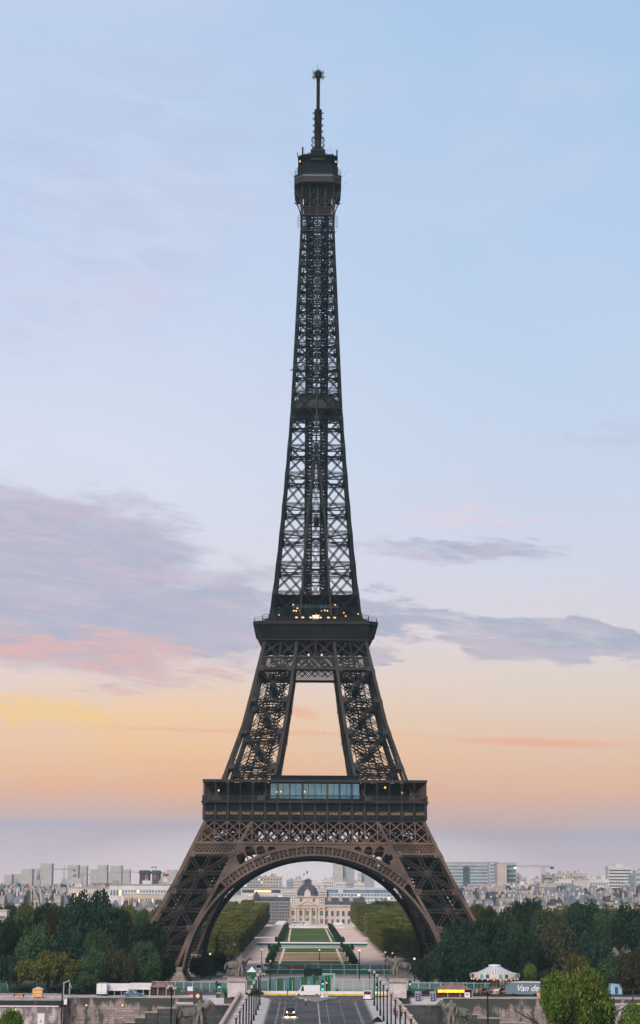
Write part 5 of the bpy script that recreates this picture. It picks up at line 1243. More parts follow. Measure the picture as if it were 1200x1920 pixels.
f_blue = mat('flag_blue', (.02, .03, .12), .8); f_white = mat('flag_white', (.7, .7, .72), .8); f_red = mat('flag_red', (.5, .04, .05), .8)
fo = bpy.data.objects.new('flag', None); COL.objects.link(fo); tag(fo, 'blue white and red flag flying above the dome', 'flag'); fo.location = (X0 + ex(576.8), Y0 + 10.5, 3)
for j, fm in enumerate((f_blue, f_white, f_red)):
    m = MB(); xa, xb = -.1 - j * 1.05, -.1 - (j + 1) * 1.05; za, zb_ = ez(1632) - j * .75, ez(1637.5) - j * .55
    m.hexa([(xa, -.05, zb_), (xb, .25 * (j % 2) - .05, zb_ - .55), (xb, .25 * (j % 2) + .05, zb_ - .55), (xa, .05, zb_), (xa, -.05, za), (xb, .25 * (j % 2) - .05, za - .75), (xb, .25 * (j % 2) + .05, za - .75), (xa, .05, za)]); m.build('stripe', fm, fo)
# right wing
m = MB(); m.box(ex(608.5), ex(689), 2.0, 20, -.5, ez(1699.5)); wr = m.build('wing', pal, school)
m = MB(); m.box(ex(608.5), ex(690), 1.2, 20.5, ez(1699.5), ez(1696.5)); m.build('cornice', pal, wr)
m = MB(); a, b = ex(608.5), ex(682); m.loft([[(a, 2.5, ez(1696.5)), (b, 2.5, ez(1696.5)), (b, 19, ez(1696.5)), (a, 19, ez(1696.5))], [(a, 5.5, ez(1683)), (b, 5.5, ez(1683)), (b, 16, ez(1683)), (a, 16, ez(1683))]]); m.build('roof', slate, school)
for px in (617, 637.5, 657, 676): m = MB(); m.box(ex(px) - 1.3, ex(px) + 1.3, 4, 8, ez(1696), ez(1680.8)); m.build('chimney', slate if px > 660 else w_grey, wr)
for k in range(8):
    px = 612 + k * 10.1
    for yt, yb in ((1708, 1717.5), (1723.5, 1731)):
        m = MB(); m.box(ex(px) - .85, ex(px) + .85, 1.85, 2.3, ez(yb), ez(yt)); w_o = m.build('window', win_dark, wr); m = MB(); m.box(ex(px) - 1.2, ex(px) + 1.2, 1.6, 1.84, ez(yt) + .05, ez(yt) + .5); m.box(ex(px) - 1.2, ex(px) - .9, 1.7, 1.95, ez(yb), ez(yt)); m.box(ex(px) + .9, ex(px) + 1.2, 1.7, 1.95, ez(yb), ez(yt)); m.build('frame', pale_stone, w_o)
# left wing behind scaffolding
m = MB(); m.box(ex(470), ex(544.5), 3.0, 20, -.5, ez(1697)); wl_ = m.build('wing', w_grey, school)
m = MB(); a, b = ex(472), ex(544.5); m.loft([[(a, 3.5, ez(1697)), (b, 3.5, ez(1697)), (b, 19, ez(1697)), (a, 19, ez(1697))], [(a + 3, 6, ez(1682.5)), (b, 6, ez(1682.5)), (b, 16, ez(1682.5)), (a + 3, 16, ez(1682.5))]]); m.build('roof', slate, school)
m = MB(); m.box(ex(477), ex(488), 4, 12, ez(1697), ez(1678)); m.box(ex(479), ex(486), 5, 11, ez(1678), ez(1675.5)); m.box(ex(481), ex(484), 6, 8, ez(1675.5), ez(1672)); m.build('stair_tower', slate, wl_)
sc_m = mat('scaffold_tube', (.26, .26, .28), .6); sc_net = mat('scaffold_net', (.075, .08, .085), .9, var=.3, scale=.2)
scf = thing('scaffolding', 'dark scaffolding with netting covering the left wing of the domed building', 'scaffolding', (X0, Y0 - 2, 3))
m = MB(); ly = [1691.5, 1697.5, 1703.5, 1709.5, 1715.5, 1721.5, 1727.5]
for y_ in ly: m.box(ex(457), ex(543.5), -.6, 1.8, ez(y_) - .25, ez(y_) + .3)
for k in range(30): x = ex(457) + k * (ex(543.5) - ex(457)) / 29; m.box(x - .17, x + .17, -.75, -.55, 0, ez(1690 if k > 4 else 1693)); m.box(x - .1, x + .1, 1.6, 1.8, 0, ez(1690))
m.build('tube_frame', sc_m, scf)
m = MB(); m.box(ex(460), ex(543), .6, .8, 0, ez(1693)); m.build('netting', sc_net, scf)
# the haze of the dawn
hz = MB(); hz.box(-7000, 7000, -420, 9100, -6, 345); hm = bpy.data.materials.new('haze'); hm.use_nodes = True; T = NT(hm.node_tree); T.n.remove(T.n['Principled BSDF'])
pvn = T.new('ShaderNodeVolumePrincipled'); pvn.inputs['Color'].default_value = (.70, .90, 1.0, 1); pvn.inputs['Density'].default_value = HAZE; pvn.inputs['Anisotropy'].default_value = 0.4
T.l.new(pvn.outputs[0], T.n['Material Output'].inputs['Volume']); tag(hz.build('haze', hm), kind='stuff')
# ================================================================== FIGURES AND STATUES
def skin_mesh(name, nodes, edges, m, sub=1):
    """one continuous body grown round a skeleton; nodes: (x, y, z, radius)"""
    me = bpy.data.meshes.new('t'); me.from_pydata([n[:3] for n in nodes], edges, []); o = bpy.data.objects.new('t', me); COL.objects.link(o)
    sk = o.modifiers.new('s', 'SKIN')
    for i, n in enumerate(nodes):
        r = n[3]; me.skin_vertices[0].data[i].radius = (r, r) if not isinstance(r, tuple) else r
        me.skin_vertices[0].data[i].use_root = (i == 0)
    sb = o.modifiers.new('b', 'SUBSURF'); sb.levels = sub; sb.render_levels = sub
    dg = bpy.context.evaluated_depsgraph_get(); r = bpy.data.meshes.new_from_object(o.evaluated_get(dg)); bpy.data.objects.remove(o)
    r.name = name; r.materials.clear()
    for mm in (m if isinstance(m, list) else [m]): r.materials.append(mm)
    r.polygons.foreach_set('use_smooth', [True] * len(r.polygons)); return r
HORSE = [(-.1, 0, 1.75, .52), (.75, 0, 1.80, .55), (-.95, 0, 1.85, .55), (1.30, 0, 2.2, .42), (1.55, 0, 2.55, .34), (1.70, 0, 2.82, .27), (2.05, 0, 2.62, .19), (2.30, 0, 2.36, .13),
         (.95, -.28, 1.2, .22), (1.0, -.3, .65, .12), (.95, -.3, .1, .13), (.95, .28, 1.2, .22), (1.35, .3, .8, .12), (1.2, .3, .3, .12),
         (-1.15, -.3, 1.25, .3), (-.95, -.3, .95, .17), (-1.3, -.3, .6, .11), (-1.2, -.3, .1, .13), (-1.15, .3, 1.25, .3), (-1.3, .3, .95, .17), (-1.65, .3, .6, .11), (-1.5, .3, .1, .13),
         (-1.5, 0, 2.0, .16), (-1.85, 0, 1.5, .2), (-1.9, 0, .9, .12), (1.68, .08, 3.12, .05), (1.35, 0, 2.75, .2)]
HE = [(0, 1), (0, 2), (1, 3), (3, 4), (4, 5), (5, 6), (6, 7), (1, 8), (8, 9), (9, 10), (1, 11), (11, 12), (12, 13), (2, 14), (14, 15), (15, 16), (16, 17), (2, 18), (18, 19), (19, 20), (20, 21), (2, 22), (22, 23), (23, 24), (5, 25), (4, 26)]
MAN = [(0, 0, 1.55, .27), (0, 0, 1.95, .25), (0, 0, 2.35, .33), (0, 0, 2.68, .13), (.02, -.02, 2.98, .2), (-.2, 0, 1.4, .22), (-.22, -.05, .8, .16), (-.25, 0, .12, .11), (-.25, -.25, .06, .1), (.22, 0, 1.4, .22), (.3, -.12, .8, .16), (.32, -.1, .12, .11), (.34, -.35, .06, .1),
       (.42, 0, 2.4, .15), (.62, -.1, 2.0, .11), (.85, .05, 2.3, .09), (1.0, .1, 2.42, .09), (-.42, 0, 2.4, .15), (-.6, -.05, 1.9, .11), (-.5, -.2, 1.5, .09), (-.46, -.26, 1.35, .09)]
ME = [(0, 1), (1, 2), (2, 3), (3, 4), (0, 5), (5, 6), (6, 7), (7, 8), (0, 9), (9, 10), (10, 11), (11, 12), (2, 13), (13, 14), (14, 15), (15, 16), (2, 17), (17, 18), (18, 19), (19, 20)]
st_stone = mat('statue_stone', (.14, .13, .115), .9, rgb2=(.085, .095, .085), scale=1.2); st_pale = mat('statue_stone_pale', (.24, .21, .185), .9, rgb2=(.10, .10, .09), scale=1.4)
HM = skin_mesh('horse', HORSE, HE, st_stone); MM = skin_mesh('warrior', MAN, ME, st_pale)
def statue(label, px, pyb, Y, s, mir, rz=0.0, plinth=True):
    p = P(px, pyb, Y); t = thing('horse_statue', label, 'statue', p, rz, 'stone statues at the bridge ends')
    for me, nm, loc, sc_ in ((HM, 'horse', (0, .5, .35), 1), (MM, 'warrior', (.55, -.55, .35), 1.08)):
        o = bpy.data.objects.new(nm, me); COL.objects.link(o); o.parent = t; o.location = (loc[0] * s * mir, loc[1] * s, loc[2] * s); o.scale = (s * mir * sc_, s * sc_, s * sc_)
    m = MB(); m.box(-2.2 * s, 2.2 * s, -1.1 * s, 1.2 * s, -.05, .38 * s); m.bar((.1 * s * mir, .1 * s, .3 * s), (.4 * s * mir, 0, 1.9 * s), .9 * s, .7 * s); m.build('rock_base', st_stone, t)
def pedestal(label, a, b, pyt, pyb, Y, z0=4.0):
    x0, x1 = P(a, pyt, Y).x, P(b, pyt, Y).x; zt = zat(pyt, Y); W = (x1 - x0) / 2
    t = thing('stone_pedestal', label, 'pedestal', ((x0 + x1) / 2, Y, z0), 0, 'statue pedestals'); zb = zat(pyb, Y) - z0
    m = MB(); m.box(-W, W, 0, 2 * W, zb, zt - z0 - .9); m.build('shaft', pale_stone, t)
    m = MB(); m.box(-W - .35, W + .35, -.35, 2 * W + .35, zt - z0 - .9, zt - z0 - .45); m.box(-W - .1, W + .1, -.1, 2 * W + .1, zt - z0 - .45, zt - z0); m.build('cornice', coping, t)
    m = MB(); m.box(-W - .8, W + .8, -.8, 2 * W + .5, 0, zb); m.build('base', quay_dark, t)
pedestal('pale stone pedestal under the statue at the far left end of the bridge', 427, 460, 1834, 1871, 446)
pedestal('pale stone pedestal under the statue at the far right end of the bridge', 730, 762, 1834, 1871, 446)
statue('stone warrior leading a horse on the pedestal at the far left bridge end', 444, 1834.5, 448, 1.55, 1)
statue('stone warrior leading a horse on the pedestal at the far right bridge end', 748, 1834.5, 448, 1.5, -1)
statue('stone horse and warrior cut by the bottom edge, left of the bridge', 365, 1932, 290, 1.32, 1)
statue('stone horse and warrior cut by the bottom edge, right of the bridge', 855, 1932, 290, 1.32, -1)
for i, px in enumerate((366, 856)):
    p = P(px, 1932, 290); t = thing('stone_pedestal', 'stone pedestal below the bottom statue at the %s' % ('left', 'right')[i], 'pedestal', (p.x, 290, 3), 0, 'statue pedestals'); m = MB(); m.box(-2.9, 2.9, -1.6, 1.8, 0, p.z - 3.3); m.build('shaft', pale_stone, t); m = MB(); m.box(-3.2, 3.2, -1.9, 2.1, p.z - 3.3, p.z - 3.02); m.build('cornice', coping, t)
skin_c = mat('skin', (.42, .28, .22), .6); cloth_dark = mat('dark_cloth', (.02, .022, .03), .9); cloth_grey = mat('grey_cloth', (.12, .12, .13), .9); cloth_red = mat('red_cloth', (.25, .04, .04), .9); cloth_pale = mat('pale_cloth', (.45, .42, .42), .9); hair_m = mat('dark_hair', (.02, .015, .012), .9)
PER = [(0, 0, .92, .14), (0, 0, 1.15, .13), (0, 0, 1.38, .16), (0, 0, 1.52, .06), (0, -.01, 1.66, .095), (-.09, 0, .8, .1), (-.1, -.12, .45, .07), (-.1, -.06, .06, .05), (-.1, -.2, .03, .045), (.09, 0, .8, .1), (.1, .1, .45, .07), (.1, .24, .08, .05), (.1, .12, .03, .045),
       (.2, 0, 1.38, .065), (.25, .08, 1.1, .05), (.24, .02, .86, .04), (.24, -.02, .76, .035), (-.2, 0, 1.38, .065), (-.25, -.06, 1.1, .05), (-.24, -.16, .88, .04), (-.24, -.2, .8, .035)]
def person(label, x, y, z, rz, top, legs, group=None, seat=False):
    nd = list(PER)
    if seat: nd = [(a, b - (.35 if c < .9 and c > .3 and abs(a) < .15 else .1 if c < .3 else 0) - (c > 1.0) * .12, c + (.0), r) for a, b, c, r in nd]
    me = skin_mesh('person', nd, ME, [skin_c, top, legs])
    for p in me.polygons: zc = p.center.z; p.material_index = 0 if zc > 1.5 else (1 if zc > .86 else 2)
    o = bpy.data.objects.new('person', me); COL.objects.link(o); o.location = (x, y, z); o.rotation_euler = (0, 0, rz); tag(o, label, 'person', group)
    h = MB(); h.ball((0, .02 - (.12 if seat else 0), 1.70), .105, 8); h.build('hair', hair_m, o); return o
def onbridge(px, pyb): return G(px, pyb, 6.08)
p = G(539, 1866, 5.8); person('pedestrian in dark clothes crossing the street left of the white van', p.x, p.y, 5.75, 1.3, cloth_dark, cloth_dark)
p = G(631, 1858, 5.6); person('person in dark clothes standing behind the yellow and white barrier', p.x, 463, tz(463) + .03, 0, cloth_dark, cloth_dark)
for px, py, c1, l in ((739, 1904, cloth_red, 'person in a dark red jacket walking on the right pavement'), (744.5, 1909, cloth_grey, 'person in grey walking behind the others on the right pavement'), (752.5, 1911, cloth_dark, 'person with a dark backpack near the right parapet')):
    p = onbridge(px, py); person(l, p.x, p.y, 6.07, 3.1 if c1 != cloth_grey else 0, c1, cloth_dark)

# ================================================================== VEHICLES
tyre = mat('tyre_rubber', (.015, .015, .015), .9); rim_m = mat('wheel_rim', (.25, .25, .27), .4, metal=.6); v_white = mat('white_coachwork', (.62, .63, .66), .35); v_black = mat('black_coachwork', (.02, .022, .028), .25); v_blue = mat('blue_coachwork', (.03, .12, .22), .3); v_green = mat('dark_green_coachwork', (.01, .05, .05), .3); v_red = mat('dark_red_coachwork', (.18, .02, .02), .5); v_teal = mat('pale_teal_coachwork', (.30, .42, .40), .4)
v_glass = mat('car_glass', (.02, .03, .04), .1); head_l = mat('headlight', (1, .9, .7), .3, emit=(1, .74, .42), es=9.0); head_off = mat('headlight_off', (.5, .5, .5), .2); tail_l = mat('tail_light', (.5, .03, .02), .4, emit=(1, .12, .05), es=.8)
def wheel(parent, x, y, r=.33):
    m = MB(); m.tube((x - .1, y, r), (x + .1, y, r), r, k=14); w_ = m.build('wheel', tyre, parent); m = MB(); m.tube((x - .115, y, r), (x + .115, y, r), r * .58, k=10); m.build('rim', rim_m, w_)
def car(name, label, cat, x, y, z, rz, paint, kind='car', lights=False, L=4.2, W=1.75, H=1.45):
    # nose towards -y before turning
    t = thing(name, label, cat, (x, y, z), rz)
    l, h = L / 2, W / 2; body = MB()
    if kind == 'car':
        pr = [(-l, .35), (-l, .62), (-l + .1, .78), (-l * .45, .92), (l * .8, .95), (l, .85), (l, .35)]
        cab = [(-l * .42, .92, h * .94), (-l * .08, H, h * .76), (l * .48, H, h * .76), (l * .85, .93, h * .9)]
    else:
        pr = [(-l, .4), (-l, .85), (-l + .12, 1.05), (-l + .8, 1.25), (l, 1.3), (l, .4)]
        cab = [(-l + .8, 1.22, h * .98), (-l + 1.6, H - .05, h * .93), (l - .05, H, h * .93), (l - .02, 1.25, h * .99)]
    n = len(pr); body.loft([[(-h * .96, a, b) for a, b in pr], [(-h, a, b * .98) for a, b in pr], [(h, a, b * .98) for a, b in pr], [(h * .96, a, b) for a, b in pr]])
    body.loft([[(-c_, a, b) for a, b, c_ in cab], [(c_, a, b) for a, b, c_ in cab]]); body.build('body', paint, t)
    m = MB(); (a0, b0, c0), (a1, b1, c1) = cab[0], cab[1]
    e = .02
    m.quad((-c0 * .88, a0 + .06 - e, b0 + .08), (c0 * .88, a0 + .06 - e, b0 + .08), (c1 * .88, a1 - .03 - e, b1 - .07), (-c1 * .88, a1 - .03 - e, b1 - .07)); m.build('windscreen', v_glass, t)
    (a2, b2, c2), (a3, b3, c3) = cab[3], cab[2]
    m = MB(); m.quad((c2 * .88, a2 + e, b2 + .1), (-c2 * .88, a2 + e, b2 + .1), (-c3 * .88, a3 + e + (.2 if kind == 'car' else .01), b3 - .1), (c3 * .88, a3 + e + (.2 if kind == 'car' else .01), b3 - .1)); m.build('rear_window', v_glass, t)
    for s_ in (-1, 1):
        m = MB(); xa = s_ * (c0 + c1) / 2 * 1.005 + s_ * .03; yb = l * .5 if kind == 'car' else -l + 2.1
        m.hexa([(xa, a0 + .45, b0 + .06), (xa + s_ * .02, a0 + .45, b0 + .06), (xa + s_ * .02, yb, b0 + .06), (xa, yb, b0 + .06), (xa - s_ * .06, a1 + .1, b1 - .12), (xa - s_ * .04, a1 + .1, b1 - .12), (xa - s_ * .04, yb - .1, b1 - .12), (xa - s_ * .06, yb - .1, b1 - .12)]); m.build('side_window', v_glass, t)
        m = MB(); m.ball((s_ * h * .72, -l + .02, .68), .15 if kind == 'car' else .16, 8); m.build('headlight', head_l if lights else head_off, t)
        m = MB(); m.box(s_ * h * .8 - .12, s_ * h * .8 + .12, l - .02, l + .03, .75, .95 if kind == 'car' else 1.3); m.build('tail_light', tail_l, t)
        wheel(t, s_ * (h - .1), -l + .8); wheel(t, s_ * (h - .1), l - .75)
    m = MB(); m.box(-h * .8, h * .8, -l - .03, -l + .05, .32, .5); m.box(-.26, .26, -l - .05, -l - .02, .5, .62); m.build('bumper', cloth_grey, t)
    return t
p = onbridge(544.5, 1901.5); cx_, cy_ = p.x, p.y
ct = car('parked_car' if 0 else 'car', 'dark car with glowing headlights driving towards the viewer on the bridge', 'car', cx_, cy_, 5.93, 0, v_black, lights=True, W=1.9, H=1.5)
for s_ in (-1, 1):
    sl_ = bpy.data.lights.new('headlight_beam', 'SPOT'); sl_.energy = 2600; sl_.spot_size = R(34); sl_.spot_blend = 1.0; sl_.color = (1, .68, .34); sl_.shadow_soft_size = .1
    so_ = bpy.data.objects.new('headlight_beam', sl_); COL.objects.link(so_); so_.location = (cx_ + s_ * .68, cy_ - 2.3, 6.63); so_.rotation_euler = (R(72), 0, R(180))
vz = tz(462)
vt = car('van', 'white delivery van parked along the yellow barrier beyond the bridge', 'van', P(577, 1860, 453).x, 453, 5.62, R(-90), v_white, 'van', L=6.0, W=2.1, H=2.6)
m = MB()
cu = bpy.data.curves.new('van_lettering', 'FONT'); cu.body = 'Euro Fresh' if 0 else 'Van'; 
bpy.data.curves.remove(cu)
m.box(-1.075, -1.062, -.7, -.35, 1.75, 2.1); m.build('emblem', mat('van_emblem_blue', (.15, .32, .45), .5), vt)
for k in range(7): m = MB(); m.box(-1.075, -1.062, -.2 + k * .26, -.02 + k * .26, 1.82, 2.02); m.build('emblem_bar', mat('van_bar_%d' % k, (.35, .42, .5), .5) if k == 0 else MATS['van_bar_0'], vt)
p = G(692, 1875, 5.95); car('van', 'white van with orange lights seen from behind at the right kerb', 'van', p.x, 434, 5.95, R(168), v_white, 'van', L=4.6, W=1.9, H=2.2)
p = P(763, 1866, 452); car('car', 'dark green car right of the right pedestal', 'car', p.x + .8, 456, 5.45, R(80), v_green)
p = P(797, 1860, 455); car('car', 'black car with one bright headlight behind the blue information pillars', 'car', P(800, 1862, 462).x, 462, 5.35, R(-80), v_black, lights=True)
p = P(250, 1869, 450); car('car', 'blue estate car parked under the white awning', 'car', p.x, 451, 5.42, R(82), v_blue, L=4.7)
p = P(458, 1872, 452); car('car', 'dark car partly hidden by the left pedestal and lamp posts', 'car', P(478, 1868, 452).x, 452.5, 5.6, R(-86), v_black)
for i, (px, py, Y, pt, kd, rz, lb) in enumerate([(485, 1819, 625, v_white, 'van', 0, 'white van behind the tent, left of the lawns'), (499, 1818, 635, v_white, 'van', .1, 'white camper van right of the white tent'), (486, 1826, 590, v_white, 'car', 1.4, 'pale car in front of the white tent'), (596, 1818, 640, v_teal, 'van', 1.57, 'pale teal crew truck in front of the lawns'), (536, 1818, 640, v_white, 'car', 1.57, 'small white car left of the dark red container'),
     (765, 1858, 480, v_black, 'car', 1.5, 'black car behind the traffic light right of the right pedestal'), (690, 1819, 630, v_white, 'car', 1.57, 'pale car beside the small blue container'), (728, 1797, 760, v_black, 'car', .2, 'dark car parked below the clipped trees on the right'), (620, 1853, 520, v_teal, 'van', 0, 'pale teal lorry behind the traffic lights')]):
    x = P(px, py, Y).x; car('van' if kd == 'van' else 'car', lb, kd, x, Y, tz(Y) + .02, rz, pt, kd, L=5.2 if kd == 'van' else 4.2, H=2.4 if kd == 'van' else 1.45)
t = thing('bus', 'white and blue coach parked in front of the domed building', 'bus', (P(560, 1735, 1270).x, 1270, 3)); m = MB(); m.box(-4.6, 4.6, -1.2, 1.2, .4, 3.1); m.build('body', v_white, t); m = MB(); m.box(-4.3, 1.5, -1.28, -1.15, 1.6, 2.6); m.box(2.2, 4.2, -1.28, -1.15, 1.5, 2.6); m.build('window_band', v_glass, t)
for x in (-3, 3): m = MB(); m.tube((x, -1.25, .5), (x, -1.0, .5), .5, k=10); m.build('wheel', tyre, t)
for i, (px, W) in enumerate(((526, 3.6), (634, 3.0))):
    t = thing('lorry', 'white box lorry parked %s the domed building' % ('left in front of', 'right in front of')[i], 'lorry', (P(px, 1735, 1265).x, 1265, 3)); m = MB(); m.box(-W + 1.6, W, -1.2, 1.2, .9, 3.4 - i); m.build('box', v_white, t); m = MB(); m.loft([[(-W, -1.1, .5), (-W + 1.5, -1.1, .5), (-W + 1.5, 1.1, .5), (-W, 1.1, .5)], [(-W, -1.1, 1.5), (-W + 1.5, -1.1, 1.5), (-W + 1.5, 1.1, 1.5), (-W, 1.1, 1.5)], [(-W + .5, -1, 2.4), (-W + 1.5, -1, 2.4), (-W + 1.5, 1, 2.4), (-W + .5, 1, 2.4)]]); m.build('cab', v_white, t)
    for x in (-W + .8, W - 1): m = MB(); m.tube((x, -1.25, .45), (x, -1.0, .45), .45, k=10); m.build('wheel', tyre, t)
# cyclist on the road
p = G(548 + 400 - 400, 1886, 5.95); p = G(573.5, 1886, 5.95); bx_, by_ = p.x, p.y
person('cyclist with a white helmet riding along the middle of the bridge', bx_, by_, 6.0, 3.1, cloth_pale, cloth_dark, seat=True)
t = thing('bicycle', 'bicycle ridden by the cyclist on the bridge', 'bicycle', (bx_, by_, 5.95), .02)
for y in (-.52, .52):
    m = MB(); k = 14; pts = [(0, y + .33 * math.cos(2 * math.pi * i / k), .34 + .33 * math.sin(2 * math.pi * i / k)) for i in range(k + 1)]
    for a, b in zip(pts, pts[1:]): m.bar(a, b, .035)
    m.build('wheel', tyre, t)
m = MB()
for a, b in (((0, -.52, .34), (0, -.35, .9)), ((0, -.35, .85), (0, .1, .35)), ((0, .1, .35), (0, .52, .34)), ((0, .1, .35), (0, .25, .85)), ((0, .25, .85), (0, .52, .34)), ((0, -.35, .82), (0, .22, .78)), ((-.25, -.38, .98), (.25, -.38, .98)), ((0, -.35, .85), (0, -.38, .98))): m.bar(a, b, .035)
m.box(-.07, .07, .15, .4, .86, .92); m.build('frame', v_black, t)

# ================================================================== LAMPS, LIGHTS AND BARRIERS
glass_lamp = mat('lamp_glass', (.42, .36, .33), .3)
def street_lamp(label, x, y, z, h, group, lit=False, s=1.0, prot={}):
    t = thing('street_lamp', label, 'street lamp', (x, y, z), 0, group)
    m = MB(); m.tube((0, 0, 0), (0, 0, 1.1), .21 * s, .19 * s, 8); m.tube((0, 0, .9), (0, 0, h - .75 * s), .14 * s, .12 * s, 8); m.lathe([(.12 * s, 0), (.24 * s, .1), (.16 * s, .22)], (0, 0, h - .9 * s), 8); m.build('pole', steel_black, t)
    m = MB(); m.lathe([(.14 * s, 0), (.28 * s, .12 * s), (.32 * s, .38 * s), (.20 * s, .52 * s)], (0, 0, h - .72 * s), 10); m.build('lantern', lamp_white if lit else glass_lamp, t)
    m = MB(); m.lathe([(.38 * s, 0), (.28 * s, .1 * s), (.06 * s, .2 * s)], (0, 0, h - .2 * s), 10); m.build('cap', pale_stone, t)
for i in range(10):
    Y = 412 - i * 14.9
    for sg, nm in ((-1, 'left'), (1, 'right')): street_lamp('%s lamp post from the far end in the %s row of the bridge' % (ordw(i), nm), sg * 12.6 + (.15 if sg > 0 else 0) + (i * .06 if sg > 0 else -i*.02), Y, 6.05, 7.6, 'lamp posts along the bridge')
for i, (px, pyt, Y, lit, h) in enumerate([(491, 1778, 640, True, None), (599, 1779, 720, True, None), (674, 1779, 560, True, None), (722.5, 1783, 640, True, None), (736, 1785, 700, True, None), (440, 1769, 640, False, None), (507, 1800, 520, False, None), (612, 1828, 500, False, None), (777, 1795, 560, True, None), (394, 1786, 560, True, None), (200, 1826, 480, True, None), (693, 1817, 480, False, None)]):
    q = P(px, pyt, Y); zg = tz(Y); street_lamp(['lit park lamp left of the near lawn', 'lit park lamp in the middle of the brown lawn strip', 'tall lit lamp right of the near lawn', 'lit lamp under the right clipped trees', 'small orange lit lamp beneath the right clipped trees', 'unlit lamp before the left clipped trees', 'dark lamp post left in front of the green barrier', 'thin dark post behind the green traffic light', 'lit lamp against the right leg of the tower', 'lit lamp in the dark shrub below the left leg', 'lit lamp on a pole right of the white box truck', 'dark lamp post at the right end of the barrier'][i], q.x, Y, zg, q.z - zg, 'park and street lamps', lit, 1.0)
# three globed candelabras on the near bank
for i, (px, pyt) in enumerate(((322, 1846), (914, 1853))):
    q = P(px, pyt, 285); t = thing('candelabra_lamp', 'black five globe candelabra lamp rising from the bottom edge, %s' % ('left', 'right of the kiosk')[i], 'street lamp', (q.x, 285, 5.5)); h = q.z - 5.5
    m = MB(); m.tube((0, 0, 0), (0, 0, h - .4), .13, .1, 8); m.build('pole', steel_black, t)
    for k in range(5 if i == 0 else 2):
        a = k * 1.2566 + .3 if i == 0 else k * math.pi; x, y = .62 * math.cos(a), .62 * math.sin(a); zz_ = h - .55 + (.3 if k % 2 else 0)
        m = MB(); m.bar((0, 0, h - 1.1), (x, y, zz_ - .3), .07); ar = m.build('arm', steel_black, t); m = MB(); m.ball((x, y, zz_), .2, 8); m.build('globe', glass_lamp if i == 0 else steel_black, ar)
q = P(117.5, 1843, 300); t = thing('lamp_mast', 'tall thin black mast in front of the left quay wall', 'mast', (q.x, 300, 5.5)); m = MB(); m.tube((0, 0, 0), (0, 0, q.z - 5.5), .13, .10, 8); m.build('pole', steel_black, t); m = MB(); m.bar((0, 0, q.z - 5.6), (.9, 0, q.z - 5.2), .12); m.ball((1.0, 0, q.z - 5.2), .18, 6); m.build('arm', w_grey, t)
q = P(122, 1871, 446); t = thing('gangway_frame', 'pale metal frame with railing standing on the corner of the left quay wall', 'frame', (q.x, 446, q.z)); m = MB()
for x in (-.4, 1.0): m.box(x - .12, x + .12, -.1, .1, 0, 3.6)
m.bar((-.4, 0, 3.6), (1.0, 0, 4.0), .2); m.bar((1.0, 0, 3.4), (1.6, 0, 2.2), .15); m.build('tube_frame', w_grey, t)
# railing on the left wall
q0, q1 = P(-60, 1873, 441), P(118, 1873, 441); t = thing('railing', 'pale railing on top of the far left quay parapet', 'railing', (q0.x, 441.6, q0.z)); Lr = q1.x - q0.x
m = MB(); m.box(0, Lr, -.05, .05, 1.15, 1.32); m.box(0, Lr, -.12, .12, 0, .16); m.build('rail', coping, t)
for k in range(14): m = MB(); x = Lr * k / 13; m.box(x - .08, x + .08, -.06, .06, 0, 1.2); m.build('post', coping, t)

# traffic lights
g_on = mat('signal_green', (0, .4, .2), .4, emit=(.05, 1, .45), es=4); r_on = mat('signal_red', (.5, .05, .02), .4, emit=(1, .16, .03), es=4); off_l = mat('signal_off', (.02, .02, .02), .5)
def traffic_light(label, px, pyt, Y, h, on, white_base=False, two=False):
    q = P(px, pyt, Y); z = q.z - h; t = thing('traffic_light', label, 'traffic light', (q.x, Y, z))
    m = MB(); m.tube((0, 0, 0), (0, 0, h - .9), .09, .08, 6); m.build('pole', w_white if white_base and 0 else steel_black, t)
    m = MB(); m.box(-.28, .28, -.1, .15, h - 1.15, h); hd = m.build('signal_head', steel_black, t)
    for k, c in enumerate(('g', 'o', 'r')):
        m = MB(); zz_ = h - .95 + k * .36; m.ball((0, -.14, zz_), .17, 8); m.build('signal_lens', (g_on if c == 'g' and on == 'g' else r_on if c == 'r' and on == 'r' else off_l), hd)
    if two: m = MB(); m.ball((0, -.15, h - 2.2), .2, 8); m.build('repeater', g_on if on == 'g' else r_on, t)
    if white_base: m = MB(); m.lathe([(.7, 0), (.45, .25), (.22, .4), (.2, 1.2), (.1, 1.3)], (0, 0, 0), 8); m.build('white_base', v_white, t)
traffic_light('green traffic light on the island with a white base', 605, 1837, 441, 4.0, 'g', True, True)
traffic_light('orange red traffic light right of the green one on the island', 612.5, 1841, 444, 3.6, 'r', True)
traffic_light('green traffic light left of the left pedestal', 411.5, 1843, 450, 4.0, 'g'); traffic_light('dark red signal post beside the green one, left of the left pedestal', 406.5, 1840, 449, 4.6, 'n')
traffic_light('green traffic light right of the right pedestal', 768.5, 1838, 455, 4.2, 'g'); traffic_light('green signal between the right row of bridge lamps', 706.5, 1843, 446, 3.6, 'g', two=True)
q = G(570.5, 1863, 6.0); t = thing('bollard', 'white conical bollard on the left tip of the island', 'bollard', (q.x, q.y, 6.05)); m = MB(); m.lathe([(.75, 0), (.5, .2), (.3, .4), (.28, 1.6), (.1, 1.7)], k=10); m.build('post', v_white, t)
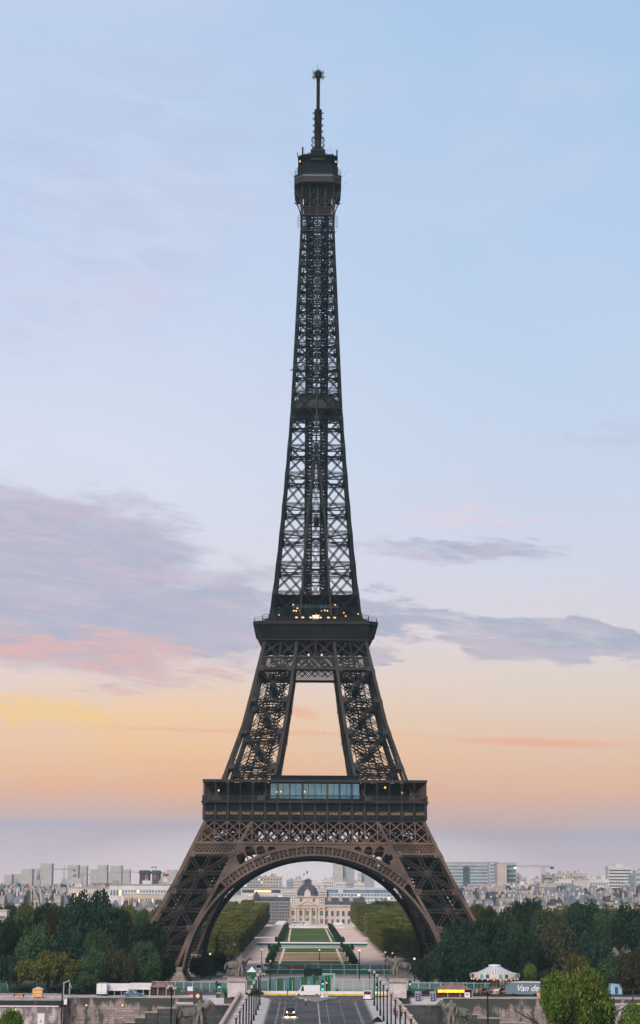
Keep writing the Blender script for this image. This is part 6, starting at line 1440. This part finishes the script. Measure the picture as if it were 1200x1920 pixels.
# white and yellow barrier along the quay road
m_green = mat('barrier_green', (.012, .085, .035), .7, var=.2); m_greyp = mat('barrier_grey', (.10, .13, .145), .7, var=.2); m_mesh = mat('fence_mesh', (.035, .13, .13), .7, alpha=.45); m_meshpale = mat('fence_mesh_pale', (.30, .38, .38), .7, alpha=.35); m_post = mat('fence_post', (.40, .43, .46), .6)
a, b = P(462, 1857, 458).x, P(739, 1857, 458).x; t = thing('traffic_barrier', 'long low barrier, white above and yellow below, across the end of the bridge', 'barrier', ((a + b) / 2, 458, tz(458))); W = (b - a) / 2
m = MB(); m.box(-W, W, -.3, .1, 0, .55); m.build('yellow_block', yellow_paint, t); m = MB(); m.box(-W, W, -.15, .15, .55, 1.15); m.build('white_rail', v_white, t)
def fence(label, a, b, pyt, Y, step, mesh=m_mesh, blocks=True, group='construction fences', bh=1.0):
    x0, x1 = P(a, pyt, Y).x, P(b, pyt, Y).x; z = tz(Y); H = zat(pyt, Y) - z; t = thing('construction_fence', label, 'fence', (x0, Y, z), 0, group); n = max(1, int((x1 - x0) / step)); L = x1 - x0
    for k in range(n + 1): m = MB(); x = L * k / n; m.box(x - .07, x + .07, -.05, .05, 0, H + .25); m.build('post', m_post, t)
    m = MB(); m.box(0, L, -.02, .02, .4, H); m.build('mesh_panel', mesh, t); m = MB(); m.box(0, L, -.05, .05, H - .06, H + .06); m.build('top_rail', m_post, t)
    if blocks:
        rg = random.Random(int(a)); nb = min(90, int(L / 1.15))
        for k in range(nb):
            if rg.random() < .12: continue
            m = MB(); x = L * k / nb; m.box(x + .04, x + L / nb - .04, -.75, -.45, 0, bh * rg.uniform(.85, 1.1)); m.build('barrier_block', m_green if (k % 2 or rg.random() < .2) else m_greyp, t)
fence('teal construction fence with pale posts behind the left quay, outer part', -40, 178, 1843, 474, 3.4)
fence('teal construction fence with white posts between the awning and the left pedestal', 182, 426, 1842, 474, 2.2)
fence('construction fence behind the white tent, right of the left pedestal', 462, 503, 1838, 478, 2.4)
fence('pale see through construction fence right of the traffic lights', 622, 742, 1836, 476, 2.4, m_meshpale, False)
fence('construction fence with pale posts right of the right pedestal', 764, 930, 1842, 478, 2.6)
fence('low teal fence behind the riverside tree at the right edge', 1142, 1230, 1846, 476, 3.0)
fence('distant teal fence standing before the near lawn', 500, 742, 1808, 610, 4.0, m_mesh, False)
fence('dark green low barrier line in front of the lawns', 496, 745, 1818, 600, 4.0, mat('dark_green_mesh', (.01, .07, .05), .8), False)
# striped hoarding left of the lorry
x0, x1 = P(503, 1840, 482).x, P(625, 1840, 482).x; t = thing('hoarding', 'hoarding of alternating green and blue grey upright panels behind the white van', 'hoarding', (x0, 482, tz(482))); L = x1 - x0; n = 22
for k in range(n):
    m = MB(); xa = L * k / n; h_ = zat(1836 - k * .4, 482) - tz(482); m.box(xa + .02, xa + L / n - .02, -.05, .05 + (k % 2) * .12, 0, h_); m.build('panel', (m_green, m_greyp, mat('hoarding_teal', (.04, .17, .18), .7) if k == 2 else MATS.get('hoarding_teal', m_greyp), m_green)[k % 4], t)
for k in range(9): m = MB(); xa = L * k / 8; m.box(xa - .06, xa + .06, -.5, -.4, 0, 2.7); m.build('post', m_post, t)
# cross street barriers and the low white wall before the domed building
a, b = GT(481, 1772), GT(688, 1772); t = thing('street_barrier', 'long white rail over a dark green barrier along the cross street', 'barrier', (a.x, a.y, 3)); L = b.x - a.x; m = MB(); m.box(0, L, -.1, .1, .9, 1.5); m.build('rail', v_white, t); m = MB(); m.box(0, L, -.1, .1, 0, .9); m.build('base', mat('dark_green_board', (.015, .08, .06), .8), t)
a, b = GT(511, 1739.5), GT(645, 1739.5); t = thing('low_wall', 'long low white wall before the domed building', 'wall', (a.x, a.y, 3)); L = b.x - a.x; m = MB(); m.box(0, L, -.2, .2, 0, 1.3); m.build('masonry', w_white, t); m = MB(); m.box(-.1, L + .1, -.3, .3, 1.3, 1.5); m.build('coping', w_white, t)
for i, px in enumerate((534, 541, 548, 600, 606.5, 613.5, 622)): q = P(px, 1723, 1235); m = MB(); m.tube((0, 0, 0), (0, 0, q.z - 3), .16, .12, 6); m.ball((0, 0, q.z - 3), .22, 6); tag(m.build('white_pole', w_white, None, (q.x, 1235, 3)), '%s thin white pole from the left before the domed building' % ordw(i), 'pole', 'white poles before the domed building')
t = thing('monument', 'pale equestrian monument on a tall pedestal before the domed building', 'monument', (P(577, 1738, 1240).x, 1240, 3)); m = MB(); m.box(-1.3, 1.3, -1.2, 1.2, 0, 3.6); m.box(-1.6, 1.6, -1.5, 1.5, 3.6, 4.0); m.box(-1.9, 1.9, -1.8, 1.8, 0, .6); m.build('pedestal', pale_stone, t)
o = bpy.data.objects.new('rider', skin_mesh('rider', MAN, ME, st_stone)); COL.objects.link(o); o.parent = t; o.location = (0, 0, 4); o.scale = (.8, .8, .8)
t = thing('glass_monument', 'row of pale glass panels around the monument before the domed building', 'monument', (P(577, 1738, 1225).x, 1225, 3))
for k in (-4, -3, -2, 2, 3, 4): m = MB(); m.box(k * 1.9 - .8, k * 1.9 + .8, -.06, .06, 0, 5.2 - abs(k) * .2); m.build('panel', m_meshpale, t); m = MB(); m.box(k * 1.9 - .95, k * 1.9 - .8, -.1, .1, 0, 5.4); m.build('frame', w_grey, t)

# ================================================================== STALLS, KIOSKS, CAROUSEL
def place(px, pyb, Y): q = P(px, pyb, Y); return q.x, Y, q.z
ZQ = 5.42
# yellow hut and neighbours on the left parapet
x = P(69.5, 1870, 444).x; t = thing('hut', 'small yellow wooden hut with a gabled roof on the left quay', 'hut', (x, 444, zat(1873, 440) - .05)); m = MB(); m.box(-1.15, 1.15, 0, 2, 0, 1.75); m.build('wall', mat('yellow_board', (.66, .36, .12), .7, var=.1, scale=2), t); m = MB(); m.loft([[(-1.35, -.2, 1.7), (1.35, -.2, 1.7), (0, -.2, 2.25)], [(-1.35, 2.2, 1.7), (1.35, 2.2, 1.7), (0, 2.2, 2.25)]]); m.build('roof', mat('pale_board', (.62, .48, .34), .7), t)
x = P(35, 1870, 443).x; t = thing('bench_stall', 'dark bench like stand with an orange board on the left quay', 'stand', (x, 443, zat(1873, 440))); m = MB(); m.box(-1.2, 1.2, 0, 1, .75, 1.15); m.build('top', steel_black, t)
for s_ in (-1, 1): m = MB(); m.box(s_ * 1.1 - .1, s_ * 1.1 + .1, 0, 1, 0, .75); m.build('leg', steel_black, t)
m = MB(); m.box(-1.0, 1.0, .1, .3, .2, .6); m.build('shelf', mat('orange_board', (.42, .17, .07), .8), t)
x = P(190, 1869, 452).x; t = thing('box_truck', 'white box truck seen from behind on the left quay', 'truck', (x, 452, ZQ)); m = MB(); m.box(-1.2, 1.2, 0, 4.5, .55, 2.95); m.build('box', v_white, t); m = MB(); m.box(-.02, .02, -.03, .0, .6, 2.9); m.box(-1.1, 1.1, -.03, 0, .95, 1.0); m.build('door_seam', cloth_grey, t)
for s_ in (-1, 1): m = MB(); m.box(s_ * .9 - .15, s_ * .9 + .15, .2, .9, 0, .6); m.build('wheel', tyre, t)
def stall(label, a, b, pyt, pyb, Y, roof, body, kind='awning', name='market_stall', cat='stall'):
    x0, x1 = P(a, pyt, Y).x, P(b, pyt, Y).x; zt = zat(pyt, Y) - ZQ; ze = zat(pyb, Y) - ZQ; t = thing(name, label, cat, ((x0 + x1) / 2, Y, ZQ)); W = (x1 - x0) / 2
    m = MB()
    if kind == 'awning': m.hexa([(-W, -2.2, ze), (W, -2.2, ze), (W, 1.5, zt - .1), (-W, 1.5, zt - .1), (-W, -2.2, ze + .12), (W, -2.2, ze + .12), (W, 1.5, zt), (-W, 1.5, zt)]); m.box(-W, W, -2.25, -2.18, ze - .3, ze + .1)
    else: m.loft([[(-W, -1.6, ze), (W, -1.6, ze), (W, 2.6, ze), (-W, 2.6, ze)], [(-W * .35, .2, zt), (W * .35, .2, zt), (W * .35, .8, zt), (-W * .35, .8, zt)]])
    m.build('roof', roof, t); m = MB(); m.box(-W * .94, W * .94, 0 if kind == 'awning' else -1.0, 2.0, 0, ze); m.build('body', body, t)
    for k in range(4): m = MB(); x = -W * .95 + W * 1.9 * k / 3; m.box(x - .06, x + .06, -2.1 if kind == 'awning' else -1.5, -2.0 if kind == 'awning' else -1.4, 0, ze); m.build('post', m_post, t)
    return t, W, ze
awn = mat('white_awning', (.60, .56, .58), .8, var=.1, scale=.3); br_roof = mat('brown_shingle', (.20, .12, .11), .85, var=.3, scale=1.5); dark_wood = mat('dark_wood', (.045, .03, .026), .8, var=.4, scale=.8)
t, W, ze = stall('long stall under a sloping white awning, left half', 203, 243, 1846, 1856, 457, awn, dark_wood)
t, W, ze = stall('long stall under a sloping white awning, right half', 243.5, 284, 1845, 1853.5, 457.5, awn, mat('stall_green', (.02, .09, .05), .8))
t, W, ze = stall('brown roofed kiosk right of the white awnings', 280, 330, 1844, 1852, 457, br_roof, dark_wood, 'hip', 'kiosk', 'kiosk')
t, W, ze = stall('dark kiosk with a brown hipped roof and glowing yellow sign', 814, 886, 1844.5, 1854, 452, br_roof, dark_wood, 'hip', 'kiosk', 'kiosk')
sg_y = mat('sign_yellow', (1, .6, .05), .5, emit=(1, .5, .03), es=1.5)
for a, b in ((-3.9, -2.6), (-2.45, 1.3), (1.45, 2.5)): m = MB(); m.box(a, b, -1.75, -1.65, ze - .62, ze - .02); m.build('lit_sign', sg_y, t)
for x in (-2.6, -1.2, .2): m = MB(); m.box(x, x + .8, -1.1, -1.0, 1.0, ze - .8); m.build('counter_window', win_dark, t)
x = P(876, 1868, 447).x; t = thing('notice_board', 'small white board with red writing beside the lit kiosk', 'board', (x, 447, 5.5)); m = MB(); m.box(-.65, .65, -.05, .05, .35, 1.5); m.build('panel', v_white, t); m = MB(); m.box(-.3, .3, -.07, -.05, .9, 1.15); m.build('print', cloth_red, t)
for i, (px, a) in enumerate(((784, 1.0), (812, 1.0))):
    x = P(px, 1880, 447).x; t = thing('information_pillar', 'dark blue information pillar with pale frame, %s' % ('nearer to the right pedestal', 'nearer to the lit kiosk')[i], 'sign', (x, 447, 4.6)); m = MB(); m.box(-.75, .75, 0, .25, 0, zat(1858, 447) - 4.6); m.build('frame', w_grey, t); m = MB(); m.box(-.58, .58, -.04, 0, .3, zat(1858, 447) - 5.0); pn = m.build('panel', mat('sign_navy_%d' % i, (.03, .05, .11), .5), t)
    for k in range(4): m = MB(); z_ = .7 + k * .42; m.box(-.3, .25 - .08 * (k % 2), -.06, -.04, z_, z_ + .12); m.build('print', w_white, pn)
x = P(370.5, 1880, 444).x; t = thing('kiosk_pillar', 'dark square pillar with a glowing red round emblem left of the bridge', 'pillar', (x, 444, 3.0)); H = zat(1859.5, 444) - 3; m = MB(); m.box(-1.1, 1.1, 0, 1.2, 0, H); m.build('body', mat('dark_pillar', (.05, .05, .055), .7), t); m = MB(); m.tube((0, -.05, H - 1.1), (0, 0, H - 1.1), .55, k=16); rg_ = m.build('ring', w_grey, t); m = MB(); m.tube((0, -.09, H - 1.1), (0, -.04, H - 1.1), .28, k=12); m.build('emblem', r_on, rg_)
x = P(356, 1863, 448).x; t = thing('advert_board', 'white and red upright board left of the dark pillar', 'board', (x, 448, 4.0)); m = MB(); m.box(-.1, .1, 0, .1, 0, 2.2); m.box(.4, .6, 0, .1, 0, 2.2); m.build('leg', v_white, t); m = MB(); m.box(-.6, .7, -.05, .05, 3.0, 4.0); m.build('white_panel', v_white, t); m = MB(); m.box(-.7, .7, -.05, .05, 2.2, 3.0); m.build('red_panel', v_red, t)
for i, (px, c_) in enumerate(((409, m_green), (418, m_greyp), (424, steel_black))): x = P(px, 1870, 449).x; t = thing('bin', ['green', 'grey', 'black'][i] + ' bin beside the left pedestal', 'bin', (x, 449, 4.9)); m = MB(); m.loft([[(-.42, 0, 0), (.42, 0, 0), (.42, .8, 0), (-.42, .8, 0)], [(-.52, -.05, 1.5), (.52, -.05, 1.5), (.52, .9, 1.5), (-.52, .9, 1.5)]]); m.build('body', c_, t); m = MB(); m.box(-.56, .56, -.1, .95, 1.5, 1.64); m.build('lid', (yellow_paint, c_, c_)[i], t)
# tent, containers, truck in front of the lawns
x = P(472, 1826, 520).x; t = thing('tent', 'small white pyramid tent with a green base right of the left statue', 'tent', (x, 520, tz(520))); m = MB(); zz_ = zat(1813, 520) - tz(520); m.lathe([(2.0, zz_ - 1.4), (.9, zz_ - .8), (.1, zz_)], k=4, sx=1, sy=1); m.build('canopy', v_white, t); m = MB(); m.box(-1.2, 1.2, -1.2, 1.2, 0, zz_ - 1.4); m.build('booth', m_green, t)
for i, (a, b, yt, yb, Y, mt, lb) in enumerate([(537, 567, 1812.5, 1820, 610, v_red, 'dark red site container in front of the near lawn'), (570, 604, 1816.5, 1829, 560, steel_black, 'black site container in front of the lawns'), (692, 703, 1812, 1819, 620, v_blue, 'blue site container right of the near lawn'), (713, 724, 1808, 1819, 640, mat('rust_board', (.22, .09, .05), .8), 'rust brown site box below the right clipped trees'), (726, 738, 1809, 1818, 640, w_grey, 'grey site box right of the rust brown one'), (605, 628, 1826, 1842, 500, v_teal, 'pale teal site cabin behind the traffic lights'), (1145, 1166, 1843, 1866, 470, mat('pale_blue_cabin', (.25, .42, .55), .6), 'pale blue site cabin at the right edge')]):
    x0, x1 = P(a, yt, Y).x, P(b, yt, Y).x; zt = zat(yt, Y) - tz(Y); t = thing('site_container', lb, 'container', ((x0 + x1) / 2, Y, tz(Y))); W = (x1 - x0) / 2; m = MB(); m.box(-W, W, 0, 2.4, .15, zt); m.build('body', mt, t)
    n_ = max(3, int(W * 2.2)); 
    m = MB()
    for k in range(n_): m.box(-W + 2 * W * (k + .3) / n_, -W + 2 * W * (k + .55) / n_, -.05, 0, .3, zt - .2)
    m.box(-W - .05, W + .05, -.08, 2.45, zt - .12, zt + .04); m.build('ribbing', mt, t); m = MB(); m.box(-.4, .4, -.07, 0, .3, min(2.0, zt - .3)); m.build('door', win_dark, t)
# van trailer with script
x0, x1 = P(948, 1840, 458).x, P(1021, 1840, 458).x; t = thing('food_truck', 'dark grey food truck with white script lettering right of the carousel', 'truck', ((x0 + x1) / 2, 458, ZQ)); W = (x1 - x0) / 2; H = zat(1839.5, 458) - ZQ
m = MB(); m.box(-W, W * .78, 0, 2.6, .6, H - .15); m.loft([[(W * .78, 0, .6), (W, 0, .6), (W, 2.6, .6), (W * .78, 2.6, .6)], [(W * .78, 0, 2.2), (W * .98, 0, 1.8), (W * .98, 2.6, 1.8), (W * .78, 2.6, 2.2)]]); m.build('body', mat('truck_slate', (.10, .15, .19), .5), t)
m = MB(); m.box(-W - .1, W * .8, -.1, 2.7, H - .15, H + .05); m.build('roof', w_white, t)
cu = bpy.data.curves.new('lettering', 'FONT'); cu.body = 'Van de'; cu.size = 2.1; cu.shear = .35; cu.extrude = .03; cu.offset = .02; o = bpy.data.objects.new('t', cu); COL.objects.link(o); dg = bpy.context.evaluated_depsgraph_get(); me = bpy.data.meshes.new_from_object(o.evaluated_get(dg)); bpy.data.objects.remove(o)
for v in me.vertices: v.co = Vector((v.co.x * .95, -v.co.z, v.co.y))
me.materials.clear(); me.materials.append(v_white); o = bpy.data.objects.new('lettering', me); COL.objects.link(o); o.parent = t; o.location = (-W * .48, -.04, 1.35)
for x in (-W * .6, W * .5): m = MB(); m.tube((x, -.05, .42), (x, .3, .42), .42, k=12); m.build('wheel', tyre, t)
for i, px in enumerate((1011, 1029)): x = P(px, 1866, 448).x; t = thing('poster_board', ('small yellow', 'small white')[i] + ' poster board standing before the food truck', 'board', (x, 448.5, 5.6)); m = MB(); m.box(-.45, .45, 0, .06, .4, 1.3); m.build('panel', (yellow_paint, v_white)[i], t); m = MB(); m.box(-.4, -.32, .0, .06, 0, .4); m.box(.32, .4, 0, .06, 0, .4); m.build('leg', steel_black, t)
# the carousel
q = P(927.5, 1832, 462); z0 = ZQ; t = thing('carousel', 'round carousel with a white and blue striped conical roof and painted rim', 'carousel', (q.x, 462, z0))
zr = zat(1832, 462) - z0; ze = zat(1824, 462) - z0; zt = zat(1810, 462) - z0; Rr = (971 - 884) / 2 / F * 462
m = MB(); k = 36; i0 = 0; c_blue = mat('canopy_blue', (.04, .07, .16), .6); c_rim = mat('painted_rim', (.50, .36, .28), .7, rgb2=(.60, .52, .46), scale=2.0)
for i in range(k):
    a, b = 2 * math.pi * i / k, 2 * math.pi * (i + 1) / k; am = a + (b - a) * .74; prof = [(Rr * .22, zt), (Rr * .5, ze + (zt - ze) * .52), (Rr * .78, ze + .25)]
    for (r0, h0), (r1, h1) in zip(prof, prof[1:]):
        for c0, c1, mi in ((a, am, 0), (am, b, 1 if i % 2 == 0 or 1 else 0)): m.quad((r1 * math.cos(c0), r1 * math.sin(c0), h1), (r1 * math.cos(c1), r1 * math.sin(c1), h1), (r0 * math.cos(c1), r0 * math.sin(c1), h0), (r0 * math.cos(c0), r0 * math.sin(c0), h0), mi)
m.build('striped_canopy', [v_white, c_blue], t)
m = MB(); m.lathe([(Rr * .22, zt - .1), (Rr * .26, zt + .1), (Rr * .24, zt + .32), (Rr * .1, zt + .42)], k=20); m.build('crown_cap', v_white, t)
m = MB(); m.lathe([(Rr, zr - .1), (Rr * 1.01, zr + .1), (Rr * .97, ze + .1), (Rr * .8, ze + .28), (Rr * .78, ze), (Rr * .9, zr - .1)], k=24); m.build('rim', c_rim, t)
c_tq = mat('rim_turquoise', (.05, .35, .40), .6)
for i in range(24):
    a = 2 * math.pi * (i + .5) / 24; c, s_ = math.cos(a), math.sin(a); n = Vector((c, s_, 0)); u = Vector((-s_, c, 0)); pc = n * (Rr * 1.03) + Vector((0, 0, (zr + ze) / 2 + .15)); m = MB()
    m.bar(pc - Vector((0, 0, .42)), pc + Vector((0, 0, .42)), .85, .08, n); m.build('rim_panel', (c_tq, c_blue, c_rim)[i % 3], t)
    m = MB(); m.ball(tuple(n * (Rr * .98) + Vector((0, 0, zr - .22))), .13, 6); m.build('bulb', lamp_white, t)
m = MB(); m.lathe([(Rr * .94, 0), (Rr * .96, .35), (Rr * .94, .4)], k=24); m.build('deck', dark_wood, t)
m = MB(); m.lathe([(1.2, .4), (1.2, zr)], k=12); m.build('core', c_rim, t)
hc = [mat('wooden_horse_%d' % i, c, .6) for i, c in enumerate(((.55, .50, .45), (.32, .13, .08), (.12, .10, .10)))]
hmm = [skin_mesh('wooden_horse', HORSE, HE, c, 1) for c in hc]
for i in range(12):
    a = 2 * math.pi * i / 12; x, y = Rr * .74 * math.cos(a), Rr * .74 * math.sin(a); m = MB(); m.tube((x, y, .4), (x, y, zr), .05, k=6); pl = m.build('pole', gold, t)
    o = bpy.data.objects.new('wooden_horse', hmm[i % 3]); COL.objects.link(o); o.parent = pl; o.location = (x, y, .55 + .25 * (i % 2)); o.rotation_euler = (0, 0, a + math.pi / 2); o.scale = (.42, .42, .42)
# wall lamps, notice board, dark cover, bird
for i, (px, py) in enumerate(((162, 1884.5), (230, 1884.5))): q = P(px, py, 445.6); t = thing('wall_lamp', 'small yellow lamp on the left quay wall, %s' % ('nearer the mast', 'nearer the stairs')[i], 'lamp', q, 0, 'lamps on the quay wall'); m = MB(); m.ball((0, 0, -.1), .2, 8); m.build('lens', lamp_warm, t); m = MB(); m.box(-.2, .2, -.1, .35, .12, .24); m.build('cap', w_grey, t)
q = P(27, 1893.5, 275); t = thing('wall_lamp', 'bright lamp glowing above the yellow green tree in the bottom left corner', 'lamp', q); m = MB(); m.ball((0, 0, 0), .2, 8); m.build('lens', lamp_warm, t); m = MB(); m.tube((0, .1, 5.5 - q.z), (0, .1, -.15), .05, k=6); m.build('pole', steel_black, t)
q = P(76.5, 1920, 436); t = thing('notice_board', 'tall white notice board with a small dark mark on the lower quay, left', 'board', (q.x, 436, q.z - 1)); hb = zat(1901.5, 436) - q.z + 1; m = MB(); m.box(-.95, .95, 0, .15, 0, hb); m.build('frame', w_grey, t); m = MB(); m.box(-.78, .78, -.04, 0, .2, hb - .15); pn = m.build('panel', v_white, t)
m = MB(); m.bar((-.22, -.06, 1.3), (0, -.06, 2.0), .07, .03); m.bar((.22, -.06, 1.3), (0, -.06, 2.0), .07, .03); m.bar((-.14, -.06, 1.52), (.14, -.06, 1.52), .06, .03); m.build('printed_mark', steel_black, pn)
q = onbridge(708, 1916); t = thing('covered_heap', 'dark cloth covered heap on the right pavement between lamp posts', 'heap', q); m = MB(); m.lathe([(1.15, 0), (.85, .35), (.45, .75), (.12, .95)], k=9, sx=1.0, sy=.8); m.build('cover', steel_black, t)
q = P(546.5, 694.5, 420); t = thing('gull', 'gull gliding beside the upper part of the tower', 'bird', q, .3)
gm = skin_mesh('gull_body', [(0, 0, 0, .09), (.28, 0, .02, .07), (.42, 0, .04, .045), (.52, 0, .03, .015), (-.3, 0, 0, .05), (-.5, 0, -.01, .06)], [(0, 1), (1, 2), (2, 3), (0, 4), (4, 5)], cloth_grey); o = bpy.data.objects.new('body', gm); COL.objects.link(o); o.parent = t
for s_ in (-1, 1): m = MB(); m.loft([[(.15, s_ * .05, .03), (-.12, s_ * .05, .03), (-.12, s_ * .05, 0), (.15, s_ * .05, 0)], [(.14, s_ * .5, .2), (-.1, s_ * .5, .2), (-.1, s_ * .5, .185), (.14, s_ * .5, .185)], [(-.08, s_ * 1.0, .08), (-.14, s_ * 1.0, .08), (-.14, s_ * 1.0, .075), (-.08, s_ * 1.0, .075)]]); m.build('wing', cloth_grey, t)
# pale building glimpsed through the right hand trees
building('park_pavilion', 'low pale building glimpsed between the dark trees above the carousel', 'building', 1012, 1060, 1781, 515, 6, w_grey, 2, 5, win_dark, zb=3.5, roof=w_white, win_z0=5, parapet=.3)
building('park_pavilion', 'low white structure between the trees at the left edge', 'building', -8, 13, 1706, 640, 6, w_white, 2, 3, win_dark, zb=3.5, roof=w_white, win_z0=14, parapet=.3)
